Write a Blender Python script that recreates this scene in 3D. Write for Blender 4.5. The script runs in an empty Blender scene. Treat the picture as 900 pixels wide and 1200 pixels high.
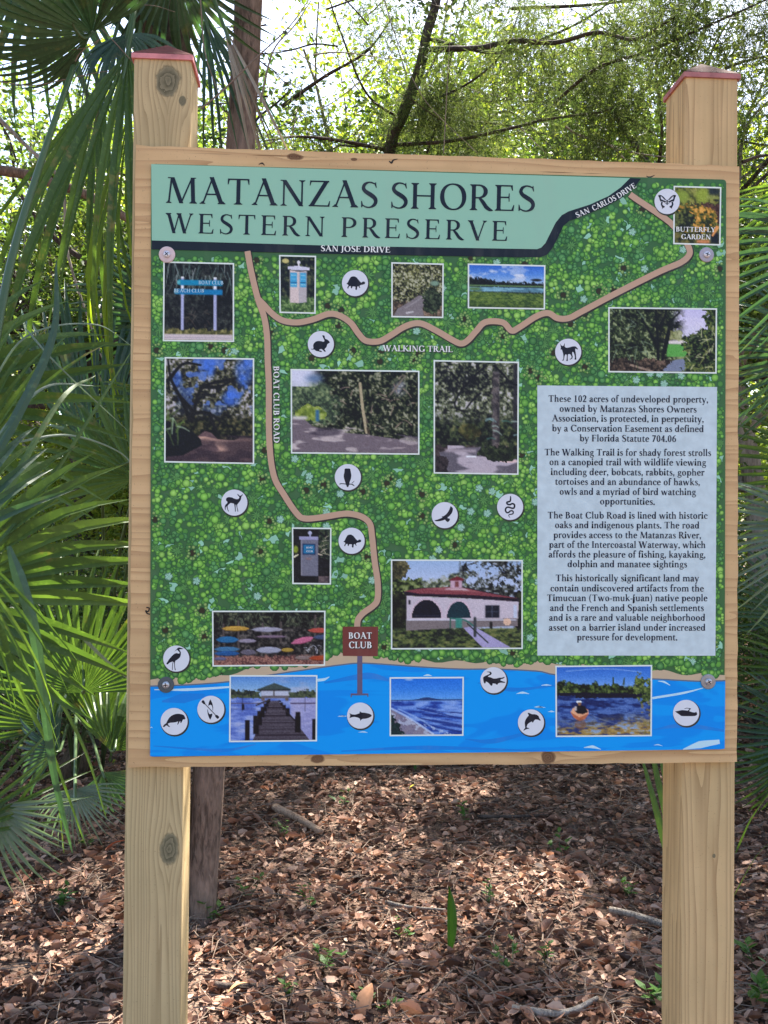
import bpy, math, random
import numpy as np
from mathutils import Vector, Matrix
from mathutils.geometry import tessellate_polygon

SC = bpy.context.scene
COL = SC.collection
rng = np.random.default_rng(11)
random.seed(5)

# ------------------------------------------------------------------ camera
CAM = Vector((-0.190, -1.4745, 1.550)); YAW, PITCH, ROLL = 0.065, 0.0125, 0.0087
FPX = 1100.0                                   # focal length for a 900 x 1200 frame
PZ = 1.650                                     # height of the print centre
_f = Vector((math.sin(YAW)*math.cos(PITCH), math.cos(YAW)*math.cos(PITCH), math.sin(PITCH)))
_r0 = Vector((math.cos(YAW), -math.sin(YAW), 0)); _u0 = _r0.cross(_f)
_r = math.cos(ROLL)*_r0 + math.sin(ROLL)*_u0
_u = -math.sin(ROLL)*_r0 + math.cos(ROLL)*_u0
cd = bpy.data.cameras.new('camera'); cam = bpy.data.objects.new('camera', cd); COL.objects.link(cam)
cd.sensor_fit = 'VERTICAL'; cd.sensor_height = 24.0; cd.lens = 24.0*FPX/1200
cd.clip_start = 0.05; cd.clip_end = 3000
M = Matrix((_r, _u, -_f)).transposed().to_4x4(); M.translation = CAM; cam.matrix_world = M
SC.camera = cam
# ------------------------------------------------------------------ sky and sun
SUN_EL, SUN_AZ = math.radians(57), math.radians(24)     # azimuth measured from +Y towards +X
w = bpy.data.worlds.new('World'); SC.world = w; w.use_nodes = True
nt = w.node_tree; bg = nt.nodes['Background']
sky = nt.nodes.new('ShaderNodeTexSky'); sky.sky_type = 'NISHITA'; sky.sun_disc = False
sky.sun_elevation = SUN_EL; sky.sun_rotation = SUN_AZ; sky.air_density = 1.0; sky.dust_density = 2.0; sky.ozone_density = 1.0
nt.links.new(sky.outputs[0], bg.inputs[0]); bg.inputs[1].default_value = 0.09
sd = bpy.data.lights.new('sun', 'SUN'); sd.energy = 5.0; sd.angle = math.radians(0.55); sd.color = (1.0, 0.94, 0.84)
so = bpy.data.objects.new('sun', sd); COL.objects.link(so)
SD = Vector((math.sin(SUN_AZ)*math.cos(SUN_EL), math.cos(SUN_AZ)*math.cos(SUN_EL), math.sin(SUN_EL)))
so.rotation_euler = SD.to_track_quat('Z', 'Y').to_euler(); so.location = SD*30
SC.view_settings.view_transform = 'Standard'; SC.view_settings.look = 'None'
SC.view_settings.exposure = 2.36; SC.view_settings.gamma = 1.0
SC.cycles.max_bounces = 6; SC.cycles.diffuse_bounces = 3; SC.cycles.transmission_bounces = 4; SC.cycles.transparent_max_bounces = 4

# ------------------------------------------------------------------ measuring helpers
def ray(px, py): return (_f + _r*((px-450)/FPX) + _u*((600-py)/FPX))
def at(px, py, Y):                             # the point of depth Y seen at that place of the photograph
    d = ray(px, py); t = (Y-CAM.y)/d.y; return CAM + d*t
def ground_at(px, py, z=0.0):
    d = ray(px, py); return CAM + d*((z-CAM.z)/d.z)
def P(px, py):                                 # place on the face of the print: x, z in metres
    p = at(px, py, 0.0); return (p.x, p.z)

# ------------------------------------------------------------------ object helpers
def tag(o, label=None, cat=None, group=None, kind=None):
    if label: o['label'] = label
    if cat: o['category'] = cat
    if group: o['group'] = group
    if kind: o['kind'] = kind
    return o
def empty(name, loc, label, cat, group=None):
    o = bpy.data.objects.new(name, None); COL.objects.link(o); o.location = loc; o.empty_display_size = .1
    return tag(o, label, cat, group)
def mesh(name, V, F, mats, parent=None, col=None, mi=None, smooth=False, loc=None):
    """V (n,3); F = array (m,k) or list of lists; col per-vertex rgb"""
    V = np.asarray(V, dtype=np.float64).reshape(-1, 3)
    if parent is not None and loc is None:
        pl = parent.location; q = parent.parent
        pl = np.array(parent.matrix_basis.translation)
        while q is not None: pl = pl + np.array(q.matrix_basis.translation); q = q.parent
        V = V - pl
    me = bpy.data.meshes.new(name)
    if isinstance(F, np.ndarray):
        m, k = F.shape; lv = F.ravel().astype(np.int32)
        starts = (np.arange(m)*k).astype(np.int32); tot = np.full(m, k, np.int32)
    else:
        lv = np.array([i for f in F for i in f], np.int32); tot = np.array([len(f) for f in F], np.int32)
        starts = np.concatenate([[0], np.cumsum(tot)[:-1]]).astype(np.int32); m = len(F)
    me.vertices.add(len(V)); me.vertices.foreach_set('co', V.astype(np.float32).ravel())
    me.loops.add(len(lv)); me.loops.foreach_set('vertex_index', lv)
    me.polygons.add(m); me.polygons.foreach_set('loop_start', starts); me.polygons.foreach_set('loop_total', tot)
    me.polygons.foreach_set('use_smooth', np.full(m, bool(smooth)))
    for x in (mats if isinstance(mats, (list, tuple)) else [mats]): me.materials.append(x)
    if mi is not None: me.polygons.foreach_set('material_index', np.asarray(mi, np.int32))
    if col is not None:
        a = me.color_attributes.new('Col', 'FLOAT_COLOR', 'POINT')
        c = np.ones((len(V), 4), np.float32); c[:, :3] = col; a.data.foreach_set('color', c.ravel())
    me.update(calc_edges=True); me.validate()
    o = bpy.data.objects.new(name, me); COL.objects.link(o)
    if parent is not None: o.parent = parent
    return o
class MB:                                      # gathers shapes into one mesh
    def __init__(s): s.V = []; s.F = []; s.M = []; s.n = 0
    def add(s, V, F, m=0):
        s.V.append(np.asarray(V, float).reshape(-1, 3)); s.F += [[i+s.n for i in f] for f in F]; s.M += [m]*len(F); s.n += len(s.V[-1])
    def box(s, x0, y0, z0, x1, y1, z1, m=0, bev=0.0):
        if bev <= 0:
            V = [(x, y, z) for z in (z0, z1) for y in (y0, y1) for x in (x0, x1)]
            s.add(V, [(0,2,3,1),(4,5,7,6),(0,1,5,4),(2,6,7,3),(0,4,6,2),(1,3,7,5)], m); return
        b = bev; ring = [(x0+b,y0),(x1-b,y0),(x1,y0+b),(x1,y1-b),(x1-b,y1),(x0+b,y1),(x0,y1-b),(x0,y0+b)]
        V = [(x,y,z0) for x,y in ring]+[(x,y,z1) for x,y in ring]; k = 8
        F = [tuple(range(7,-1,-1)), tuple(range(8,16))]+[(i,(i+1)%k,(i+1)%k+k,i+k) for i in range(k)]
        s.add(V, F, m)
    def tube(s, pts, rad, n=8, m=0, cap=True):
        pts = [Vector(p) for p in pts]; V = []; F = []
        ref = Vector((0.3, 0.9, 0.31)).normalized(); prev = None
        for i, p in enumerate(pts):
            d = (pts[min(i+1, len(pts)-1)]-pts[max(i-1, 0)])
            if d.length < 1e-9: d = Vector((0,0,1))
            d.normalize()
            if prev is None:
                a = d.cross(ref) if abs(d.dot(ref)) < .95 else d.cross(Vector((1,0,0)))
            else: a = prev - d*prev.dot(d)
            a.normalize(); prev = a; b = d.cross(a)
            r = rad[i] if hasattr(rad, '__len__') else rad
            V += [p + (a*math.cos(t)+b*math.sin(t))*r for t in [2*math.pi*k/n for k in range(n)]]
        for i in range(len(pts)-1):
            for k in range(n): F.append((i*n+k, i*n+(k+1)%n, (i+1)*n+(k+1)%n, (i+1)*n+k))
        if cap: F.append(tuple(range(n-1,-1,-1))); F.append(tuple(range((len(pts)-1)*n, len(pts)*n)))
        s.add([tuple(v) for v in V], F, m)
    def build(s, name, mats, parent=None, smooth=False, **k):
        return mesh(name, np.vstack(s.V), s.F, mats, parent, mi=s.M, smooth=smooth, **k)
def spline(pts, n=8):
    Pn = np.array(pts, float); Q = np.vstack([2*Pn[0]-Pn[1], Pn, 2*Pn[-1]-Pn[-2]]); out = []
    for i in range(1, len(Q)-2):
        a, b, c, d = Q[i-1:i+3]
        for t in np.linspace(0, 1, n, endpoint=False):
            out.append(.5*((2*b)+(-a+c)*t+(2*a-5*b+4*c-d)*t*t+(-a+3*b-3*c+d)*t**3))
    out.append(Pn[-1]); return np.array(out)

# ------------------------------------------------------------------ materials
class N:
    def __init__(s, name):
        s.m = bpy.data.materials.new(name); s.m.use_nodes = True; s.t = s.m.node_tree
        s.b = s.t.nodes['Principled BSDF']; s.o = s.t.nodes['Material Output']
    def n(s, typ, **k):
        x = s.t.nodes.new(typ)
        for a, b in k.items(): setattr(x, a, b)
        return x
    def link(s, a, b): s.t.links.new(a, b)
    def put(s, sock, v):
        if hasattr(v, 'is_output') or isinstance(v, bpy.types.NodeSocket): s.link(v, sock)
        elif v is not None: sock.default_value = v
    def mt(s, op, a, b=None, c=None, clamp=False):
        x = s.n('ShaderNodeMath', operation=op, use_clamp=clamp); s.put(x.inputs[0], a)
        if b is not None: s.put(x.inputs[1], b)
        if c is not None: s.put(x.inputs[2], c)
        return x.outputs[0]
    def ramp(s, f, stops, interp='LINEAR'):
        x = s.n('ShaderNodeValToRGB'); x.color_ramp.interpolation = interp; e = x.color_ramp.elements
        while len(e) < len(stops): e.new(0.5)
        for q, (p, c) in zip(e, stops): q.position = p; q.color = (*c, 1) if len(c) == 3 else c
        s.link(f, x.inputs[0]); return x.outputs[0]
    def mix(s, f, a, b, blend='MIX'):
        x = s.n('ShaderNodeMix', data_type='RGBA', blend_type=blend); s.put(x.inputs[0], f)
        for sk, v in ((x.inputs[6], a), (x.inputs[7], b)):
            if isinstance(v, tuple): v = (*v, 1) if len(v) == 3 else v
            s.put(sk, v)
        return x.outputs[2]
    def noise(s, vec, scale, detail=4, rough=.55, dist=0.0):
        x = s.n('ShaderNodeTexNoise'); x.inputs['Scale'].default_value = scale; x.inputs['Detail'].default_value = detail
        x.inputs['Roughness'].default_value = rough; x.inputs['Distortion'].default_value = dist
        if vec is not None: s.link(vec, x.inputs['Vector'])
        return x.outputs['Fac']
    def scale(s, vec, sc, off=(0, 0, 0)):
        x = s.n('ShaderNodeMapping'); x.inputs['Scale'].default_value = sc; x.inputs['Location'].default_value = off
        s.link(vec, x.inputs['Vector']); return x.outputs[0]
    def obj(s): return s.n('ShaderNodeTexCoord').outputs['Object']
    def pos(s): return s.n('ShaderNodeNewGeometry').outputs['Position']
    def isl(s): return s.n('ShaderNodeNewGeometry').outputs['Random Per Island']
    def bump(s, h, strength=.3, dist=.002):
        x = s.n('ShaderNodeBump'); x.inputs['Strength'].default_value = strength; x.inputs['Distance'].default_value = dist
        s.link(h, x.inputs['Height']); s.link(x.outputs[0], s.b.inputs['Normal']); return x.outputs[0]
    def color(s, c): s.put(s.b.inputs['Base Color'], (*c, 1) if isinstance(c, tuple) and len(c) == 3 else c)
    def set(s, rough=.6, spec=.4, metal=0.0):
        s.b.inputs['Roughness'].default_value = rough; s.b.inputs['Specular IOR Level'].default_value = spec; s.b.inputs['Metallic'].default_value = metal
        return s
def lin(c):
    c = np.asarray(c, float)/255.0
    return np.where(c <= .04045, c/12.92, ((c+.055)/1.055)**2.4)
TINT = np.array([1.00, 1.00, 0.86])*1.0        # the shade the sign stands in is bluish: print colour = seen colour x this
def ink(c): return np.clip(lin(c)*TINT, 0.004, .82)

def make_wood(name, axis, base, dark, light, knots, ringscale=160.0, greenish=0.0):
    """softwood: grain lines along `axis` ('z' or 'x') on faces; knots = (x, z, a, b) in object space"""
    k = N(name); o = k.obj(); sep = k.n('ShaderNodeSeparateXYZ'); k.link(o, sep.inputs[0]); x, y, z = sep.outputs
    al, ac = (z, x) if axis == 'z' else (x, z)
    warp = k.noise(k.scale(o, (3, 3, .30) if axis == 'z' else (.40, 3, 3)), 4.0, 2)
    fine = k.noise(k.scale(o, (260, 260, 5) if axis == 'z' else (5, 260, 260)), 1.0, 3, .6)
    c = k.mt('ADD', ac, k.mt('MULTIPLY', k.mt('SUBTRACT', warp, .5), .060))
    c = k.mt('ADD', c, k.mt('MULTIPLY', y, .35))
    kn = None
    for (kx, kz, a, b) in knots:
        dx = k.mt('SUBTRACT', x, kx); dz = k.mt('SUBTRACT', z, kz)
        d2 = k.mt('ADD', k.mt('POWER', k.mt('DIVIDE', k.mt('ABSOLUTE', dx), a), 2.0), k.mt('POWER', k.mt('DIVIDE', k.mt('ABSOLUTE', dz), b), 2.0))
        d = k.mt('SQRT', d2)
        push = k.mt('DIVIDE', (a if axis == 'z' else b)*.9, k.mt('ADD', k.mt('MULTIPLY', d2, 0.35), .6))
        c = k.mt('ADD', c, k.mt('MULTIPLY', push, k.mt('MULTIPLY', k.mt('SIGN', dx if axis == 'z' else dz), -1.0 if False else -0.8)))
        kn = d if kn is None else k.mt('MINIMUM', kn, d)
    ph = k.mt('MULTIPLY', c, ringscale*2)
    ph = k.mt('ADD', ph, k.mt('MULTIPLY', k.noise(k.scale(o, (9, 9, .35) if axis == 'z' else (.5, 9, 9)), 3.0, 2), 5.0))
    s = k.mt('FRACT', ph); ring = k.mt('POWER', s, 2.2)
    col = k.mix(k.mt('MULTIPLY', ring, .92), base, dark)
    col = k.mix(k.mt('MULTIPLY', fine, .55), col, light)
    blot = k.noise(k.scale(o, (6, 6, 6)), 1.5, 4)
    col = k.mix(k.ramp(blot, [(.42, (0, 0, 0)), (.75, (.5, .5, .5))]), col, tuple(.72*q for q in base))
    if greenish: col = k.mix(k.ramp(k.noise(k.scale(o, (2, 2, 1)), 2.2, 3), [(.4, (0, 0, 0)), (.8, (greenish,)*3)]), col, (.22, .26, .13))
    speck = k.noise(k.scale(o, (1, 1, 1)), 420.0, 1)
    col = k.mix(k.ramp(speck, [(.70, (0, 0, 0)), (.76, (.55, .55, .55))]), col, tuple(.35*q for q in base))
    ck = k.noise(k.scale(o, (210, 210, 2.2) if axis == 'z' else (2.2, 210, 210), (3.1, .7, 1.9)), 1.0, 1); ck2 = k.noise(k.scale(o, (5, 5, 2)), 2.0, 2)
    crack = k.mt('MULTIPLY', k.ramp(ck, [(.73, (0, 0, 0)), (.76, (1, 1, 1))]), k.ramp(ck2, [(.50, (0, 0, 0)), (.60, (.8, .8, .8))]))
    col = k.mix(crack, col, tuple(.28*q for q in dark))
    st = k.noise(k.scale(o, (16, 16, 1.6) if axis == 'z' else (3, 16, 9), (1.3, 2.2, .4)), 1.0, 4, .6); col = k.mix(k.ramp(st, [(.55, (0, 0, 0)), (.78, (.45, .45, .45))]), col, tuple(.55*q for q in base))
    if kn is not None:
        wob = k.mt('ADD', kn, k.mt('MULTIPLY', k.mt('SUBTRACT', k.noise(k.scale(o, (70, 70, 70)), 1.0, 3), .5), .7))
        rr = k.mt('FRACT', k.mt('MULTIPLY', wob, 3.6))
        kc = k.mix(rr, (.060, .058, .036), (.21, .185, .115)) if greenish else k.mix(rr, (.05, .022, .012), (.20, .10, .055))
        col = k.mix(k.ramp(wob, [(1.02, (.93,)*3), (1.22, (0, 0, 0))] if False else [(.78, (.88,)*3), (1.16, (0, 0, 0))]), col, kc)
    k.color(col); k.set(.8, .12); k.bump(k.mt('ADD', k.mt('MULTIPLY', ring, .6), fine), .30, .00035)
    return k.m

def flat(name, c, rough=.5, spec=.2, mottled=0.0, metal=0.0):
    k = N(name); k.set(rough, spec, metal)
    if mottled:
        nz = k.noise(k.pos(), 55.0, 4)
        k.color(k.mix(k.ramp(nz, [(.35, (0, 0, 0)), (.7, (mottled,)*3)]), tuple(c), tuple(min(1, q*1.5+.02) for q in c)))
    else:
        ds = k.noise(k.scale(k.pos(), (9, 9, 2.0)), 1.6, 5, .65); fl = k.noise(k.pos(), 320.0, 2); gm = k.mt('ADD', k.ramp(ds, [(.50, (0, 0, 0)), (.80, (.16, .16, .16))]), k.ramp(fl, [(.74, (0, 0, 0)), (.80, (.22, .22, .22))]))
        k.color(k.mix(gm, tuple(c), (.34, .33, .29)))
    k.bump(k.noise(k.pos(), 900.0, 2), .03, .0004)
    return k.m
def printed(name, rough=.42):
    k = N(name); k.set(rough, .2); a = k.n('ShaderNodeAttribute', attribute_name='Col'); k.link(a.outputs['Color'], k.b.inputs['Base Color']); return k.m
M_PRINT = printed('printed_ink')
def inkmat(name, c, **k): return flat(name, tuple(float(q) for q in ink(c)), **k)
M_NAVY = inkmat('navy_ink', (22, 30, 48), rough=.45)
M_BLACK = inkmat('black_ink', (22, 24, 42), rough=.45)
M_WHITE = inkmat('white_ink', (232, 232, 240), rough=.45)
M_BADGE = inkmat('badge_white_ink', (216, 218, 238), rough=.45)
M_BANNER = inkmat('sage_green_ink', (146, 192, 175), rough=.40)
M_BAND = inkmat('band_ink', (22, 30, 44), rough=.42)
M_TRAIL = inkmat('trail_tan_ink', (192, 157, 140), rough=.45)
M_TRSH = inkmat('trail_edge_ink', (52, 52, 50), rough=.45)
M_PLAQ = inkmat('plaque_brown_ink', (116, 56, 54), rough=.42)
M_POLE = inkmat('pole_ink', (96, 86, 122), rough=.45)
M_TEXTP = inkmat('text_panel_ink', (188, 202, 218), rough=.42, mottled=.35)
M_BODY = inkmat('body_text_ink', (22, 28, 56), rough=.45)
# ================================================================== THE GROUND
def hgt(x, y):
    x = np.asarray(x, float); y = np.asarray(y, float)
    return .018*np.sin(x*1.7+.6)*np.cos(y*1.3)+.012*np.sin(x*3.9+y*2.1)+.02*np.sin(y*.7+x*.4)-.01
def build_ground():
    a = np.concatenate([-np.geomspace(900, 7, 14), np.linspace(-6, 8, 113), np.geomspace(9, 900, 14)])
    b = np.concatenate([-np.geomspace(900, 4, 12), np.linspace(-3, 14, 137), np.geomspace(15, 900, 14)])
    X, Y = np.meshgrid(a, b); Z = hgt(X, Y)*np.exp(-np.hypot(X, Y)**2/600.)
    n, m = X.shape; idx = np.arange(n*m).reshape(n, m)
    F = np.stack([idx[:-1, :-1], idx[:-1, 1:], idx[1:, 1:], idx[1:, :-1]], -1).reshape(-1, 4)
    k = N('forest_floor_soil'); p = k.pos()
    v = k.n('ShaderNodeTexVoronoi'); v.inputs['Scale'].default_value = 26; k.link(p, v.inputs['Vector'])
    v2 = k.n('ShaderNodeTexVoronoi'); v2.inputs['Scale'].default_value = 61; k.link(p, v2.inputs['Vector'])
    c1 = k.ramp(v.outputs['Color'], [(.0, (.05, .033, .026)), (.4, (.13, .083, .06)), (.75, (.24, .165, .125)), (1, (.10, .062, .042))])
    c2 = k.ramp(v2.outputs['Color'], [(.1, (.04, .028, .022)), (.6, (.16, .105, .078)), (1, (.27, .19, .145))])
    k.color(k.mix(.5, c1, c2)); k.set(.9, .1); k.bump(k.mt('ADD', v.outputs['Distance'], v2.outputs['Distance']), .8, .02)
    tag(mesh('ground', np.stack([X.ravel(), Y.ravel(), Z.ravel()], 1), F, k.m, smooth=True), kind='structure')
build_ground()
# the road that passes far left behind the palms
kp = N('worn_asphalt'); kp.color(kp.ramp(kp.noise(kp.pos(), 40, 5), [(.3, (.035, .035, .038)), (.7, (.085, .08, .08))])); kp.set(.85, .2); kp.bump(kp.noise(kp.pos(), 220, 3), .3, .004)
rx = np.linspace(-16, -2.35, 46)
c = 8.9+.03*(rx+3)**2*.4; wd = np.where(rx > -3.6, 1.35*np.sqrt(np.clip((-2.3-rx)/1.3, 0, 1)), 1.35)
m = MB(); V = [(x, yy-q, .035+hgt(x, yy-q)*.5) for x, yy, q in zip(rx, c, wd)]+[(x, yy+q, .035+hgt(x, yy+q)*.5) for x, yy, q in zip(rx, c, wd)]; n = len(rx)
m.add(V, [(i, i+1, i+1+n, i+n) for i in range(n-1)])
tag(m.build('path', kp.m), kind='structure')
# ================================================================== THE SIGN
SIGN = empty('information_sign', (0, 0, 0), 'tall wooden trail sign on two pine posts with a green illustrated preserve map', 'sign')
BY = 0.003                                      # front of the plywood backer; the print is 3 mm proud of it
bl, br, bt, bb = -0.4861, 0.4799, 0.4863+PZ, -0.4797+PZ
PW = 0.089
knotL = [(-0.4945+PW*.86, at(215, 118, .021).z, .006, .009), (-0.4945+PW*.60, at(205, 95, .021).z, .0215, .027), (-0.4945+PW*.78, at(205, 995, .021).z, .0160, .0255)]
M_POSTL = make_wood('left_post_pine', 'z', (.52, .385, .20), (.22, .14, .06), (.62, .48, .27), knotL, 62, .22)
M_POSTR = make_wood('right_post_pine', 'z', (.60, .405, .195), (.27, .145, .06), (.70, .50, .27), [(0.395+PW*.62, at(836, 1003, .021).z, .003, .004)], 48, .18)
kb = [P(643, 888)+(.0125, .0115), P(372, 890)+(.012, .007), P(345, 183)+(.014, .006), P(818, 775)+(.005, .003), P(415, 186)+(.006, .003)]
M_BOARD = make_wood('plywood_backer', 'x', (.66, .425, .205), (.37, .19, .08), (.72, .50, .27), kb, 26, .0)
# posts: squared 4x4 with eased edges, a part each
def post(x0, zt, mat, label):
    m = MB(); m.box(x0, .021, -.25, x0+PW, .110, zt, 0, .003)
    o = m.build('post', mat, SIGN); tag(o, label); return o
zL, zR = at(195, 68, .021).z, at(840, 90, .021).z
pl = post(-0.4945, zL, M_POSTL, 'post with a large dark knot near its top')
pr = post(0.3965, zR, M_POSTR, 'post with straight grain and a slightly reddish streak')
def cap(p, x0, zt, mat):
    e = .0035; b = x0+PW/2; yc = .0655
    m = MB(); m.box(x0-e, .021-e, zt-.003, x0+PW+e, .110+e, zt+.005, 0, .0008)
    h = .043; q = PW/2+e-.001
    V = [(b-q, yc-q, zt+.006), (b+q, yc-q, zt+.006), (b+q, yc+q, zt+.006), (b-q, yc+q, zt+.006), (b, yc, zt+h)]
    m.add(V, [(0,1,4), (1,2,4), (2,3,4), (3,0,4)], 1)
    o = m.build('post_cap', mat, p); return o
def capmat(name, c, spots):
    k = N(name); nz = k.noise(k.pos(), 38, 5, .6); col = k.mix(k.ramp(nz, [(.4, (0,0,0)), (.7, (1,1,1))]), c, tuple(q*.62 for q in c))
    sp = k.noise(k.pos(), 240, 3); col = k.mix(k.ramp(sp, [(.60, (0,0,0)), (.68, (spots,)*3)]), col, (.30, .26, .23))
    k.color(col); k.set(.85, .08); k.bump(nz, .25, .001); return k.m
cap(pl, -0.4945, zL, [capmat('pink_lit_cap_rim', (.70, .27, .27), .1), capmat('red_cap_top', (.16, .052, .042), .2)])  # rim coloured lighter than the top to hold the metal's reflected light
cap(pr, 0.3965, zR, [capmat('weathered_lit_cap_rim', (.46, .19, .18), .35), capmat('weathered_cap_top', (.085, .032, .026), .7)])  # reflected light is put into this paler rim colour too
# backer board: slightly uneven sawn edge
m = MB(); nx = 40; rg = np.random.default_rng(3)
def edge(a, b, n, amp): return np.linspace(a, b, n)+0*np.arange(n), rg.normal(0, amp, n)
T_ = [(x, bt+dz) for x, dz in zip(np.linspace(bl, br, nx), rg.normal(0, .00055, nx))]
R_ = [(br+dz, z) for z, dz in zip(np.linspace(bt-.03, bb+.02, nx), rg.normal(0, .0005, nx))]
B_ = [(x, bb+dz) for x, dz in zip(np.linspace(br, bl, nx), rg.normal(0, .0005, nx))]
L_ = [(bl+dz, z) for z, dz in zip(np.linspace(bb+.03, bt-.03, nx), rg.normal(0, .0005, nx))]
ring = T_+R_+B_+L_; n = len(ring)
V = [(x, BY, z) for x, z in ring]+[(x, .0205, z) for x, z in ring]
F = [tuple(range(n))[::-1], tuple(range(n, 2*n))]+[(i, (i+1) % n, (i+1) % n+n, i+n) for i in range(n)]
m.add(V, F); board = m.build('plywood_board', M_BOARD, SIGN)
# little crack and squiggle marks on the board face
def patch(name, poly, mat, parent, y, label=None):
    """flat printed shape: list of loops in x,z"""
    loops = poly if isinstance(poly[0][0], (tuple, list, np.ndarray)) else [poly]
    pts = [[Vector((p[0], p[1], 0)) for p in L] for L in loops]
    tri = tessellate_polygon(pts); flatp = [p for L in loops for p in L]
    o = mesh(name, [(p[0], y, p[1]) for p in flatp], [orient(t, flatp) for t in tri], mat, parent)
    if label: tag(o, label)
    return o
def orient(t, fp):
    a, b, c = (fp[i] for i in t)
    s = (b[0]-a[0])*(c[1]-a[1])-(b[1]-a[1])*(c[0]-a[0])
    return tuple(t) if s > 0 else (t[0], t[2], t[1])
def ribbon_poly(pts, wd):
    pts = np.array(pts, float); d = np.gradient(pts, axis=0); d /= np.linalg.norm(d, axis=1)[:, None]
    nrm = np.stack([-d[:, 1], d[:, 0]], 1); wd = np.broadcast_to(np.asarray(wd, float), (len(pts),))[:, None]/2
    return pts+nrm*wd, pts-nrm*wd
def ribbon(name, px, wpx, mat, parent, y, n=8, label=None, smooth=True, build=True):
    c = spline(px, n) if smooth else np.array(px, float)
    if hasattr(wpx, '__len__'): wpx = np.interp(np.linspace(0, 1, len(c)), np.linspace(0, 1, len(wpx)), wpx)
    a, b = ribbon_poly(c, wpx); V = [(*P(*p),) for p in a]+[(*P(*p),) for p in b]; k = len(c)
    V = [(v[0], y, v[1]) for v in V]
    F = [(i, i+1, i+1+k, i+k) for i in range(k-1)]
    fp = [(v[0], v[2]) for v in V]
    s = orient(F[0][:3], fp)
    if tuple(s) != F[0][:3]: F = [f[::-1] for f in F]
    if not build: return V, F
    o = mesh(name, V, F, mat, parent)
    if label: tag(o, label)
    return o
mk = [ribbon(None, [(171, 712), (174.5, 713), (173, 717), (170.5, 716), (172, 719), (175.5, 720)], 1.6, None, None, BY-.0004, build=False),
      ribbon(None, [(456, 188), (459, 190), (461, 187), (466, 185.5)], [1, 2.4, 1.8, .8], None, None, BY-.0004, build=False),
      ribbon(None, [(758, 205.5), (762, 207), (768, 204.5)], [.6, 2, .6], None, None, BY-.0004, build=False),
      ribbon(None, [(303, 192), (307, 190.5), (310, 193)], [.6, 2, .6], None, None, BY-.0004, build=False)]
M_PITCH = flat('dark_pitch', (.025, .018, .014), .5)
for V, F in mk: mesh('pitch_mark', V, F, M_PITCH, board)

# ---- the metal panel that carries the print
PAN = MB(); cs = [P(177, 192), P(851, 210.5), P(849, 878), P(175.8, 887)]
def rounded(cs, r=.006, n=4):
    out = []
    for i, c in enumerate(cs):
        c = np.array(c); a = np.array(cs[i-1])-c; b = np.array(cs[(i+1) % 4])-c; a /= np.linalg.norm(a); b /= np.linalg.norm(b)
        for t in np.linspace(0, 1, n+1): out.append(tuple(c+a*r*(1-t)**2+b*r*t**2))
    return out
rim = rounded(cs); n = len(rim)
V = [(x, 0, z) for x, z in rim]+[(x, .0028, z) for x, z in rim]
PAN.add(V, [tuple(range(n))[::-1], tuple(range(n, 2*n))]+[(i, (i+1) % n, (i+1) % n+n, i+n) for i in range(n)])
panel = PAN.build('sign_panel', inkmat('glade_green_ink', (62, 104, 66), rough=.4), SIGN)
Y0 = -.0002
# ---- banner
ban = [(177.4, 192.6), (738, 209), (727, 220), (713, 230), (691, 240), (666, 248), (658, 252.5), (651, 261), (644, 275), (639, 285), (634, 290.5), (629, 292.2), (400, 288.4), (178, 282)]
band = [(751, 209.5), (744, 218.5), (727, 233), (710.5, 242), (680, 254.5), (667, 259), (660, 265), (653, 280), (647, 291), (641, 298.5), (633, 301.5), (620, 301.8), (400, 298), (177.6, 292.3)]
patch('title_banner', [P(*p) for p in ban], M_BANNER, panel, -.0012)
patch('road_band', [P(*p) for p in [(738, 209)]+band+[(178, 282)]+ban[::-1][1:-2]], M_BAND, panel, -.00105)
# ---- water and shore
shore = spline([(176.3, 804), (220, 802.5), (269, 798.6), (316, 791), (360, 784.5), (400, 779), (423, 777), (452, 778.5), (501, 782), (542, 784), (582, 784), (628, 786.3), (640, 788.5), (651, 790.5), (700, 794), (764, 795.5), (793, 797), (822, 798.3), (849.6, 797.5)], 5)
bot = [(849, 877.2), (845, 877.8), (500, 882.5), (180, 886.4), (176, 886)]
def vgrad(): pass
sand_top = [(x, y-11-3*math.sin(x*.021)-2*math.sin(x*.13+1)) for x, y in shore]
patch('shore_print', [P(*p) for p in sand_top]+[P(*p) for p in shore[::-1]], inkmat('sand_ink', (196, 172, 150)), panel, -.00098)
kw = N('river_blue_ink'); nz = kw.noise(kw.scale(kw.pos(), (2.2, 1, 9)), 3.0, 2, .5, .6)
kw.color(kw.mix(kw.ramp(nz, [(.50, (0,0,0)), (.53, (1,1,1))]), tuple(float(q) for q in ink((0, 154, 250))), tuple(float(q) for q in ink((4, 140, 242))))); kw.set(.5, .12)
patch('river_print', [P(*p) for p in shore]+[P(*p) for p in bot], kw.m, panel, -.00100)
patch('shoreline_print', [P(x, y-.8) for x, y in shore]+[P(x, y+.8) for x, y in shore[::-1]], inkmat('shoreline_ink', (92, 110, 140)), panel, -.0011)
M_WAVE = inkmat('wave_ink', (188, 222, 248)); M_CURR = inkmat('current_ink', (6, 128, 228))
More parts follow.
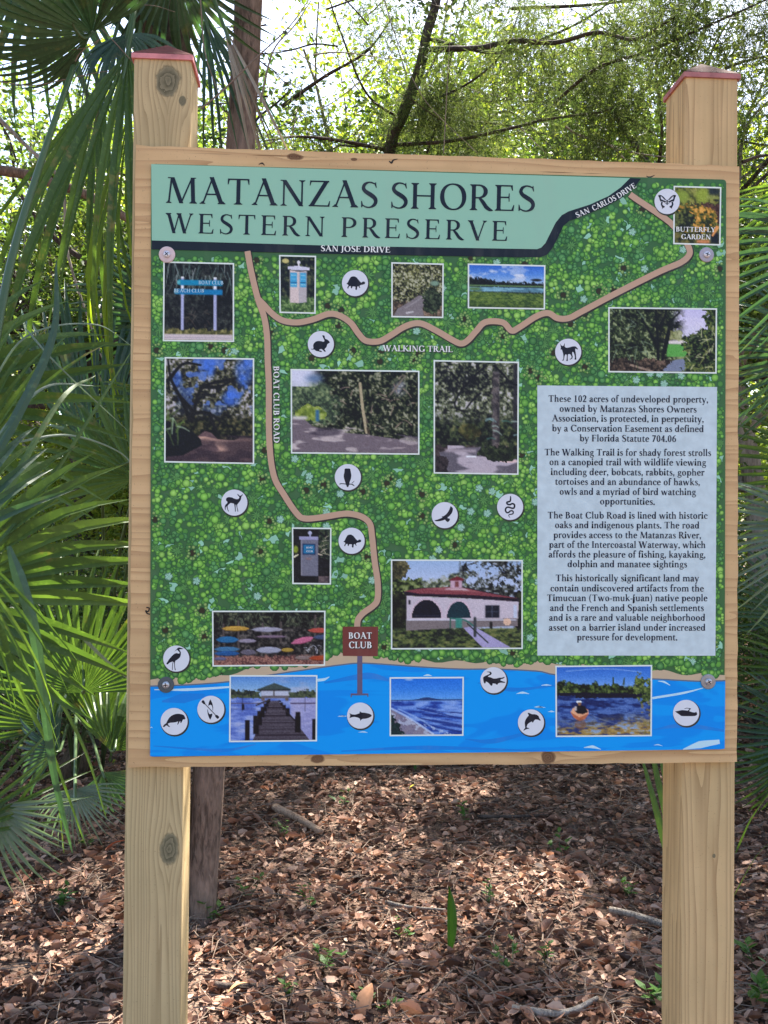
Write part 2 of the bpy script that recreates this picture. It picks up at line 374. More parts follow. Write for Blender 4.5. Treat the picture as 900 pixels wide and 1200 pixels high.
for px, wd in (([(181, 808), (220, 808), (269, 805)], [1, 3.2, 2.2]), ([(372, 797), (380, 796), (386, 793)], [3.4, 3, .6]), ([(764, 818), (800, 812), (824, 806)], [2.6, 2.6, .8]),
               ([(771, 798), (778, 799), (785, 803)], [.6, 2.2, .8]), ([(800, 878), (820, 872.5), (843, 869)], [1, 8.5, 5]), ([(496, 792), (501, 791), (506, 792)], [.4, 2.4, .4]),
               ([(605, 813), (612, 811.5), (620, 813)], [.4, 2.6, .4]), ([(626, 828.5), (631, 828), (636, 829)], [.4, 1.8, .4]), ([(634, 803), (640, 802.5), (646, 803)], [.4, 1.8, .4]), ([(628, 829), (633, 828.5), (639, 829)], [.3, 1.6, .3]),
               ([(684, 876), (694, 875), (704, 878)], [.6, 3.5, .6]), ([(396, 839.5), (401, 839), (405, 839.5)], [.3, 1.8, .3]), ([(420, 858), (426, 857.5), (431, 858.5)], [.3, 1.6, .3]), ([(170+227, 838.6), (404, 839), (409, 839)], [.2, .8, .2]), ([(176, 853), (177.5, 852), (179, 853)], [.3, 1, .3]),
               ([(642, 834), (646, 833.5), (650, 834)], [.3, 1.8, .3]), ([(766, 873), (771, 872.5), (776, 874)], [.3, 1.4, .3])):
    V, F = ribbon(None, px, wd, None, None, -.0011, build=False); mesh('wave_print', V, F, M_WAVE, panel)
for px, wd in (([(190, 822), (215, 818), (240, 815)], [2, 12, 4]), ([(400, 880), (500, 876), (640, 880)], [1, 5, 1]), ([(560, 800), (600, 808), (650, 803)], [1, 5, 1]), ([(545, 866), (580, 868), (640, 852)], [1, 6, 2]),
               ([(765, 855), (800, 850), (848, 856)], [1, 6, 3]), ([(180, 874), (260, 879), (300, 872)], [1, 4, 1]), ([(380, 800), (430, 792), (456, 797)], [2, 8, 3])):
    V, F = ribbon(None, px, wd, None, None, -.00106, build=False); mesh('current_print', V, F, M_CURR, panel)

# ---- the illustrated forest: thousands of small tree crowns seen from above
def vn2(rg, a, b):
    g = rg.random((b+2, a+2))
    def f(u, v):
        x = min(max(u, 0), .999)*a; y = min(max(v, 0), .999)*b; i, j = int(x), int(y); fx, fy = x-i, y-j; fx = fx*fx*(3-2*fx); fy = fy*fy*(3-2*fy)
        return (g[j, i]*(1-fx)+g[j, i+1]*fx)*(1-fy)+(g[j+1, i]*(1-fx)+g[j+1, i+1]*fx)*fy
    return f
def forest():
    rg = np.random.default_rng(21)
    V = []; C = []; F = []; n = 0
    def inside(x, y):
        if x < 178 or x > 848.2 or y < 216: return False
        if y > np.interp(x, shore[:, 0], shore[:, 1])-(8+4*math.sin(x*.05)+3*math.sin(x*.17)): return False
        if x < 642 and y < 299: return False
        if y < np.interp(x, [641, 660, 667, 680, 710, 727, 744, 752], [303, 270, 263, 259, 247, 238, 224, 213]): return False
        return True
    def blob(x, y, r, c, hi, lo, z, k=8):
        nonlocal n
        r = min(r, 848.6-x, x-177.6)
        if r < 1.2 or not inside(x, y): return
        a0 = rg.uniform(0, 6.28); cx, cz = P(x, y); s = r*.001342
        ox, oz = -.15*s, .22*s
        V.append((cx+ox, z, cz+oz)); C.append(hi)
        for rr, cc in ((.62, c), (1.0, lo)):
            for i in range(k):
                t = a0+2*math.pi*i/k; q = s*rr*(1+rg.uniform(-.07, .07)); f = 1-rr*.5
                V.append((cx+ox*f+math.cos(t)*q, z, cz+oz*f+math.sin(t)*q)); C.append(cc)
        for i in range(k):
            j = (i+1) % k; F.append((n, n+1+i, n+1+j)); F.append((n+1+i, n+1+k+i, n+1+k+j)); F.append((n+1+i, n+1+k+j, n+1+j))
        n += 1+2*k
    def spikes(x, y, r, c1, c2, z, k=11):
        nonlocal n
        r = min(r, 848.6-x, x-177.6)
        if r < 3 or not inside(x, y): return
        a0 = rg.uniform(0, 6.28); cx, cz = P(x, y)
        for i in range(k):
            t = a0+2*math.pi*i/k+rg.uniform(-.12, .12); L = r*.001342*rg.uniform(.8, 1.1); wd = .2*L
            for q, zz in ((0, cz),): pass
            V.extend([(cx, z, cz), (cx+math.cos(t-.3)*L*.5, z, cz+math.sin(t-.3)*L*.5), (cx+math.cos(t)*L, z, cz+math.sin(t)*L), (cx+math.cos(t+.3)*L*.5, z-.00001, cz+math.sin(t+.3)*L*.5)])
            C.extend([c2, c1, c1, c2]); F.append((n, n+1, n+2)); F.append((n, n+2, n+3)); n += 4
    zc = [0]
    def z():
        return -.00022-.00068*rg.random()
    pal = [((100, 152, 62), (150, 192, 98), (50, 98, 50)), ((84, 138, 58), (134, 182, 88), (40, 88, 48)), ((68, 120, 56), (112, 164, 84), (32, 76, 46)),
           ((56, 106, 58), (94, 144, 86), (28, 66, 46)), ((116, 162, 74), (164, 198, 112), (58, 104, 54)), ((68, 120, 70), (110, 160, 98), (34, 78, 54))]
    pal = [tuple(ink(q)*1.32 for q in p) for p in pal]
    drk = ink((30, 76, 50)); brn = ink((52, 46, 32)); star1 = ink((84, 134, 74)); star2 = ink((34, 76, 48)); cy = ink((186, 226, 214)); cy2 = ink((150, 202, 182)); yel = ink((176, 200, 120))
    fld = vn2(rg, 34, 34); fld2 = vn2(rg, 16, 16)
    def F1(x, y): return fld((x-178)/671.0, (y-210)/600.0)
    def F2(x, y): return fld2((x-178)/671.0, (y-210)/600.0)
    dim = ink((30, 74, 50)); lev = [pal[3], pal[5], pal[2], pal[1], pal[0], pal[4]]
    for _ in range(9500):                           # understorey
        x, y = rg.uniform(178, 849), rg.uniform(214, 800); g = lev[rg.integers(1, 4)]
        blob(x, y, rg.uniform(2.6, 5), g[0]*.9, g[0]*1.15, dim*1.3, -.00021-.00014*rg.random(), 7)
    for _ in range(520):                            # mint glades with ragged edges
        x, y = rg.uniform(181, 846), rg.uniform(216, 790)
        if not inside(x, y): continue
        zz = -.00036-.00026*rg.random(); k = int(rg.integers(6, 9)); a0 = rg.uniform(0, 6.28); q = cy2*rg.uniform(.8, 1.12); cx, cz = P(x, y); el = rg.uniform(.35, 1)
        V.append((cx, zz, cz)); C.append(q)
        for i in range(k):
            t = 2*math.pi*i/k; r = rg.uniform(1.5, 7.5)*.001342; dx, dz = math.cos(t)*r, math.sin(t)*r*el; V.append((cx+dx*math.cos(a0)-dz*math.sin(a0), zz, cz+dx*math.sin(a0)+dz*math.cos(a0))); C.append(q)
        F.extend([(n, n+1+i, n+1+(i+1) % k) for i in range(k)]); n += k+1
    for _ in range(300):                            # palm crowns
        x, y = rg.uniform(178, 849), rg.uniform(214, 795); zz = -.00046-.0004*rg.random(); r = rg.uniform(8, 12.5)
        spikes(x, y, r, star1*rg.uniform(.8, 1.25), star2, zz, 13); spikes(x, y, r*.6, star1*1.3, star1, zz-.00003, 9)
    for _ in range(13500):                           # round tree crowns
        x, y = rg.uniform(178, 849), rg.uniform(214, 800); v = np.clip((F1(x, y)-.5)*1.1+.52+rg.normal(0, .14), 0, .999)
        if F2(x, y) > .70 and rg.random() < .4: continue
        g = lev[int(v*6)]; u_ = rg.uniform(.92, 1.2)
        hi = g[1]*.55+g[0]*.45; blob(x, y, rg.uniform(2.0, 4.0) if rg.random() < .93 else rg.uniform(4.2, 5.4), g[0]*u_, hi*u_, g[2]*.75, -.00040-.0005*rg.random(), 8)
    for _ in range(150):                            # dark gaps ringed with small pale crowns
        x, y = rg.uniform(182, 845), rg.uniform(216, 790); zz = -.00086-.00005*rg.random(); blob(x, y, 4.6, brn, brn, drk, zz)
        for i in range(10):
            t = i*.63+rg.uniform(-.2, .2); r0 = rg.uniform(3.5, 8.5); blob(x+math.cos(t)*r0, y+math.sin(t)*r0, rg.uniform(1.6, 2.6), ink((116, 150, 84)), ink((164, 188, 120)), pal[2][2], zz-.00003-.00003*rg.random(), 6)
    for _ in range(80):                             # frosty crowns with pale twigs
        x, y = rg.uniform(184, 843), rg.uniform(218, 788); zz = -.00088-.00003*rg.random()
        for i in range(5):
            t = i*1.26; blob(x+math.cos(t)*3, y+math.sin(t)*3, 2.3, cy2*.62, cy2*.85, pal[5][2], zz, 6)
        spikes(x, y, 4.8, cy*.9, cy2*.9, zz-.00004, 9)
    # fringe over the sand
    for x in np.arange(182, 848, 4.0):
        y = np.interp(x, shore[:, 0], shore[:, 1])-13-5*math.sin(x*.05)+rg.uniform(-4, 3); g = pal[rg.integers(1, 4)]
        blob(x, y, rg.uniform(3, 6), g[0], g[1], g[2], -.00099-.00001*rg.random())
    return mesh('forest_print', V, F, M_PRINT, panel, col=np.array(C))
forest()

# ---- roads on the map
boat = [(290, 294.5), (294.5, 319), (302, 349.5), (309.5, 371.7), (313, 395), (313.8, 425), (315, 451), (315.5, 515), (320.8, 557), (333.6, 581), (348, 602), (357, 607.5), (374.5, 606.5), (400, 602.3), (412, 602.3), (425, 606), (433.5, 614), (436, 629), (439, 658), (442.5, 682), (442.3, 702), (437, 710), (426, 718), (419.5, 726), (418.5, 736)]
walk = [(303, 351), (309, 357), (319.4, 368), (331, 375.5), (348, 378), (366.7, 374.4), (385, 368), (398, 370), (411, 378.6), (420, 391), (429, 399.5), (444.5, 400), (457, 393.5), (475, 382.5), (492, 379), (511, 387.5), (530, 398.5), (540, 402.7), (548, 399), (558, 388), (569, 377.5), (589, 378), (599, 387.5), (608, 384), (628, 371), (642, 367), (653, 373), (666, 373), (680, 366), (708, 351), (741, 334), (774.5, 317.5), (797, 308), (806.5, 300), (807.5, 292), (800, 278), (788, 264), (780, 257), (763, 245), (747, 234.5), (738, 228)]
for pts, nm in ((boat, 'road_print'), (walk, 'trail_print')):
    sh = [(x+.9, y+1.2) for x, y in pts]
    ribbon(nm+'_edge', sh, 8.4, M_TRSH, panel, -.00104 if nm[0] == 'r' else -.00106, 6)
    ribbon(nm, pts, 7.0, M_TRAIL, panel, -.00112 if nm[0] == 'r' else -.00115, 6)

# ---- lettering: a serif face drawn as outlines
FONT = {}
for st, ch, adv, rings in [
(0,65,690,[[25,2,173,2,171,22,140,38,210,225,438,225,443,222,512,42,513,38,485,18,486,1,682,0,685,2,684,22,656,38,638,68,613,70,532,282,376,678,367,682,366,688,362,689,354,680,266,680,297,594,295,586,180,266,170,260,167,230,108,70,82,68,66,40,26,19],[226,263,223,266,229,286,317,530,323,530,350,459,425,266,422,263]]),
(0,69,590,[[52,2,531,2,549,150,546,155,530,155,525,150,478,37,218,37,212,42,200,70,202,325,394,325,399,314,404,238,410,235,425,238,425,446,422,449,404,446,394,363,318,363,202,363,200,366,200,586,212,614,218,617,450,616,485,518,502,515,507,518,507,534,499,654,53,654,52,634,86,616,100,586,100,70,86,40,54,21]]),
(0,72,750,[[52,2,248,2,246,21,216,38,200,66,202,315,546,315,549,310,549,70,535,38,504,22,501,2,697,2,696,22,665,38,649,70,649,586,664,614,696,634,697,642,694,655,506,655,502,652,504,634,536,614,549,586,549,358,546,353,202,353,200,590,214,616,248,634,247,654,54,655,52,634,86,616,100,586,100,70,86,40,54,21]]),
(0,77,880,[[45,2,189,2,187,22,150,39,145,54,190,521,386,1,493,2,473,54,666,521,689,66,678,40,646,21,644,2,838,0,838,21,806,40,789,70,787,110,764,626,766,629,803,630,803,654,665,654,663,614,454,111,252,650,246,655,82,655,82,629,150,628,152,614,101,70,92,62,80,38,48,22]]),
(0,78,745,[[629,-10,634,0,656,2,637,30,637,594,650,616,692,634,691,654,538,655,536,650,537,634,582,616,593,590,593,102,590,99,210,652,110,655,62,655,60,634,62,629,110,628,128,602,128,62,115,38,71,18,71,2,229,2,229,18,185,38,172,62,174,536,540,2,618,0]]),
(0,79,750,[[332,-10,398,-12,466,-3,526,17,586,52,620,82,644,110,667,146,692,202,707,266,709,362,704,406,684,474,652,534,596,594,554,624,522,640,478,655,414,665,346,667,278,656,218,635,164,602,120,562,77,498,57,450,43,382,40,302,49,234,69,174,101,118,154,60,202,28,258,4],[354,29,314,40,266,68,224,110,200,146,172,206,160,250,149,318,148,378,156,438,164,470,180,510,214,560,258,599,302,620,346,628,392,626,442,612,484,586,526,544,552,506,576,454,591,402,601,326,601,270,591,202,576,158,551,114,520,78,486,52,450,36,398,27]]),
(0,80,580,[[52,2,248,2,246,21,216,38,200,66,200,298,310,301,382,313,426,328,458,344,482,360,502,380,520,402,532,426,539,454,540,490,536,514,524,546,504,574,480,594,442,620,414,632,338,651,298,655,53,654,52,634,86,616,100,586,100,70,86,40,54,21],[202,337,200,586,210,615,274,617,322,611,362,595,392,574,419,542,435,494,431,442,410,400,370,364,326,345,286,339]]),
(0,82,640,[[552,-14,570,-17,602,-15,645,-2,652,6,650,13,594,48,536,98,504,130,432,230,402,263,352,306,352,310,398,324,434,344,468,374,495,418,504,454,503,510,491,546,474,572,426,616,382,636,342,648,294,655,54,655,52,634,86,616,100,590,100,562,100,70,86,40,54,21,52,2,248,2,246,21,216,38,200,66,200,298,270,300,424,70,458,36,490,13,530,-8],[202,337,200,586,209,614,214,617,294,615,342,596,360,578,376,562,388,538,400,490,395,434,379,398,354,368,310,344,262,337]]),
(0,83,520,[[220,-6,274,-9,314,-4,362,8,410,29,428,42,455,70,479,118,487,154,487,194,475,238,456,274,436,298,402,332,334,379,202,452,180,474,168,494,164,514,169,538,192,578,230,608,254,620,274,624,338,615,402,592,437,510,442,505,455,506,457,514,438,649,422,648,414,623,346,652,282,663,230,659,186,648,142,628,126,616,104,590,88,562,75,506,76,482,85,450,105,414,130,384,166,352,350,236,372,214,391,178,393,162,391,138,367,90,346,68,314,44,274,29,242,29,198,37,118,72,89,166,86,169,70,169,67,166,70,8,91,6,108,38,114,40,170,8]]),
(0,84,640,[[209,2,429,2,427,22,386,39,369,70,369,614,374,617,542,617,548,610,578,507,594,505,597,510,596,634,592,654,434,655,50,655,46,652,43,566,43,510,46,505,58,505,64,510,92,610,98,617,266,617,269,614,269,70,254,39,210,19]]),
(0,86,670,[[301,-10,408,-10,391,46,392,54,568,586,594,588,610,616,644,634,642,655,506,652,508,634,536,618,373,126,366,112,180,614,182,620,204,634,203,654,18,655,15,650,16,634,46,616,60,590,80,586]]),
(0,87,945,[[248,-10,351,-10,332,70,442,504,448,498,595,-6,598,-11,703,-10,687,50,688,62,851,586,870,588,886,616,918,632,921,638,918,655,786,655,783,650,784,634,814,619,815,610,671,142,666,129,661,134,520,614,535,634,532,654,370,655,366,652,365,634,390,616,404,590,421,586,310,149,305,154,169,618,193,634,194,652,190,655,8,654,7,634,36,614,50,588,72,586]]),
(0,90,625,[[45,2,576,2,590,149,573,146,536,50,526,37,194,37,191,42,536,614,559,618,558,655,74,655,70,652,62,525,78,527,108,614,114,617,410,617,416,614,71,42,66,37,45,34]]),
(1,40,320,[[261,-178,278,-179,286,-172,289,-162,288,-150,217,-70,196,-30,181,26,168,102,156,238,156,302,163,390,176,482,189,538,212,594,280,678,289,698,286,712,270,720,258,716,240,698,206,672,158,624,144,606,116,546,84,458,61,358,55,302,55,238,65,158,77,102,101,22,124,-38,160,-94,194,-128]]),
(1,41,320,[[41,-178,58,-179,126,-128,166,-88,184,-62,212,2,243,102,259,182,265,238,265,302,259,358,244,426,219,510,176,606,156,630,94,688,54,720,38,716,32,710,31,698,40,678,108,594,131,538,151,442,159,378,164,302,163,206,152,102,128,-18,103,-70,32,-150,32,-170]]),
(1,44,220,[[60,-122,78,-124,132,-78,151,-50,160,-14,183,22,187,54,176,90,154,112,118,124,90,123,66,112,52,102,37,74,33,42,44,6,66,-16,100,-30,88,-58,56,-102,55,-110]]),
(1,45,300,[[45,182,254,181,255,258,46,259]]),
(1,46,220,[[96,-30,122,-31,154,-20,166,-12,180,6,188,30,188,66,180,90,168,106,154,116,124,126,98,127,66,116,54,108,40,90,32,66,32,30,40,6,52,-10,66,-20]]),
(1,48,480,[[212,-6,266,-7,302,4,330,20,366,56,388,90,411,138,429,206,439,274,440,358,435,418,420,490,396,550,367,598,334,632,302,651,266,661,222,663,190,656,146,632,116,602,85,554,65,506,51,450,41,382,40,298,44,246,56,182,77,118,112,58,138,32,162,12],[230,44,217,54,201,82,181,158,171,254,169,374,181,498,197,562,212,594,226,608,238,613,250,612,275,582,287,550,299,498,309,402,311,282,303,182,292,126,279,82,258,48,246,43]]),
(1,49,480,[[107,2,383,2,380,30,328,54,313,94,313,658,310,664,306,661,290,655,180,654,176,598,120,570,122,552,170,579,177,578,177,98,162,53,109,30]]),
(1,50,480,[[49,2,420,2,418,101,192,102,300,230,356,310,399,390,419,454,421,518,416,546,400,586,358,632,318,655,276,670,238,679,206,680,150,667,114,648,94,632,76,610,65,586,45,518,45,502,52,490,66,477,82,475,98,480,112,494,140,562,166,583,198,592,210,592,234,580,256,566,276,546,284,538,287,526,287,498,267,398,232,314,196,258,88,110,78,101,54,101,49,98,49,62,43,46]]),
(1,52,480,[[212,2,426,0,427,30,392,54,377,94,377,166,382,169,446,169,449,174,449,238,377,242,377,650,374,655,286,655,242,652,240,598,51,246,46,240,29,238,29,210,23,194,29,186,29,174,34,169,238,169,241,166,241,94,229,58,212,30],[130,240,128,242,238,447,241,442,241,242]]),
(1,54,480,[[196,-6,218,-9,278,-8,338,12,358,24,398,64,431,130,440,186,436,258,420,310,392,354,366,380,342,396,302,412,258,420,195,418,212,466,244,526,286,567,368,618,392,638,395,654,382,672,366,675,250,627,198,596,136,538,100,494,72,450,48,390,39,334,33,238,40,210,41,170,53,118,80,66,122,24,162,4],[230,41,214,48,194,68,177,102,165,154,163,230,176,306,196,346,222,367,250,368,270,360,284,346,304,306,316,246,317,178,307,114,288,70,262,45,246,40]]),
(1,55,480,[[89,2,232,2,469,630,466,635,442,635,438,655,234,655,62,655,60,650,62,553,294,553,296,550]]),
(1,65,690,[[20,2,180,2,179,30,154,44,152,50,213,222,218,225,414,225,420,222,488,50,465,26,466,1,702,0,705,2,704,30,675,54,658,93,626,93,621,98,541,294,387,678,370,680,362,689,354,680,234,679,279,562,183,294,176,278,170,272,167,250,112,98,106,93,74,91,60,54,21,30],[234,277,309,486,335,430,395,282,394,275]]),
(1,66,590,[[33,2,298,0,346,5,390,16,442,40,470,60,492,82,515,118,527,154,529,214,523,246,496,298,468,326,430,352,400,366,444,398,471,442,479,470,480,506,476,534,465,558,452,582,410,619,370,639,330,649,290,655,38,655,34,652,33,630,68,602,81,562,81,94,68,54,33,26],[238,49,232,54,217,94,218,332,294,333,314,327,334,312,360,282,376,238,380,174,372,130,352,90,326,65,298,52],[222,385,217,390,217,558,228,602,230,605,270,605,290,600,310,584,328,554,337,506,335,462,324,426,312,410,286,388]]),
(1,67,680,[[332,-10,398,-12,458,-4,522,16,570,44,576,42,590,17,648,122,642,128,534,153,500,94,458,56,414,40,362,41,338,49,306,68,272,102,252,130,221,198,200,290,196,398,201,442,212,486,228,526,250,560,280,590,310,608,346,616,374,616,414,604,438,591,478,552,498,523,514,496,594,516,599,514,610,491,631,490,631,522,634,527,648,530,629,558,625,658,602,660,575,618,566,612,510,644,454,660,406,667,346,667,294,660,238,643,206,628,174,608,144,582,124,562,92,518,72,478,57,434,45,358,48,270,64,198,97,130,120,98,152,66,198,32,270,1]]),
(1,68,730,[[33,2,326,0,422,13,490,37,534,61,566,84,608,126,640,174,664,234,675,298,673,370,660,434,639,482,604,534,554,580,518,604,458,631,374,651,334,655,38,655,34,652,33,630,68,602,81,562,81,94,68,54,33,26],[230,49,217,94,217,558,228,602,230,605,310,605,354,599,402,580,426,564,448,542,476,510,496,474,511,434,523,378,525,350,523,278,515,234,500,190,468,134,410,80,378,64,342,53]]),
(1,69,590,[[33,2,531,2,549,150,546,155,530,155,525,150,478,49,238,49,232,54,217,94,218,323,394,325,399,314,404,238,410,235,425,238,425,446,422,449,404,446,399,382,394,375,318,375,222,375,217,378,217,558,232,602,242,605,446,605,452,602,485,518,502,515,507,518,507,534,498,655,38,655,34,652,33,630,68,602,81,562,81,94,68,54,33,26]]),
(1,70,550,[[33,2,265,2,264,30,232,54,217,94,218,323,394,325,399,314,404,238,410,235,425,238,425,446,422,449,404,446,399,382,394,375,222,375,217,378,217,558,220,570,234,604,278,605,450,604,485,518,490,515,507,518,498,655,38,655,34,652,33,630,68,602,81,562,81,94,68,54,33,26]]),
(1,71,725,[[332,-10,398,-12,446,-7,502,8,550,32,686,29,688,34,689,266,686,269,502,269,502,233,550,233,552,230,552,154,550,149,534,153,511,110,494,88,470,64,434,45,382,39,338,49,300,74,272,102,252,130,217,210,200,290,196,398,201,442,212,486,240,546,282,592,310,608,346,616,374,616,398,611,422,600,450,580,483,546,514,496,594,516,599,514,610,491,630,489,631,522,634,527,648,530,629,558,625,658,622,660,600,658,575,618,566,612,510,644,454,660,406,667,310,663,238,643,206,628,154,592,124,562,92,518,72,478,57,434,47,374,45,298,53,238,77,166,105,118,152,66,198,32,270,1]]),
(1,72,750,[[33,2,265,2,264,30,232,54,217,94,217,310,220,314,530,315,532,94,520,58,485,30,484,2,714,0,715,30,683,54,668,94,668,562,680,598,714,624,716,630,714,655,485,654,484,626,520,598,532,562,530,365,222,365,217,370,217,558,232,602,264,626,263,654,36,654,33,630,68,602,81,562,81,94,68,54,33,26]]),
(1,73,300,[[33,2,265,2,264,30,232,54,217,94,217,558,232,602,264,626,263,654,38,655,34,652,33,630,68,602,81,562,81,94,68,54,33,26]]),
(1,74,340,[[37,-138,58,-140,110,-127,178,-96,222,-56,243,-10,252,58,257,62,257,558,272,602,304,626,305,650,302,655,218,655,78,655,73,650,76,626,108,602,121,562,121,62,125,54,128,2,123,-30,115,-50,102,-67,42,-60,30,-64,16,-78,11,-94,12,-114,28,-134]]),
(1,75,690,[[33,2,265,2,264,30,232,54,217,94,217,306,234,316,252,302,506,0,715,2,712,30,668,54,654,92,594,96,356,378,296,382,390,480,486,580,498,561,543,562,560,602,595,626,592,654,437,654,435,630,448,618,218,381,217,558,232,602,264,626,263,654,38,655,34,652,33,630,68,602,81,562,81,94,68,54,33,26]]),
(1,76,550,[[33,2,531,2,549,150,546,155,530,155,525,150,478,49,238,49,234,52,217,94,217,310,217,558,232,602,264,626,265,650,262,655,38,655,34,652,33,630,68,602,81,562,81,94,68,54,33,26]]),
(1,77,880,[[40,2,195,2,192,30,162,48,153,58,189,458,194,461,366,1,512,2,488,74,650,467,653,462,671,86,660,54,625,26,625,2,857,2,856,30,824,54,812,90,806,96,803,162,781,614,784,618,802,619,805,622,803,654,645,654,647,594,643,582,462,145,449,170,270,651,266,655,82,655,82,619,134,619,143,590,97,98,88,90,76,54,41,30]]),
(1,78,745,[[629,-10,634,0,676,2,644,54,644,570,654,600,700,626,699,654,534,655,529,650,532,626,575,602,587,570,586,137,230,652,138,655,62,655,60,650,62,619,94,619,121,582,121,86,111,54,68,30,65,2,235,2,235,26,189,54,179,86,179,490,182,495,520,2,618,0]]),
(1,79,750,[[332,-10,398,-12,466,-3,526,17,586,52,620,82,644,110,667,146,692,202,707,266,709,362,704,406,684,474,652,534,596,594,554,624,522,640,478,655,414,665,346,667,278,656,218,635,164,602,120,562,77,498,57,450,43,382,40,302,49,234,69,174,101,118,154,60,202,28,258,4],[366,41,322,57,290,80,256,118,232,158,212,206,197,262,189,314,187,382,192,438,204,486,221,526,244,562,266,584,306,607,346,616,382,613,418,603,454,580,484,550,515,502,539,446,555,382,563,318,563,258,555,202,539,150,523,118,500,86,470,61,434,44,398,39]]),
(1,82,640,[[560,-30,598,-27,650,-4,655,6,652,18,614,48,532,126,438,248,402,284,364,310,414,332,454,360,480,390,495,418,504,454,503,510,491,546,474,572,426,616,382,636,342,648,294,655,38,655,33,650,33,630,68,602,80,566,81,546,81,94,68,54,33,26,33,2,265,2,264,30,232,54,217,94,217,298,262,300,268,298,368,118,406,64,450,20,478,0,526,-23],[222,349,217,354,217,558,228,602,230,605,286,603,306,596,330,576,351,542,363,486,359,438,348,406,334,384,314,364,298,356,278,351]]),
(1,83,520,[[236,-14,286,-15,346,-5,398,9,434,28,466,60,487,94,500,134,505,174,503,206,492,242,468,290,450,312,418,344,334,403,222,460,196,482,180,510,181,526,188,546,214,583,238,603,262,616,290,617,346,607,402,588,408,582,437,510,442,505,454,505,457,514,440,646,438,649,422,648,414,628,354,656,302,667,266,668,234,667,178,656,128,634,104,614,77,574,64,538,59,506,61,470,68,446,84,414,106,384,162,332,340,218,364,194,375,170,376,150,372,130,344,82,306,49,282,37,266,35,198,44,114,81,89,166,86,169,70,169,67,166,70,8,91,6,110,36,174,0,210,-11]]),
(1,84,640,[[192,2,448,2,446,29,403,54,388,94,388,602,390,605,542,605,548,598,578,507,594,505,597,510,596,634,592,654,450,655,50,655,46,652,43,566,43,510,46,505,62,507,92,598,98,605,250,605,252,602,252,94,236,54,194,29]]),
(1,85,740,[[312,-10,350,-13,414,-11,470,1,506,16,542,36,576,66,600,98,620,142,629,190,629,574,640,602,684,626,685,650,682,655,518,655,515,650,516,626,560,602,569,574,569,218,560,210,556,178,547,150,524,114,482,80,450,65,414,56,378,52,342,53,298,69,286,76,253,110,229,162,223,206,223,558,236,598,271,626,270,652,266,655,42,655,39,650,40,626,72,602,87,562,87,202,93,158,104,126,136,78,168,46,194,28,258,1]]),
(1,86,670,[[281,-10,428,-10,428,-2,404,66,567,558,570,561,598,561,614,600,648,626,649,650,646,655,501,654,500,626,524,610,523,598,380,166,374,151,368,162,205,602,204,610,223,626,222,652,218,655,2,655,-2,652,-3,626,28,602,42,563,66,561,72,554]]),
(1,87,945,[[229,-10,371,-10,344,94,438,457,577,-10,718,-11,722,-8,700,74,848,558,875,562,892,602,927,626,927,650,922,655,780,654,777,626,802,608,804,602,676,186,670,172,665,186,543,606,553,630,551,654,350,655,347,650,348,626,375,598,385,566,390,561,406,561,408,558,314,196,193,602,192,610,212,626,211,654,-10,655,-13,650,-12,626,20,598,33,562,60,558,221,6]]),
(1,89,640,[[201,2,448,2,447,30,408,54,393,94,393,286,397,290,393,318,382,320,380,326,517,558,522,561,570,563,584,602,620,626,620,650,618,655,472,654,469,630,488,610,382,429,355,382,350,376,346,377,200,614,213,630,213,650,210,655,-10,655,-13,650,-12,626,20,598,34,561,82,561,88,554,244,298,257,286,257,98,244,54,201,26]]),
(1,97,445,[[136,-18,170,-19,206,-11,238,5,278,35,298,12,322,-3,350,-11,370,-11,438,8,448,18,449,34,446,44,430,55,375,54,372,118,375,310,360,374,332,422,290,448,226,459,194,457,162,451,118,432,96,418,78,400,52,358,48,342,52,322,70,300,90,293,102,293,126,304,139,322,144,374,182,392,210,391,238,380,252,366,256,338,257,282,154,248,94,220,52,182,32,146,27,118,28,90,40,54,52,34,86,0,106,-11],[166,61,152,70,144,98,144,126,152,146,174,168,242,211,254,216,256,214,252,138,255,90,198,60]]),
(1,98,535,[[268,-6,318,-8,378,5,414,24,452,58,472,86,496,146,505,210,503,266,496,302,479,346,456,382,410,424,370,443,310,453,250,448,222,440,190,424,188,614,186,713,134,700,74,700,70,683,26,672,21,666,22,649,72,638,72,34,74,29,178,29,222,5],[302,49,282,56,266,72,244,110,228,170,223,234,228,306,244,358,270,388,298,395,322,384,340,366,352,342,369,286,377,214,375,158,359,94,348,74,332,58]]),
(1,99,430,[[208,-6,278,-9,318,-3,350,9,378,25,416,58,414,63,403,66,408,74,398,88,390,87,374,75,326,88,312,66,290,45,270,40,254,43,230,56,212,78,185,138,171,218,169,282,177,334,189,366,204,386,218,399,234,404,250,404,270,396,304,358,305,334,312,318,338,297,378,293,410,308,425,338,424,370,414,388,390,412,366,428,334,443,278,455,210,452,166,439,146,428,124,414,86,376,61,334,48,294,40,242,44,166,60,114,85,70,120,34,162,8]]),
(1,100,540,[[204,-6,274,-5,302,1,342,20,346,20,347,2,350,0,485,2,485,34,464,38,464,710,462,713,410,700,350,700,342,681,297,670,298,648,347,638,346,424,302,444,246,453,198,451,146,435,112,414,76,378,52,338,33,274,31,194,36,158,49,114,68,78,104,38,126,21,158,5],[238,49,214,60,198,76,184,98,165,158,159,214,161,294,175,346,198,384,218,395,234,395,256,386,272,370,288,342,305,282,312,222,311,166,296,98,283,74,266,56]]),
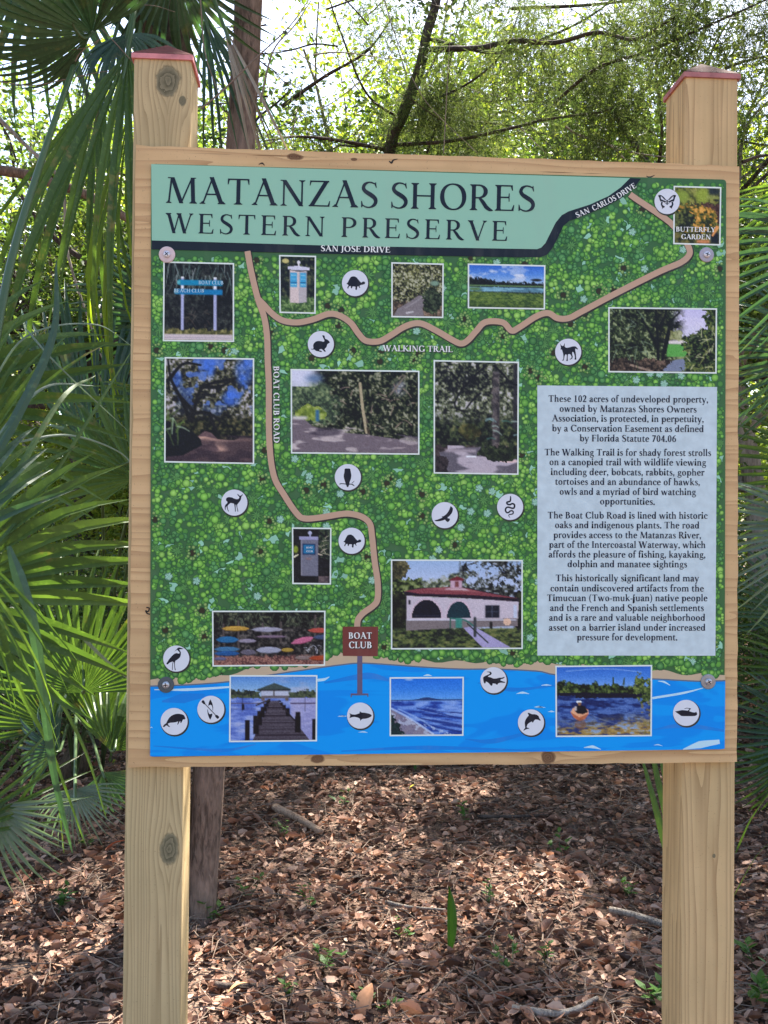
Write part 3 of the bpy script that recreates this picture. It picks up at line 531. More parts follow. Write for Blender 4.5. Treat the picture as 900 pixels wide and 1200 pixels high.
(1,101,460,[[200,-6,270,-9,306,-3,334,8,342,0,428,86,414,100,390,80,314,97,300,66,278,44,250,41,234,48,212,70,188,118,175,170,167,234,170,237,430,237,434,240,437,254,450,255,449,270,439,318,407,378,370,416,346,432,318,444,266,455,198,451,170,443,138,428,92,390,61,342,40,274,37,198,49,134,72,82,102,44,146,12],[170,288,167,290,168,306,177,350,192,382,208,398,226,404,246,401,264,390,278,372,299,334,310,288]]),
(1,102,315,[[35,2,236,2,235,30,208,54,193,94,193,386,198,389,267,390,269,442,266,445,194,448,193,542,199,618,206,636,234,652,238,652,244,630,252,618,278,600,314,599,342,612,355,626,360,638,359,674,342,700,318,711,286,711,250,723,190,716,162,708,130,688,108,658,97,630,80,562,76,558,75,446,34,445,29,442,30,392,74,389,76,386,76,94,63,54,36,30]]),
(1,103,465,[[200,-214,274,-212,322,-203,354,-192,378,-180,406,-156,432,-130,452,-94,461,-62,461,-30,456,-6,438,28,398,64,358,83,302,99,262,103,178,103,143,110,186,155,214,151,278,153,314,164,350,188,383,226,392,246,400,286,399,326,392,354,368,394,410,392,430,396,448,410,449,426,438,440,418,447,382,447,354,435,334,435,326,428,278,447,214,449,182,444,134,424,100,394,81,362,71,318,71,282,76,254,100,206,132,178,132,174,89,134,81,118,79,94,84,74,92,58,124,30,84,-6,53,-46,41,-70,37,-114,52,-154,74,-176,126,-200],[214,-155,166,-143,118,-120,104,-106,105,-78,136,-30,186,12,266,-1,338,-20,366,-32,384,-54,387,-70,383,-82,370,-104,350,-124,326,-139,270,-153],[226,201,214,205,199,218,180,246,169,290,169,322,176,354,192,382,210,396,242,400,262,392,280,374,295,342,301,290,295,250,282,224,268,210,254,203]]),
(1,104,530,[[29,2,231,2,231,26,200,58,188,94,188,330,230,367,250,375,278,379,302,372,332,346,341,286,341,94,328,54,300,30,300,2,498,0,500,30,472,54,459,94,457,302,447,366,436,394,410,424,382,440,342,452,290,455,246,444,188,410,186,713,134,700,74,700,70,683,23,670,22,649,72,638,72,98,60,58,29,26]]),
(1,105,262,[[29,2,231,2,231,26,200,58,188,98,188,454,184,458,138,445,74,445,70,428,21,414,23,394,70,385,72,382,72,98,60,58,29,26],[100,534,130,531,158,536,188,558,200,582,204,618,196,650,174,675,150,685,122,689,90,683,64,662,52,642,47,622,47,598,52,578,60,562,74,548]]),
(1,106,260,[[-12,-222,2,-225,50,-220,126,-188,138,-180,164,-150,179,-106,184,-62,188,-58,188,454,186,459,138,445,74,445,70,428,21,414,23,394,70,385,72,382,72,-58,76,-114,62,-140,30,-171,-10,-176,-20,-186,-25,-198,-24,-210],[100,534,130,531,158,536,188,558,200,582,204,618,196,650,174,675,150,685,122,689,90,683,64,662,52,642,47,622,47,598,52,578,60,562,74,548]]),
(1,107,515,[[29,2,231,2,231,26,200,58,188,98,188,198,198,200,206,208,212,206,366,0,512,2,509,34,482,40,310,268,268,270,268,274,398,408,458,409,460,442,454,445,310,443,309,414,320,406,190,272,188,710,186,713,134,700,74,700,70,683,23,670,22,649,72,638,72,98,60,58,29,26]]),
(1,108,262,[[29,2,231,2,231,26,200,58,188,98,188,710,182,712,134,700,74,700,70,683,26,672,21,666,22,649,72,638,72,98,60,58,29,26]]),
(1,109,800,[[29,2,231,2,231,26,200,58,188,94,188,330,226,364,270,379,302,372,332,346,341,286,341,94,328,54,300,30,302,0,500,2,500,30,472,54,459,94,459,298,453,326,494,364,526,376,550,379,570,372,592,358,604,342,612,282,612,98,604,70,596,54,569,26,570,1,771,2,771,26,740,58,728,94,728,298,719,358,708,390,682,420,662,435,630,448,594,455,558,455,526,448,498,436,466,416,438,389,422,412,398,432,362,447,322,455,290,455,254,447,214,428,190,408,186,459,138,445,74,445,70,428,21,414,23,394,70,385,72,382,72,98,60,58,29,26]]),
(1,110,530,[[29,2,231,2,231,26,200,58,188,94,188,330,226,364,270,379,302,372,332,346,341,286,341,94,328,54,300,30,300,2,498,0,500,30,472,54,469,62,459,94,459,298,443,378,428,406,416,418,374,443,322,455,290,455,254,447,214,428,190,408,186,459,138,445,74,445,70,428,21,414,23,394,70,385,72,382,72,98,60,58,29,26]]),
(1,111,510,[[208,-6,278,-9,306,-5,346,8,378,25,416,58,436,86,455,126,465,166,469,194,467,274,455,318,440,350,420,382,390,412,342,440,298,452,234,455,206,451,166,439,126,416,86,376,69,350,53,314,44,278,40,242,41,186,52,134,72,90,90,64,126,29,162,8],[258,41,234,52,222,64,193,110,175,174,167,242,172,318,192,374,218,399,234,404,254,403,282,388,312,346,332,286,343,218,340,138,324,82,312,62,294,48,278,41]]),
(1,112,535,[[32,-214,242,-215,244,-186,204,-162,188,-122,189,22,222,5,270,-7,318,-8,346,-4,378,5,414,24,440,46,464,74,484,110,496,146,504,190,505,234,499,290,491,318,467,366,444,394,410,424,378,440,338,451,310,453,250,448,222,440,190,424,186,459,138,445,74,445,70,428,21,414,23,394,70,385,72,382,72,-118,59,-158,29,-186],[302,49,282,56,266,72,244,110,228,170,223,234,228,306,244,358,270,388,298,395,322,384,340,366,352,342,369,286,377,214,375,158,359,94,348,74,332,58]]),
(1,114,370,[[29,2,231,2,231,26,200,58,188,94,188,342,210,367,230,380,238,380,248,358,262,344,278,336,314,332,342,340,364,362,373,394,371,422,354,448,342,460,322,467,294,468,278,464,254,448,226,440,190,420,186,459,138,445,74,445,70,428,21,414,23,394,70,385,72,382,72,98,60,58,29,26]]),
(1,115,375,[[168,-14,206,-15,226,-11,254,-3,286,12,316,38,331,58,348,90,355,118,353,146,344,178,308,234,274,268,238,291,182,316,144,350,144,358,153,374,174,392,202,400,222,400,292,366,309,322,324,322,319,370,325,390,313,414,311,438,295,438,290,423,238,447,202,452,154,451,126,443,106,432,72,402,53,370,48,350,48,326,56,294,82,252,118,216,190,176,222,152,254,120,259,110,252,82,238,60,214,44,174,35,86,69,72,126,54,129,57,6,70,5,76,18,82,20,142,-8]]),
(1,116,325,[[180,-18,218,-15,238,-8,298,25,308,34,315,46,312,62,294,75,218,55,202,56,191,66,188,382,190,385,298,385,300,442,298,445,189,446,186,557,29,422,30,401,72,398,73,90,80,86,93,42,112,10,146,-12]]),
(1,117,530,[[176,-6,222,-8,254,-3,298,12,334,35,338,0,469,2,469,34,453,38,453,454,450,459,402,445,338,445,334,428,290,416,287,410,290,392,330,387,336,382,336,114,336,102,326,92,286,68,250,56,238,55,218,60,196,86,184,142,182,459,134,445,70,445,66,429,18,416,18,392,58,387,67,382,67,122,85,66,96,42,114,20,142,4]]),
(1,118,495,[[189,-6,324,-6,304,54,432,402,438,409,483,410,485,442,482,445,346,443,346,412,374,409,376,406,300,198,276,134,274,131,269,138,168,402,169,442,166,445,18,445,15,442,15,414,18,409,30,409,35,402]]),
(1,119,735,[[168,-6,301,-6,277,66,342,281,436,-6,570,-8,552,54,568,110,668,402,674,409,718,409,720,442,718,445,590,443,590,412,612,406,544,206,521,146,429,422,429,442,426,445,290,445,312,374,251,162,246,156,161,402,165,414,165,442,162,445,18,445,13,442,15,414,27,406]]),
(1,121,495,[[123,-238,138,-241,174,-240,194,-232,210,-216,223,-214,296,-10,324,-6,311,30,312,38,437,390,446,409,483,410,485,442,482,445,350,445,345,442,346,412,379,406,280,126,278,123,275,126,168,402,169,442,166,445,18,445,15,442,15,414,18,409,30,409,35,402,189,-6,231,-10,183,-142,162,-139,126,-140,102,-152,84,-174,83,-198,88,-214,106,-232]]),
(1,122,425,[[12,2,392,2,390,120,368,118,366,49,186,49,183,54,404,426,412,438,410,445,50,445,50,335,70,335,72,338,74,395,242,395,243,390,48,62,35,46]])]:
    loops = [[(d[i], d[i+1]) for i in range(0, len(d), 2)] for d in rings]
    pts = [[Vector((a, b, 0)) for a, b in L] for L in loops]; fp = [p for L in loops for p in L]
    FONT['RB'[st]+chr(ch)] = (adv, np.array(fp, float), [orient(t, fp) for t in tessellate_polygon(pts)])
def lettering(lines, style, y, capfrac=655.0):
    """lines: (text, x0, y0, x1, y1, cap height px[, mode]); baseline runs from (x0,y0) to (x1,y1)"""
    Vs = []; Fs = []; n = 0
    for L in lines:
        txt, x0, y0, x1, y1, cap = L[:6]; mode = L[6] if len(L) > 6 else 'fit'
        d = np.array([x1-x0, y1-y0], float); wd = np.linalg.norm(d); d /= wd; up = np.array([d[1], -d[0]]); s = cap/capfrac
        A = [250 if c == ' ' else FONT[style+c][0] for c in txt]; tot = sum(A)*s
        if mode == 'track': tr = (wd-tot)/(len(txt)-1); sx = s
        else: tr = 0; sx = s*wd/tot
        x = 0.0
        for c, a in zip(txt, A):
            if c != ' ':
                fp = FONT[style+c][1]; q = np.array([x0, y0])+np.outer(x+fp[:, 0]*sx, d)+np.outer(fp[:, 1]*s, up)
                if up[0]*d[1]-up[1]*d[0] > 0: pass
                Vs += [(a_, y, b_) for a_, b_ in (P(*k) for k in q)]; Fs += [tuple(i+n for i in t) for t in FONT[style+c][2]]; n += len(fp)
            x += a*sx+tr
    return Vs, Fs
def text(name, lines, style, mat, y=-.0016, parent=None):
    V, F = lettering(lines, style, y); return mesh(name, V, F, mat, parent or panel)
def letters(txt, x0, y0, x1, y1, cap, mode, style, mat):
    """large letters, one object each"""
    s = cap/655.0; A = [250 if c == ' ' else FONT[style+c][0] for c in txt]; wd = math.hypot(x1-x0, y1-y0); tot = sum(A)*s
    tr, sx = ((wd-tot)/(len(txt)-1), s) if mode == 'track' else (0, s*wd/tot); x = 0.0; dx, dy = (x1-x0)/wd, (y1-y0)/wd
    for c, a in zip(txt, A):
        if c != ' ':
            w_ = a*sx; V, F = lettering([(c, x0+dx*x, y0+dy*x, x0+dx*(x+w_), y0+dy*(x+w_), cap)], style, -.0016); mesh('letter', V, F, mat, panel)
        x += a*sx+tr
letters('MATANZAS SHORES', 192.5, 238.2, 628, 248.5, 30.4, 'fit', 'R', M_NAVY)
letters('WESTERN PRESERVE', 193.5, 273, 595.5, 282.8, 23.2, 'track', 'R', M_NAVY)
M_SHD = flat('letter_shadow_ink', (.02, .03, .02), .5)
def shtext(lines, style='B', sh=True):
    if len(lines) > 1:
        for l in lines: shtext([l], style, sh)
        return
    if sh:
        text('lettering_shadow', [(l[0], l[1]+.9, l[2]+1.0, l[3]+.9, l[4]+1.0, *l[5:]) for l in lines], style, M_SHD, -.00150)
    text('road_name_lettering', lines, style, M_WHITE, -.0017)
shtext([('SAN JOSE DRIVE', 375.5, 294.6, 457.5, 296.4, 6.8), ('SAN', 675.5, 255.8, 691.5, 249.2, 6.3), ('CARLOS', 695, 247.8, 722.5, 234.6, 6.3), ('DRIVE', 724.5, 233.3, 746, 219.5, 6.3)], sh=False)
shtext([('WALKING TRAIL', 448.5, 411.6, 530.5, 412.8, 6.9), ('BOAT CLUB ROAD', 320.6, 429, 320.9, 519.5, 6.6)])
# boat club plaque and pier
patch('pier_print', [P(*p) for p in [(418.6, 768), (424.6, 768), (424.6, 812.5), (431.6, 812.5), (431.6, 816.5), (430.4, 816.5), (430.4, 814.6), (412.2, 814.6), (412.2, 817), (411, 817), (411, 812.5), (418.6, 812.5)]], M_POLE, panel, -.00125)
patch('plaque_print', [P(*p) for p in [(401.4, 735), (402, 734.2), (442.4, 734.2), (443.2, 735), (442.6, 768.2), (441.8, 769), (402.3, 768.5), (401.6, 767.8)]], M_PLAQ, panel, -.0013)
shtext([('BOAT', 408.2, 748.3, 436, 748.3, 7.3), ('CLUB', 408.4, 759.4, 436, 759.4, 7.6)])
# text panel
patch('text_panel_print', [P(*p) for p in [(629.5, 451.8), (840, 453.6), (838, 768.3), (629.5, 768)]], M_TEXTP, panel, -.0012)
BODY = [("These 102 acres of undeveloped property,", 78, 740, 111), ("owned by Matanzas Shores Owners", 124, 692, 152), ("Association, is protected, in perpetuity,", 93, 722, 192), ("by a Conservation Easement as defined", 93, 722, 233), ("by Florida Statute 704.06", 207, 608, 274),
 ("The Walking Trail is for shady forest strolls", 62, 752, 332), ("on a canopied trail with wildlife viewing", 82, 731, 372), ("including deer, bobcats, rabbits, gopher", 88, 724, 413), ("tortoises and an abundance of hawks,", 106, 706, 453), ("owls and a myriad of bird watching", 124, 689, 494), ("opportunities.", 291, 520, 534),
 ("The Boat Club Road is lined with historic", 75, 737, 592), ("oaks and indigenous plants. The road", 105, 704, 632), ("provides access to the Matanzas River,", 99, 711, 673), ("part of the Intercoastal Waterway, which", 81, 729, 713), ("affords the pleasure of fishing, kayaking,", 79, 729, 753), ("dolphin and manatee sightings", 157, 653, 793),
 ("This historically significant land may", 108, 702, 851), ("contain undiscovered artifacts from the", 86, 722, 893), ("Timucuan (Two-muk-juan) native people", 72, 737, 933), ("and the French and Spanish settlements", 85, 722, 974), ("and is a rare and valuable neighborhood", 81, 728, 1014), ("asset on a barrier island under increased", 80, 729, 1055), ("pressure for development.", 196, 613, 1095)]
text('body_lettering', [(t, 620+a/3.529, 440+c/3.529-.5*(1-c/1100), 620+b/3.529, 440+c/3.529+.6*(1-c/1100), 7.7) for t, a, b, c in BODY], 'B', M_BODY)
# ---- round wildlife badges: a white disc with a black silhouette, one mesh each
def badge(ox, oy, sc, polys, cx, cy, label, R=15.3, smooth=True):
    V = []; F = []; MI = []
    k = 40
    for (r, y, mi, dx, dy) in ((R+.9, -.00134, 2, .8, 1.0), (R, -.00142, 0, 0, 0)):
        n = len(V); c = P(cx+dx, cy+dy); V.append((c[0], y, c[1]))
        for i in range(k):
            t = -2*math.pi*i/k; q = P(cx+dx+r*math.cos(t), cy+dy+r*math.sin(t)); V.append((q[0], y, q[1]))
        F += [(n, n+1+i, n+1+(i+1) % k) for i in range(k)]; MI += [mi]*k
    lv = 0
    for pl in polys:
        lv += 1; y = -.00150-.00001*lv
        if pl[0] == 'stroke':
            pts = [(ox+a/sc, oy+b/sc) for a, b in pl[1]]; wd = [q/sc for q in pl[2]]
            v, f = ribbon(None, pts, wd, None, None, y, 6, build=False); mi = 1
        else:
            pts = np.array(pl, float)
            if smooth and len(pts) > 8:              # light corner rounding
                a = np.roll(pts, -1, 0); pts = np.stack([pts*.82+a*.18, pts*.18+a*.82], 1).reshape(-1, 2)
            fp = [P(ox+a/sc, oy+b/sc) for a, b in pts]; v = [(p[0], y, p[1]) for p in fp]
            f = [orient(t, fp) for t in tessellate_polygon([[Vector((p[0], p[1], 0)) for p in fp]])]; mi = 1
        n = len(V); V += v; F += [tuple(i+n for i in q) for q in f]; MI += [mi]*len(f)
    tag(mesh('wildlife_badge', V, F, [M_BADGE, M_BLACK, M_TRSH], panel, mi=MI), label)
TUR = [(230,490),(265,465),(300,390),(340,320),(390,303),(440,303),(490,330),(530,380),(580,440),(610,465),(640,435),(680,432),(705,460),(695,495),(650,510),(600,515),(560,545),(585,595),(560,595),(535,550),(505,560),(500,640),(465,645),(455,610),(465,560),(385,555),(375,605),(345,600),(345,550),(320,545),(290,570),(285,610),(258,605),(258,575),(290,530),(265,505)]
badge(395, 310, 21.43, [TUR], 416, 332, 'badge with a tortoise silhouette, near the top of the map')
badge(392, 613, 22.5, [TUR], 412, 633.7, 'badge with a tortoise silhouette, beside the bend of the boat road')
badge(356, 383, 22.5, [[(195,600),(190,580),(245,590),(255,560),(245,500),(265,440),(320,390),(390,375),(470,385),(520,400),(545,385),(540,350),(510,290),(482,230),(520,228),(550,240),(560,320),(620,340),(665,380),(690,415),(665,435),(620,460),(605,530),(560,580),(545,595),(585,655),(550,665),(510,620),(460,585),(420,600),(400,620),(460,635),(485,665),(450,668),(380,650),(320,640),(285,605),(240,605)]], 376, 403.4, 'badge with a rabbit silhouette')
W1 = [(205,325),(235,300),(300,310),(360,355),(425,430),(440,460),(380,432),(330,375),(290,335),(282,350),(290,420),(340,440),(430,480),(430,510),(370,495),(310,470),(290,500),(255,450),(240,380)]
W2 = [(300,490),(335,480),(338,520),(325,560),(350,600),(400,620),(380,655),(340,665),(315,710),(325,655),(300,610),(280,560)]
mir = lambda q: [(918-a, b) for a, b in q[::-1]]
badge(762, 216, 23.68, [W1, W2, mir(W1), mir(W2), [(438,445),(480,445),(476,560),(458,590),(442,560)], ('stroke', [(345,480),(400,520),(440,560)], [14,12,12]), ('stroke', [(573,480),(518,520),(478,560)], [14,12,12])], 781.4, 236.4, 'badge with a butterfly silhouette', 14.8)
badge(646, 392, 22.5, [[(235,230),(245,270),(270,300),(310,310),(330,270),(345,225),(350,280),(345,320),(385,355),(430,352),(500,335),(560,318),(630,315),(665,345),(700,385),(690,402),(655,385),(625,375),(625,420),(640,480),(645,560),(655,650),(650,670),(610,670),(608,640),(620,600),(600,520),(580,470),(545,460),(545,530),(562,580),(550,640),(500,665),(475,662),(490,645),(525,625),(530,580),(500,530),(460,515),(435,530),(425,600),(432,680),(430,705),(390,700),(388,680),(400,660),(405,540),(370,525),(350,560),(335,620),(325,690),(275,692),(285,675),(310,665),(315,600),(310,520),(290,450),(275,400),(240,400),(235,385),(250,365),(240,310)]], 665.6, 412.4, 'badge with a bobcat silhouette')
badge(254, 568, 22.5, [[(545,240),(560,245),(600,290),(640,290),(690,245),(690,270),(650,320),(640,390),(610,440),(560,500),(540,530),(545,600),(560,650),(572,710),(552,712),(540,650),(520,560),(515,520),(497,530),(500,610),(505,710),(482,712),(482,640),(470,560),(460,500),(420,490),(370,480),(330,510),(285,560),(290,600),(300,650),(325,700),(310,712),(285,660),(265,600),(262,570),(240,590),(235,640),(240,670),(222,665),(212,620),(215,570),(240,520),(280,490),(285,450),(250,420),(245,380),(265,345),(320,325),(400,335),(460,365),(530,385),(580,375),(600,340),(590,310),(555,285)]], 274.7, 589, 'badge with a deer silhouette')
badge(388, 539, 22.5, [[(355,225),(500,225),(515,300),(535,400),(525,490),(490,580),(480,625),(550,630),(590,650),(625,690),(600,690),(560,665),(530,650),(475,650),(460,700),(440,718),(415,712),(395,650),(330,640),(270,635),(225,650),(215,635),(245,615),(300,615),(385,625),(370,580),(335,470),(332,400),(350,330)], [(540,610),(610,552),(618,562),(550,622)]], 407.6, 559.2, 'badge with an owl silhouette on a branch')
badge(502, 583, 22.5, [[(160,595),(205,595),(300,560),(370,530),(345,495),(400,495),(480,430),(530,360),(565,280),(580,230),(600,240),(645,280),(640,350),(610,420),(560,480),(500,530),(510,550),(560,555),(565,580),(550,620),(510,650),(480,635),(450,610),(440,580),(380,605),(300,625),(200,628),(170,615)]], 521, 603.7, 'badge with a soaring hawk silhouette')
badge(578, 574, 22.5, [('stroke', [(450,165),(453,200),(452,255),(438,300),(400,315),(362,325),(355,355),(385,385),(440,390),(480,370),(520,368),(555,400),(555,450),(530,485),(480,483),(420,463),(370,460),(328,490),(318,545),(342,590),(375,605),(410,590),(440,562),(490,552),(522,580),(513,630),(470,645),(420,655),(405,685),(440,735)], [22,40,44,44,44,44,44,42,42,42,40,38,34,26,10])], 597.6, 594, 'badge with a coiling snake silhouette')
badge(186, 750, 22.5, [[(405,310),(480,240),(490,215),(540,190),(600,205),(665,232),(600,240),(545,240),(560,270),(590,320),(585,400),(560,460),(500,510),(440,545),(430,600),(432,700),(455,790),(430,795),(415,700),(410,580),(395,570),(375,640),(370,790),(352,795),(358,640),(380,560),(340,575),(280,600),(240,645),(200,625),(230,580),(280,500),(350,420),(420,355),(480,340),(530,355),(555,345),(550,310),(510,280),(500,250)]], 206.7, 771.6, 'badge with a heron silhouette')
badge(184, 825, 22.5, [[(160,580),(200,530),(245,505),(275,440),(320,360),(390,300),(480,260),(570,250),(660,265),(720,295),(740,340),(755,380),(735,400),(690,400),(670,440),(640,500),(620,490),(620,440),(590,470),(570,520),(540,545),(540,520),(565,450),(500,475),(420,485),(350,490),(290,510),(300,545),(345,590),(335,605),(300,590),(275,565),(240,560),(200,600),(165,600)]], 204.2, 845.2, 'badge with a manatee silhouette', 15.8)
badge(227, 810, 22.5, [[(440,205),(470,260),(500,330),(515,420),(510,500),(500,520),(498,430),(480,370),(440,350),(405,370),(385,390),(395,320),(415,260)], [(375,450),(385,540),(410,595),(450,600),(495,575),(490,640),(460,710),(438,750),(405,690),(375,600),(362,500)], ('stroke', [(300,330),(400,435),(575,620)], [20,20,20]), [(205,280),(240,230),(275,240),(310,310),(305,345),(270,340)], [(570,620),(620,620),(675,670),(665,705),(630,725),(590,690),(565,650)]], 247.2, 830.9, 'badge with a kayak and paddle silhouette', 15.8)
badge(402, 818, 22.5, [[(160,390),(230,425),(310,435),(400,410),(440,395),(435,340),(490,380),(560,380),(680,405),(735,430),(758,460),(730,490),(680,515),(600,540),(500,545),(455,600),(445,540),(400,515),(310,490),(230,500),(160,530),(185,490),(190,440)]], 422, 838.4, 'badge with a fish silhouette')
badge(558, 776, 22.5, [[(265,250),(300,243),(380,245),(410,290),(385,330),(330,350),(300,380),(380,395),(450,430),(540,425),(600,405),(670,405),(740,380),(750,395),(700,435),(650,440),(630,475),(680,495),(765,520),(755,540),(640,535),(580,550),(555,590),(540,595),(510,565),(430,550),(425,600),(400,625),(370,600),(320,540),(250,500),(245,550),(215,560),(190,510),(175,400),(220,365),(300,330),(360,300),(355,270)]], 578.2, 796.9, 'badge with an alligator silhouette')
badge(602, 826, 22.5, [[(358,205),(400,205),(470,242),(540,240),(600,255),(650,290),(672,350),(705,395),(695,418),(640,385),(560,380),(530,415),(500,465),(480,455),(475,430),(420,460),(360,500),(330,590),(380,600),(415,630),(370,625),(320,640),(245,680),(265,640),(300,605),(290,540),(285,460),(305,390),(350,320),(395,275)]], 622, 846.4, 'badge with a leaping dolphin silhouette')
badge(783, 815, 22.5, [[(170,405),(205,412),(260,400),(350,380),(430,385),(520,400),(510,385),(545,365),(550,350),(500,333),(420,350),(415,340),(480,318),(590,335),(590,345),(560,380),(540,410),(640,440),(700,445),(715,430),(740,430),(745,465),(765,480),(740,515),(690,540),(340,540),(290,500),(200,440)]], 803.7, 835.2, 'badge with a motorboat silhouette')

# ---- printed photographs: a white border and a finely coloured sheet (flat print)
def vnoise(rg, u, v, su, sv):
    g = rg.random((int(sv)+3, int(su)+3)); x = u*su; y = v*sv; i = x.astype(int); j = y.astype(int); fx = x-i; fy = y-j
    fx = fx*fx*(3-2*fx); fy = fy*fy*(3-2*fy)
    return (g[j, i]*(1-fx)+g[j, i+1]*fx)*(1-fy)+(g[j+1, i]*(1-fx)+g[j+1, i+1]*fx)*fy
class Pic:
    def __init__(s, W, H, seed):
        s.rg = np.random.default_rng(seed); s.W, s.H = W, H; s.v, s.u = np.meshgrid(np.linspace(0, 1, H), np.linspace(0, 1, W), indexing='ij')
        s.asp = W/H; s.c = np.zeros((H, W, 3))
    def fb(s, sc, oct=3, sx=1.0):
        t = 0; a = 1; tot = 0
        for _ in range(oct): t = t+a*vnoise(s.rg, s.u, s.v, max(1, sc*s.asp*sx), max(1, sc)); tot += a; a *= .6; sc *= 2.1
        return t/tot
    def sm(s, x, a, b): t = np.clip((x-a)/(b-a), 0, 1); return t*t*(3-2*t)
    def over(s, m, c):
        c = np.array(c, float); m = np.clip(m, 0, 1)[..., None]; s.c = s.c*(1-m)+(c if c.ndim == 3 else c)*m
    def pal(s, x, cols):
        xs = np.linspace(0, 1, len(cols)); cols = np.array(cols, float); return np.stack([np.interp(x, xs, cols[:, k]) for k in range(3)], -1)
    def leafy(s, m, cols, sc=22, contrast=1.9, sx=1.0):
        n = np.clip((s.fb(sc*1.7, 2, sx)-.5)*contrast*.95+.40+(s.fb(5, 2)-.5)*.9, 0, 1)
        m = np.asarray(m, float)+0*s.u; a = 3.4*(1 if sx == 1.0 else .3); jj = (s.v*(s.H-1)+(s.fb(26, 2)-.5)*2*a).round().astype(int).clip(0, s.H-1); ii = (s.u*(s.W-1)+(s.fb(26, 2)-.5)*2*a).round().astype(int).clip(0, s.W-1)
        s.over(m[jj, ii], s.pal(n, cols))
    def rect(s, x0, y0, x1, y1, c, f=.008): s.over(s.sm(s.u, x0-f, x0+f)*(1-s.sm(s.u, x1-f, x1+f))*s.sm(s.v, y0-f, y0+f)*(1-s.sm(s.v, y1-f, y1+f)), c)
    def ell(s, cx, cy, rx, ry, c, f=.15, m=None):
        d = np.sqrt(((s.u-cx)/rx)**2+((s.v-cy)/ry)**2); k = 1-s.sm(d, 1-f, 1+f); s.over(k if m is None else k*m, c)
    def poly(s, p, c, m=None):
        ins = np.zeros(s.u.shape)
        for du, dv in ((-.25, -.25), (.25, -.25), (-.25, .25), (.25, .25)):
            x = s.u+du/s.W; y = s.v+dv/s.H; k = np.zeros(x.shape, bool)
            for i in range(len(p)):
                x1, y1 = p[i]; x2, y2 = p[(i+1) % len(p)]
                if y1 == y2: continue
                k ^= ((y1 > y) != (y2 > y)) & (x < (x2-x1)*(y-y1)/(y2-y1)+x1)
            ins += k/4.0
        s.over(ins if m is None else ins*m, c)
    def line(s, pts, w0, w1, c, a=1.0):
        pts = spline(pts, 6); d = np.full(s.u.shape, 9.0); n = len(pts)
        for i in range(n-1):
            p, q = pts[i], pts[i+1]; e = q-p; L = (e[0]*s.asp)**2+e[1]**2+1e-12
            t = np.clip(((s.u-p[0])*s.asp*e[0]*s.asp+(s.v-p[1])*e[1])/L, 0, 1)
            dd = np.hypot((s.u-p[0]-t*e[0])*s.asp, s.v-p[1]-t*e[1])-(w0+(w1-w0)*i/n)/2
            d = np.minimum(d, dd)
        s.over((1-s.sm(d, -.004, .008))*a, c)
    def blades(s, n, box, L, cols, w=.012, ang=(0, 6.28)):
        for _ in range(n):
            x = s.rg.uniform(box[0], box[2]); y = s.rg.uniform(box[1], box[3]); t = s.rg.uniform(*ang); l = L*s.rg.uniform(.5, 1.2)
            s.line([(x, y), (x+math.cos(t)*l*.5/s.asp, y+math.sin(t)*l*.5+.0), (x+math.cos(t)*l/s.asp, y+math.sin(t)*l+.02)], w, w*.3, cols[s.rg.integers(len(cols))], .75)
def photo(TL, TR, BR, BL, paint, seed, label, lv=0, y=-.00128, border=1.7):
    q = [np.array(k, float) for k in (TL, TR, BR, BL)]
    W = int(np.linalg.norm(q[1]-q[0])*1.0)+2; H = int(np.linalg.norm(q[3]-q[0])*1.0)+2
    pc = Pic(W, H, seed); paint(pc)
    c = (q[0]+q[1]+q[2]+q[3])/4
    ins = [k+(c-k)/np.abs(c-k)*border for k in q]
    V = []; u = pc.u.ravel(); v = pc.v.ravel()
    XY = np.outer((1-u)*(1-v), ins[0])+np.outer(u*(1-v), ins[1])+np.outer(u*v, ins[2])+np.outer((1-u)*v, ins[3])
    # plane coordinates, vectorised
    d = np.array(_f)[None]+np.outer((XY[:, 0]-450)/FPX, np.array(_r))+np.outer((600-XY[:, 1])/FPX, np.array(_u)); t = -CAM.y/d[:, 1]; X = CAM.x+d[:, 0]*t; Z = CAM.z+d[:, 2]*t
    V = np.stack([X, np.full(len(X), y-.00008), Z], 1)
    idx = np.arange(W*H).reshape(H, W); F = np.stack([idx[:-1, :-1], idx[1:, :-1], idx[1:, 1:], idx[:-1, 1:]], -1).reshape(-1, 4)
    C = ink(np.clip((pc.c.reshape(-1, 3)-118)*1.10+(np.array([122, 119, 112]))+pc.rg.normal(0, 7, (W*H, 1)), 4, 250))
    # border strip + sheet in one mesh
    ob = [(*P(*k),) for k in q]; bv = [(p[0], y, p[1]) for p in ob]
    n = len(V); V = np.vstack([V, bv]); C = np.vstack([C, np.tile(ink((225, 232, 236)), (4, 1))])
    tag(mesh('photo_print', V, F.tolist()+[[n, n+3, n+2, n+1]], M_PRINT, panel, col=C), label)
DK = [(14, 16, 30), (30, 34, 40), (52, 58, 48), (84, 92, 70), (150, 156, 140)]
MID = [(18, 24, 30), (44, 56, 44), (84, 100, 66), (132, 144, 104), (190, 192, 170)]
SKY = (190, 196, 232)
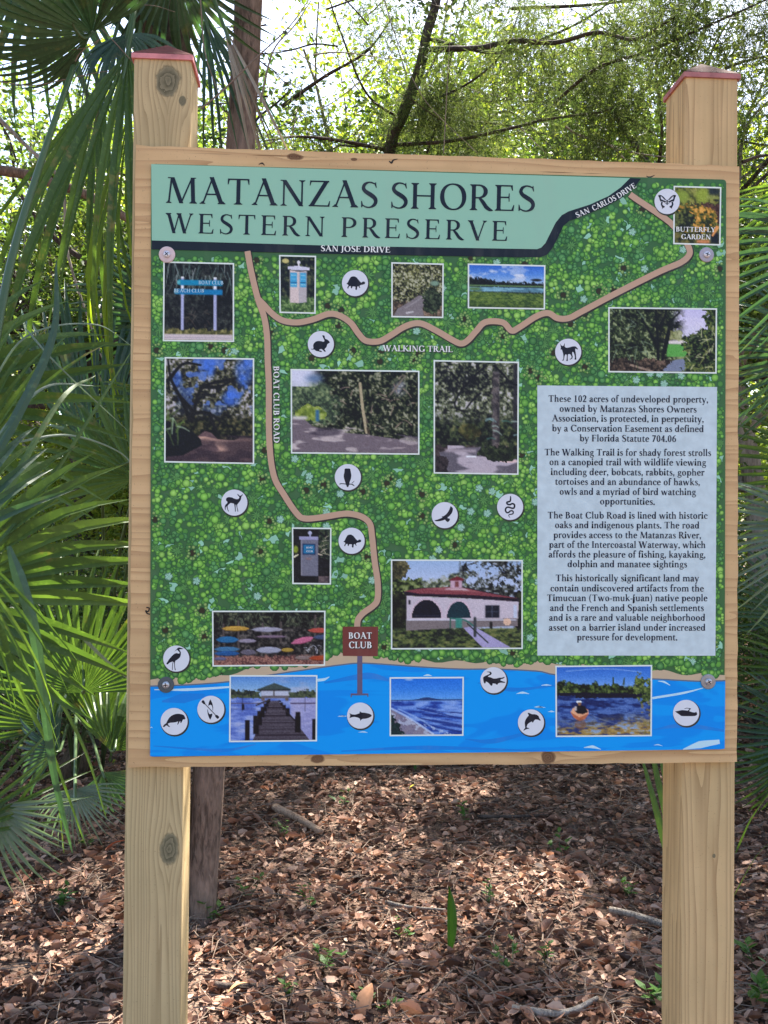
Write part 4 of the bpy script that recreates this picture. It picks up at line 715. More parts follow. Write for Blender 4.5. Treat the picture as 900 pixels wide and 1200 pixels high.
def p1(s):
    s.leafy(1+0*s.u, [(16, 18, 32), (26, 28, 40), (38, 42, 50), (60, 66, 70)], 14); s.blades(46, (0, -.05, 1, .22), .25, [(96, 116, 124), (60, 80, 80), (140, 152, 160)], .010, (1.1, 2.1))
    s.blades(12, (.3, .6, .7, .8), .10, [(90, 84, 86), (70, 60, 60)], .01); s.leafy(s.sm(s.v, .85, .87), [(70, 74, 50), (120, 116, 84), (160, 156, 110)], 14); s.rect(0, .925, 1, 1, (196, 184, 200)); s.rect(0, .965, 1, .975, (170, 160, 180))
    for x in (.262, .742): s.rect(x-.022, .19, x+.022, .87, (165, 170, 218)); s.rect(x-.022, .175, x+.022, .195, (235, 238, 250)); s.rect(x-.018, .295, x+.018, .33, (235, 238, 250))
    s.rect(.2, .215, .85, .285, (16, 130, 182), .012); s.rect(.15, .335, .85, .405, (18, 120, 184), .012); s.rect(.185, .225, .23, .275, (90, 170, 190)); s.rect(.14, .345, .2, .395, (96, 150, 180))
def p2(s):
    s.leafy(1+0*s.u, [(20, 26, 40), (36, 46, 50), (58, 68, 60), (96, 100, 80)], 12); s.ell(.15, .08, .1, .04, (190, 180, 130)); s.leafy(s.sm(s.v, .70, .78), [(52, 78, 56), (92, 124, 80), (140, 160, 120)], 18)
    s.poly([(.27, .24), (.53, .27), (.53, .84), (.27, .83)], (206, 190, 200)); s.poly([(.53, .27), (.77, .25), (.77, .82), (.53, .84)], (176, 170, 186))
    s.poly([(.22, .18), (.5, .165), (.85, .19), (.85, .235), (.53, .25), (.22, .23)], (200, 200, 230)); s.ell(.53, .10, .05, .03, (214, 214, 232)); s.rect(.51, .1, .55, .17, (214, 214, 232))
    for a, b in ((.29, .48), (.57, .75)): s.rect(a, .29, b, .55, (66, 158, 214)); s.rect(a+.02, .33, b-.02, .345, (150, 200, 230)); s.rect(a+.02, .40, b-.02, .41, (120, 180, 220)); s.rect(a, .46, b, .475, (24, 80, 130)); s.rect(a+.02, .50, b-.02, .515, (150, 200, 220))
def p3(s):
    s.leafy(1+0*s.u, [(26, 28, 34), (52, 56, 50), (92, 96, 70), (140, 142, 110), (180, 180, 170)], 20, 2.2); s.ell(.4, .12, .14, .12, (150, 150, 90), .9, .5*s.fb(20)); s.blades(26, (.2, .1, .9, .5), .15, [(150, 150, 140), (40, 44, 50), (96, 104, 80)], .012, (1.2, 2))
    s.ell(.85, .36, .09, .05, (120, 148, 140), .5); s.leafy(s.sm(s.v, .66, .8), [(60, 52, 54), (110, 92, 88), (150, 130, 120)], 20)
    s.poly([(.02, 1), (.1, .86), (.35, .72), (.52, .6), (.68, .6), (.66, .7), (.6, .85), (.64, 1)], (124, 118, 132)); s.poly([(.25, .93), (.42, .9), (.42, .93), (.28, .96)], (190, 186, 200)); s.line([(.25, .85), (.5, .7), (.6, .62)], .02, .02, (160, 156, 170), .6)
    s.leafy(((s.u-.8)**2/.04+(s.v-.7)**2/.07 < 1)*1., [(26, 34, 34), (52, 64, 56), (86, 100, 80)], 16)
def p4(s):
    s.c[:] = s.pal(s.v/.4, [(52, 104, 206), (86, 136, 222), (150, 180, 230)]); cl = s.sm(s.fb(7, 4, .5), .46, .68)*(1-s.sm(s.v, .2, .42)*.5)*(1-.7*s.u*(s.v < .2)); s.over(cl, (200, 208, 238))
    tl = .29+.10*s.sm(s.u, 0, .5)+.03*(s.fb(16, 2)-.5); s.leafy(s.sm(s.v, tl-.02, tl+.02), [(10, 14, 30), (22, 28, 40), (34, 44, 46)], 16); s.rect(0, .47, 1, .50, (96, 128, 96)); s.leafy(s.sm(s.v, .51, .53)*(1-s.sm(s.v, .60, .66)), [(96, 146, 180), (130, 176, 206), (80, 120, 150)], 8, 2, .3); s.rect(.4, .5, 1, .525, (38, 52, 70))
    s.leafy(s.sm(s.v, .60+.03*s.u, .66+.03*s.u), [(56, 80, 50), (84, 110, 60), (112, 134, 74)], 18, 2, .5); s.rect(0, .53, .15, .6, (90, 120, 80), .04)
    s.over(s.sm(s.v, .85, 1.1)*.5, (40, 56, 44)); s.ell(.9, .33, .07, .03, (24, 30, 40), .4)
def p5(s):
    s.leafy(1+0*s.u, [(36, 40, 36), (86, 90, 54), (126, 128, 66), (150, 150, 100)], 14); s.ell(.15, .16, .18, .12, (130, 150, 70), .6); s.ell(.62, .14, .17, .14, (140, 156, 70), .5); s.rect(.75, .0, 1, .12, (40, 50, 60), .05); s.rect(.7, .15, 1, .19, (140, 150, 90), .03)
    s.leafy(((s.v > .28)*(s.u > .4+.0*s.v)*(s.v < .62))*1., [(60, 40, 44), (84, 60, 60), (110, 84, 76)], 12); s.leafy((((s.u-.45)/.5)**2+((s.v-.55)/.26)**2 < 1)*1., [(44, 52, 36), (84, 92, 46), (130, 110, 52), (186, 134, 62), (216, 166, 96)], 15, 2.2)
    s.leafy((((s.u-.2)/.25)**2+((s.v-.6)/.2)**2 < 1)*1., [(30, 36, 34), (80, 90, 56), (122, 128, 80)], 13); s.rect(.8, .78, 1, 1, (26, 32, 50), .06); s.leafy((s.v > .82)*(s.u < .5)*1., [(40, 46, 36), (90, 92, 56), (120, 110, 70)], 12); s.rect(.5, .93, .78, 1, (196, 128, 96), .04); s.line([(.95, .7), (.85, .85)], .06, .02, (214, 150, 100))
def p6(s):
    s.c[:] = s.pal(s.v*1.2, [(190, 186, 236), (204, 200, 240), (206, 204, 238), (180, 186, 170), (120, 130, 90)]); s.leafy(s.sm(1-s.u, .32, .44), [(14, 18, 24), (34, 44, 38), (64, 78, 58), (150, 160, 130)], 18, 1.7)
    s.leafy(s.sm(s.fb(7, 3), .50, .56)*(s.v < .5)*(s.u > .4)*(1-s.sm(s.u, .62, .74)), DK[:4], 20); s.rect(.52, .5, .75, .56, (214, 206, 216), .02); s.rect(.54, .56, .75, .76, (92, 160, 88), .01); s.leafy(((s.v > .33)*(s.v < .5)*(s.u > .52)*(s.u < .68))*.7, [(120, 130, 84), (160, 164, 110), (190, 190, 150)], 14)
    s.poly([(.34, 1), (.5, .9), (.62, .81), (.76, .78), (.8, .88), (.76, 1)], (120, 130, 164)); s.leafy((s.v > .80)*(s.u < .62-.6*(s.v-.8))*1., [(36, 30, 36), (74, 64, 62), (120, 100, 96)], 18); s.line([(.2, .9), (.4, 1)], .03, .03, (180, 158, 150), .7)
    for a in ([(.46, .8), (.45, .4), (.43, .0)], [(.5, .8), (.53, .5), (.58, .2), (.66, .05)], [(.45, .6), (.38, .38), (.3, .15)], [(.52, .7), (.56, .4), (.55, .2)], [(.47, .3), (.52, .12), (.54, 0)]): s.line(a, .045, .02, (16, 18, 30))
    s.leafy((s.u > .90-.20*s.sm(s.v, .30, .45)+.12*(s.fb(9, 2)-.5))*1., [(14, 18, 22), (34, 48, 36), (64, 84, 56), (110, 120, 70)], 22, 2); s.blades(36, (.74, .35, 1, 1), .16, [(150, 156, 100), (20, 24, 28), (60, 80, 60), (200, 200, 170)], .014); s.blades(36, (0, .05, .35, .9), .2, [(120, 140, 130), (20, 22, 28), (60, 78, 60)], .012)
def p7(s):
    s.leafy(1+0*s.u, [(26, 28, 40), (60, 62, 56), (96, 98, 84), (130, 128, 130), (176, 172, 190)], 22, 2.1); sk = s.sm(s.fb(6, 3), .57, .63)*(s.v < .55)*(1-.6*(s.v > .45)); s.over(sk*(.2+.6*s.sm(s.u*.7+(.5-s.v)*.6, .1, .4)), (84, 120, 208))
    for x, y, a, b in ((.5, .06, .07, .12), (.9, .12, .1, .13), (.12, .2, .06, .08), (.75, .38, .1, .07)): s.ell(x, y, a, b, (70, 118, 230), .5, .4+.6*s.fb(16, 2))
    s.leafy(s.sm(s.v, .5, .62), [(12, 14, 24), (30, 34, 34), (62, 66, 52), (100, 92, 74)], 20, 2)
    for a in ([(.28, .6), (.18, .4), (.06, .2), (.02, .0)], [(.3, .6), (.4, .3), (.6, .22), (.8, .18)], [(.04, .2), (.2, .05), (.4, .06)], [(.42, .27), (.6, .27), (.78, .2)], [(.25, .55), (.45, .52), (.62, .6), (.56, .68)], [(.5, .53), (.55, .64), (.58, .7)], [(.3, .5), (.1, .3)]): s.line(a, .035, .012, (24, 24, 36))
    s.poly([(.36, .76), (.45, .70), (.53, .72), (.6, .78), (.95, .79), (1, .82), (1, 1), (0, 1), (.0, .97), (.3, .86)], (104, 84, 96)); rd = s.v > .74; s.over(rd*s.sm(s.fb(7, 3, .35), .5, .58)*(s.u > .3-.6*(s.v-.8))*.9, (206, 166, 158)); s.over((s.v > .74)*s.sm(s.fb(6, 2, .3), .55, .65)*.8, (48, 40, 58))
    s.poly([(0, .6), (.3, .7), (.4, .78), (.42, .84), (.2, .94), (0, .96)], (18, 22, 38)); s.blades(14, (0, .58, .15, .72), .14, [(150, 170, 150), (96, 120, 70), (70, 90, 60)], .015)
def p8(s):
    s.leafy(1+0*s.u, [(12, 16, 26), (24, 32, 34), (44, 54, 46), (90, 96, 80), (150, 150, 140)], 20, 1.9)
    edge = .36-.25*np.sin(s.v*2.4+.1); s.over((1-s.sm(s.u, .12, .26))*(1-s.sm(s.v, .18, .30)), (204, 206, 238)); s.leafy((1-s.sm(s.u+.25*(s.fb(12, 2)-.5), .32, .38))*s.sm(s.v+.2*(.2-s.u)+.1*(s.fb(14, 2)-.5), .12, .2)*(s.v < .66), [(44, 58, 56), (84, 104, 84), (132, 146, 116)], 18)
    s.over((1-s.sm(s.u, .10, .2))*(s.v < .2)*.9, (204, 206, 238)); s.rect(.12, .05, .24, .14, (96, 120, 164), .05); s.leafy((((s.u-.14)/.12)**2+((s.v-.53)/.10)**2 < 1)*.9, [(84, 104, 50), (130, 150, 66), (170, 182, 110)], 12); s.rect(.185, .48, .215, .62, (56, 104, 150), .012)
    s.ell(.85, .2, .05, .08, (190, 192, 220), .8, s.fb(14, 2)*1.2); s.blades(40, (.35, .05, 1, .7), .12, [(120, 128, 116), (60, 70, 60), (150, 130, 130), (10, 12, 20)], .012)
    s.line([(.54, .15), (.56, .45), (.59, .75)], .03, .03, (170, 158, 140)); s.line([(.6, .7), (.61, .77)], .03, .02, (70, 64, 60)); s.line([(.78, .28), (.9, .05)], .02, .01, (120, 112, 110))
    s.poly([(0, .58), (.1, .6), (.16, .68), (.3, .74), (.6, .78), (1, .86), (1, 1), (0, 1)], (112, 102, 120)); rd = (s.v > .60+.2*s.u)*(s.v > .6); s.over(rd*s.sm(s.fb(9, 3, .3), .5, .6)*(1-.4*s.u), (190, 178, 190)); s.over(rd*s.sm(s.fb(8, 2, .3), .55, .68)*.7, (60, 54, 76)); s.leafy(s.sm(s.u*.8+.4*(1-s.v), .97, 1.02)*(s.v > .8), DK[:3], 20); s.rect(0, .56, .12, .60, (200, 196, 206), .02)
def p9(s):
    s.leafy(1+0*s.u, [(26, 28, 40), (58, 64, 62), (92, 100, 86), (134, 138, 124), (180, 178, 190)], 24, 2.1); s.leafy(s.sm(s.v, .42, .6), [(18, 22, 32), (40, 50, 46), (66, 78, 60), (110, 112, 84)], 20, 2)
    s.blades(50, (.1, .02, .65, .25), .06, [(16, 18, 34), (22, 24, 40)], .014); s.leafy((((s.u-.42)/.14)**2+((s.v-.63)/.07)**2 < 1)*.55, [(50, 56, 36), (84, 80, 46), (120, 104, 70)], 14)
    s.rect(.70, .08, .78, .76, (96, 92, 104), .012); s.rect(.745, .3, .78, .76, (50, 48, 62), .01); s.leafy((s.u > .70)*(s.u < .78)*(s.v > .1)*(s.v < .78)*.7, [(44, 42, 54), (84, 78, 88), (120, 112, 116)], 20); s.rect(.95, 0, 1, .6, (46, 46, 62), .02)
    for a in ([(.6, .04), (.45, .15), (.3, .28), (.24, .4), (.35, .45)], [(.72, .03), (.82, .1), (.92, .18), (1, .2)], [(.55, .28), (.45, .35), (.38, .42)], [(.2, .1), (.3, .2)]): s.line(a, .016, .010, (22, 22, 38))
    s.rect(.88, .17, .97, .21, (20, 22, 36), .03); s.blades(9, (.6, .5, 1, .7), .09, [(120, 150, 160), (70, 110, 110), (150, 170, 170)], .012, (-.4, .6)); s.leafy(s.sm(s.v, .745, .78), [(56, 48, 60), (96, 84, 92)], 18)
    s.poly([(.05, .82), (.3, .78), (.65, .76), (1, .87), (1, 1), (.16, 1), (.08, .88)], (98, 94, 114)); s.over((s.v > .76)*s.sm(s.fb(8, 3, .25), .58, .66)*(s.u > .15), (176, 166, 188)); s.rect(.12, .79, .5, .815, (170, 158, 178), .02); s.ell(.44, .855, .07, .008, (220, 220, 240)); s.ell(.9, .89, .12, .015, (210, 184, 196))
    s.leafy((((s.u-.8)/.28)**2+((s.v-.82)/.07)**2 < 1)*1., [(22, 28, 34), (42, 54, 44), (74, 84, 66)], 20); s.leafy((s.u < .14+.3*(s.v-.88))*(s.v > .86)*1., [(36, 32, 46), (74, 66, 76)], 22)
def p10(s):
    s.leafy(1+0*s.u, [(12, 12, 30), (22, 22, 38), (34, 36, 48)], 12); s.leafy((s.u > .72)*(s.v < .55)*1., [(16, 20, 34), (34, 48, 50), (72, 84, 70)], 14, 2); s.ell(.06, .38, .07, .07, (130, 146, 60), .4); s.line([(.02, .52), (.12, .48)], .03, .01, (226, 220, 200)); s.blades(10, (.7, .15, .9, .5), .14, [(120, 130, 100), (190, 180, 170)], .012)
    s.rect(.2, .19, .68, .87, (110, 112, 138), .01); s.rect(.2, .2, .24, .86, (126, 126, 150)); s.over((((s.u-.43)/.1)**2+((s.v-.55)/.02)**2 < 1)*.6, (140, 110, 120)); s.rect(.16, .14, .68, .20, (150, 150, 196), .01); s.ell(.455, .075, .055, .035, (170, 174, 214)); s.rect(.44, .08, .475, .14, (160, 164, 206)); s.rect(.25, .275, .60, .475, (16, 44, 92), .012); s.rect(.275, .295, .575, .455, (34, 112, 166), .01)
    s.over((s.v > .88)*(s.u > .7)*s.fb(14, 2)*.9, (150, 130, 140)); s.line([(.68, .46), (.78, .48)], .02, .01, (190, 176, 170))
def p11(s):
    s.leafy(1+0*s.u, [(14, 16, 30), (30, 34, 42), (54, 62, 60), (92, 98, 86)], 13, 1.8); s.blades(50, (0, 0, 1, .3), .16, [(96, 106, 96), (24, 26, 40), (70, 80, 74)], .014, (1, 2.2)); s.leafy((s.v > .3)*(s.v < .85)*1., [(14, 14, 30), (34, 36, 48), (58, 58, 64), (92, 88, 96)], 12); s.leafy(s.sm(s.v, .80, .86), [(84, 56, 66), (128, 88, 92), (160, 120, 116), (110, 76, 84)], 20, 2.2)
    for x, y0, y1 in ((.09, .22, .6), (.225, .15, .7), (.61, .18, .6), (.445, .2, .5), (.92, .05, .5)): s.rect(x-.010, y0, x+.010, y1, (82, 76, 84))
    def K(x0, x1, y, h, c, t=0.0):
        L = x1-x0; gq = sum(c)/3; c = tuple(q*.70+gq*.16 for q in c)
        s.poly([(x0, y+t), (x0+.2*L, y-h*.62+t*.5), (x0+.5*L, y-h*.8), (x1-.2*L, y-h*.6-t*.5), (x1, y-t), (x1-.15*L, y+h*.55-t*.5), (x0+.5*L, y+h*.8), (x0+.15*L, y+h*.5+t*.6)], c)
        h = h*1.25; s.line([(x0+.12*L, y+h*.45+t*.5), (x0+.5*L, y+h*.62), (x1-.12*L, y+h*.45-t*.5)], .012, .012, tuple(q*.6 for q in c), .8); s.line([(x0+.3*L, y-h*.3), (x0+.6*L, y-h*.4)], .008, .008, tuple(min(235, q*1.2) for q in c), .6)
    K(.07, .33, .31, .06, (222, 170, 76)); K(.34, .63, .33, .06, (176, 174, 216)); K(.02, .23, .52, .08, (24, 118, 200)); K(.22, .39, .545, .05, (160, 150, 190)); K(.38, .67, .465, .035, (140, 116, 156)); K(.7, .91, .54, .075, (226, 110, 170), .06); K(.85, 1.08, .35, .06, (216, 84, 84)); K(.9, 1.1, .48, .06, (70, 90, 150))
    K(.0, .24, .70, .06, (60, 130, 200)); K(.0, .24, .78, .06, (20, 96, 190)); K(.0, .12, .88, .04, (110, 110, 170)); K(.24, .39, .76, .07, (110, 106, 140)); K(.38, .62, .72, .08, (172, 176, 220)); K(.61, .73, .72, .05, (196, 160, 70)); K(.73, .9, .87, .05, (150, 130, 140)); K(.86, 1.1, .88, .06, (196, 76, 50)); s.blades(10, (.84, .62, .95, .75), .08, [(200, 200, 220)], .012)
def p12(s):
    s.c[:] = s.pal(s.v*2, [(150, 176, 224), (176, 190, 232), (170, 180, 220)]); s.leafy((s.u < .1+.03*np.sin(s.v*20))*(s.v < .8)*1., [(44, 46, 44), (86, 84, 66), (130, 120, 96)], 18)
    tl = .28-.22*np.sin(np.clip((s.u-.18)*2.4, 0, 3.1))*(s.u > .18)+.08*(s.fb(14, 2)-.5); s.leafy(s.sm(s.v, tl-.02, tl+.02)*(s.u < .58), [(44, 54, 60), (84, 94, 84), (124, 132, 110), (170, 176, 190)], 20, 1.9); tk = s.sm(s.u, .5, .56)*s.sm(s.fb(12, 3), .36, .46); s.leafy(tk*(s.v < .5), [(20, 24, 40), (44, 50, 56), (90, 96, 100), (160, 170, 200)], 22, 1.9); s.leafy(s.sm(.24-s.u+.3*(s.v-.2), 0, .04)*(s.v > .2)*(s.v < .45)*1., MID[:4], 18)
    s.leafy(s.sm(s.u, .92, .96)*(s.v > .35)*1., DK[:4], 20); s.leafy((s.u < .12)*(s.v > .36)*1., [(16, 20, 28), (34, 42, 40), (60, 66, 50)], 18)
    s.leafy(s.sm(s.v, .76, .79), [(30, 38, 44), (56, 70, 54), (84, 98, 66), (110, 116, 80)], 22, 2, .6)
    s.poly([(.11, .40), (.98, .46), (.97, .74), (.55, .75), (.11, .80)], (190, 180, 204)); s.poly([(.11, .68), (.97, .66), (.97, .75), (.5, .77), (.11, .80)], (120, 112, 124)); s.rect(.11, .672, .96, .684, (206, 204, 232)); s.over((((s.u-.89)/.03)**2+((s.v-.70)/.04)**2 < 1)*.9, (222, 184, 170)); s.over((s.u > .94)*(s.u < .965)*(s.v > .5)*(s.v < .66)*.6, (180, 200, 240))
    for cx, rx, y0 in ((.265, .115, .445), (.515, .092, .465)):
        m_ = (np.abs((s.u-cx)/rx)**2+((s.v-.66)/(.66-y0))**2 < 1)*(s.v < .66); s.over((np.abs((s.u-cx)/(rx+.014))**2+((s.v-.66)/(.685-y0))**2 < 1)*(s.v < .66)*1., (196, 178, 204)); s.over(m_*1., (14, 18, 46) if cx < .4 else (18, 52, 72))
    s.rect(.16, .625, .37, .635, (50, 54, 80)); s.poly([(.08, .36), (.2, .31), (.4, .305), (.55, .30), (.72, .35), (.98, .43), (.98, .47), (.5, .42), (.11, .40)], (34, 24, 50)); s.poly([(.09, .345), (.24, .315), (.43, .30), (.57, .315), (.75, .37), (.98, .43), (.6, .39), (.2, .375)], (128, 66, 84)); s.poly([(.24, .32), (.43, .30), (.57, .315), (.7, .36), (.5, .35)], (146, 86, 100))
    s.rect(.45, .215, .54, .31, (190, 160, 190)); s.poly([(.44, .215), (.5, .175), (.555, .205), (.55, .225), (.44, .225)], (110, 40, 60)); s.rect(.485, .235, .515, .3, (120, 70, 80)); s.poly([(.43, .31), (.55, .31), (.6, .34), (.4, .33)], (190, 160, 180))
    s.rect(.72, .51, .83, .655, (22, 30, 52)); s.rect(.77, .51, .776, .655, (80, 90, 120)); s.rect(.72, .58, .83, .585, (80, 90, 120)); s.poly([(.55, .77), (.63, .75), (.92, 1), (.7, 1)], (160, 154, 204)); s.line([(.45, .66), (.56, .68), (.64, .76)], .014, .014, (52, 108, 110)); s.rect(.49, .66, .54, .77, (60, 132, 130), .01); s.line([(.45, .66), (.45, .77)], .012, .012, (50, 90, 90)); s.line([(.64, .66), (.64, .86)], .03, .03, (60, 66, 80)); s.line([(.58, .72), (.74, .94)], .01, .01, (40, 50, 60)); s.rect(.755, .7, .775, .78, (20, 24, 34)); s.rect(.125, .45, .14, .5, (24, 24, 40))
def p13(s):
    s.c[:] = s.pal(s.v/.34, [(84, 136, 214), (124, 166, 222), (170, 190, 220)]); s.over(s.sm(s.fb(5, 3, .5), .5, .7)*(s.v < .3)*s.sm(s.u, .3, .9)*.8, (186, 178, 206)); tl = .20+.08*np.abs(s.u-.5)*-1+.06*(s.fb(12, 2)-.5)+.04; s.leafy(s.sm(s.v, tl, tl+.02)*(s.v < .36)*((s.u < .34)+(s.u > .68)), [(34, 44, 54), (60, 72, 66), (90, 102, 84)], 16); s.leafy((s.v > .30)*(s.v < .36)*1., [(60, 74, 64), (100, 108, 90)], 18)
    s.leafy((s.v > .335)*1., [(80, 104, 190), (112, 136, 214), (150, 164, 220)], 16, 1.7, .25); s.over((s.v > .335)*s.sm(s.u, .68, .72)*.65, (168, 160, 204)); s.rect(.0, .41, .4, .425, (90, 84, 120)); s.rect(.7, .41, 1, .43, (70, 60, 100)); s.rect(0, .5, .3, .506, (80, 80, 120))
    s.rect(.36, .21, .40, .38, (104, 92, 96)); s.rect(.64, .21, .68, .38, (104, 92, 96)); s.rect(.36, .22, .68, .33, (176, 182, 214), .01); s.rect(.5, .22, .515, .33, (80, 76, 80)); s.rect(.36, .3, .68, .34, (100, 96, 110)); s.poly([(.31, .20), (.51, .10), (.70, .19), (.70, .22), (.31, .22)], (62, 78, 86)); s.rect(.32, .205, .7, .225, (30, 30, 44))
    s.poly([(.46, .38), (.56, .38), (.93, 1), (.26, 1)], (70, 66, 86)); s.over(((s.v > .38)*(np.sin(s.v**1.6*90) > .5))*(s.u > .46-.2*(s.v-.38)/.62)*(s.u < .56+.37*(s.v-.38)/.62)*.35, (100, 96, 120)); s.over(((s.v > .38)*(np.sin(s.v**1.6*45) > .85))*(s.u > .46-.2*(s.v-.38)/.62)*(s.u < .56+.37*(s.v-.38)/.62)*.6, (30, 26, 46))
    for i in range(7):
        t = (i/6)**1.8; x = .45-.15*t; y1 = .40+.5*t; h = .05+.24*t; wd = .012+.022*t
        s.rect(x-wd, y1-h, x+wd, y1, (14, 14, 34)); x = .57+.21*t if i < 5 else .79; s.rect(x-wd, y1-h+.02, x+wd, y1-.02, (14, 14, 34))
    s.rect(.17, .68, .225, 1, (12, 12, 34)); s.rect(.96, .67, 1, 1, (12, 12, 34)); s.rect(.135, .3, .14, .55, (40, 40, 60)); s.rect(.13, .43, .16, .52, (24, 24, 44)); s.rect(.87, .3, .875, .55, (60, 56, 80)); s.line([(.46, .36), (.3, .45)], .02, .02, (60, 56, 66)); s.line([(.44, .42), (.35, .55), (.27, .8)], .015, .02, (34, 32, 48)); s.line([(.58, .42), (.66, .55), (.76, .7)], .015, .02, (34, 32, 48))
def p14(s):
    s.c[:] = s.pal(s.v/.38, [(30, 112, 224), (52, 128, 230), (96, 158, 240)]); hl = .385-.035*np.exp(-((s.u-.5)/.12)**2)-.006*(s.u > .4)-.004; s.over(s.sm(s.v, hl-.01, hl+.005)*(s.v < .40), (36, 62, 120)); s.rect(0, .395, 1, .42, (110, 150, 228), .01)
    s.leafy((s.v > .405)*1., [(34, 66, 158), (64, 104, 200), (104, 142, 224), (126, 158, 230)], 9, 2.4, .25)
    for y, a, wv in ((.58, .04, .015), (.66, .05, .02), (.76, .1, .035), (.6, .12, .012), (.86, .1, .02)): s.line([(.3+.1*y, y-.06), (.6, y), (1, y+a)], wv*.6, wv*1.6, (28, 52, 132), .8); s.line([(.35+.1*y, y-.1), (.65, y-.03), (1, y+a-.05)], wv*.4, wv, (130, 160, 230), .6)
    s.poly([(0, .55), (.2, .68), (.4, .82), (.62, 1), (0, 1)], (120, 116, 150)); s.over((s.fb(16, 2) > .5)*(s.v > .55+s.u*.72)*.3, (150, 140, 160)); s.line([(0, .53), (.2, .66), (.42, .84), (.6, 1)], .03, .03, (166, 186, 236), .9); s.line([(.1, .54), (.4, .72), (.6, .88), (.8, .97)], .02, .03, (150, 178, 236), .6*1.0); s.over((s.fb(20, 2) > .55)*(s.v > .6+.45*s.u)*(s.v < .74+.52*s.u)*.6, (186, 200, 236)); s.leafy((s.u < .18*(s.v-.6)/.4+.02*s.fb(20, 2))*(s.v > .62)*1., [(16, 40, 56), (24, 56, 66)], 18); s.ell(.25, .015, .05, .02, (150, 180, 240), .8)
def p15(s):
    s.c[:] = s.pal(s.v/.3, [(46, 104, 206), (70, 128, 222), (116, 160, 236)]); s.line([(.1, .06), (.5, .03), (.9, .08)], .01, .01, (150, 180, 236), .6); tl = .21+.09*s.u+.03*(s.fb(14, 3)-.5)*2; s.leafy(s.sm(s.v, tl-.01, tl+.015)*(s.v < .5), [(18, 28, 34), (42, 60, 44), (74, 96, 60), (110, 126, 76)], 18, 2); s.over((s.v > .37+.03*s.u)*(s.v < .47)*1., (14, 20, 52)); s.line([(.6, .25), (.6, .16)], .02, .01, (50, 70, 50)); s.line([(.71, .26), (.72, .17)], .02, .01, (50, 70, 50))
    wl = .455-.03*(s.u < .2); s.leafy((s.v > wl)*1., [(22, 42, 104), (46, 76, 150), (84, 116, 190), (60, 90, 160)], 15, 2.2, .3); s.leafy(s.sm(s.v+.12*(s.u-.5), .66, .95), [(52, 64, 120), (120, 104, 86), (168, 140, 84), (140, 160, 200)], 17, 2.3, .35); s.leafy((((s.u-.97)/.16)**2+((s.v-.3)/.28)**2 < 1)*(s.fb(14, 2) > .42), [(40, 56, 44), (84, 104, 62), (130, 144, 90)], 20)
    s.over(((s.u > .9)*(s.v > .5)*(s.fb(12, 2) > .5))*.7, (130, 120, 80)); s.poly([(.145, .66), (.17, .60), (.25, .58), (.33, .62), (.34, .68), (.3, .76), (.24, .79), (.18, .74)], (226, 164, 140)); s.poly([(.145, .66), (.24, .735), (.34, .68), (.3, .76), (.24, .79), (.18, .74)], (176, 104, 84)); s.poly([(.19, .64), (.2, .57), (.24, .55), (.30, .58), (.33, .66), (.28, .69), (.22, .68)], (20, 24, 44)); s.ell(.235, .51, .03, .018, (220, 228, 240)); s.ell(.24, .54, .02, .025, (130, 96, 80)); s.rect(.19, .575, .21, .64, (210, 200, 210), .012); s.over((((s.u-.25)/.06)**2+((s.v-.84)/.08)**2 < 1)*.5, (120, 80, 70)); s.line([(.34, .66), (.55, .72), (.8, .82)], .01, .008, (30, 44, 100), .7); s.line([(.36, .7), (.5, .78), (.7, .86)], .01, .008, (130, 150, 200), .5)
PH = [((191.5, 306.5), (274.5, 308.5), (274.5, 401), (191, 400), p1, 'photo print of two blue arrow signs on white posts'),
 ((327, 299), (370.5, 300), (370, 368), (327.5, 367), p2, 'photo print of a pale pillar with blue plaques on grass'),
 ((458.5, 307.5), (520, 309), (519.5, 373), (458.5, 372), p3, 'photo print of a grey path bending through woods'),
 ((548, 309), (639, 311), (638.5, 363), (548, 361.5), p4, 'photo print of a pond under a blue sky'),
 ((789, 218), (845, 219.5), (844, 288), (788.5, 286.5), p5, 'photo print of orange flowers in a garden bed'),
 ((712.5, 360), (840, 361.5), (839.5, 438), (712.5, 436.5), p6, 'photo print of a trail opening onto a lawn'),
 ((193, 418.5), (298, 420), (298, 544), (192.5, 542), p7, 'photo print of an oak over a sandy track'),
 ((340.5, 432.5), (491.5, 434.5), (491.5, 533), (341, 531.5), p8, 'photo print of a wide road beside dark trees'),
 ((508, 422), (608, 424), (607.5, 556.5), (508, 555), p9, 'photo print of a curving path under a tall trunk'),
 ((342, 618), (388.5, 618.5), (388, 685), (342.5, 684.5), p10, 'photo print of a grey pillar with one blue plaque'),
 ((248.5, 715.5), (381.5, 715.5), (381, 780), (249, 781), p11, 'photo print of colourful kayaks on racks'),
 ((458, 655.5), (612.5, 656), (612.5, 760.5), (458, 761), p12, 'photo print of a white clubhouse with two arches'),
 ((269, 791), (372, 791), (371.5, 868.5), (268.5, 869.5), p13, 'photo print of a wooden dock and pavilion'),
 ((456.5, 793.5), (543.5, 793), (543, 862), (456.5, 862.5), p14, 'photo print of waves on a river beach'),
 ((650.5, 780), (764, 779), (763.5, 862.5), (651, 863.5), p15, 'photo print of a kayaker on dark water')]
for i, h in enumerate(PH): photo(*h[:5], seed=100+i, label=h[5])
text('photo_caption_lettering', [('BUTTERFLY', 791.5, 271.6, 837.8, 272.4, 5.6), ('GARDEN', 797.5, 280.4, 832.5, 281, 5.6)], 'B', M_WHITE, -.0017)
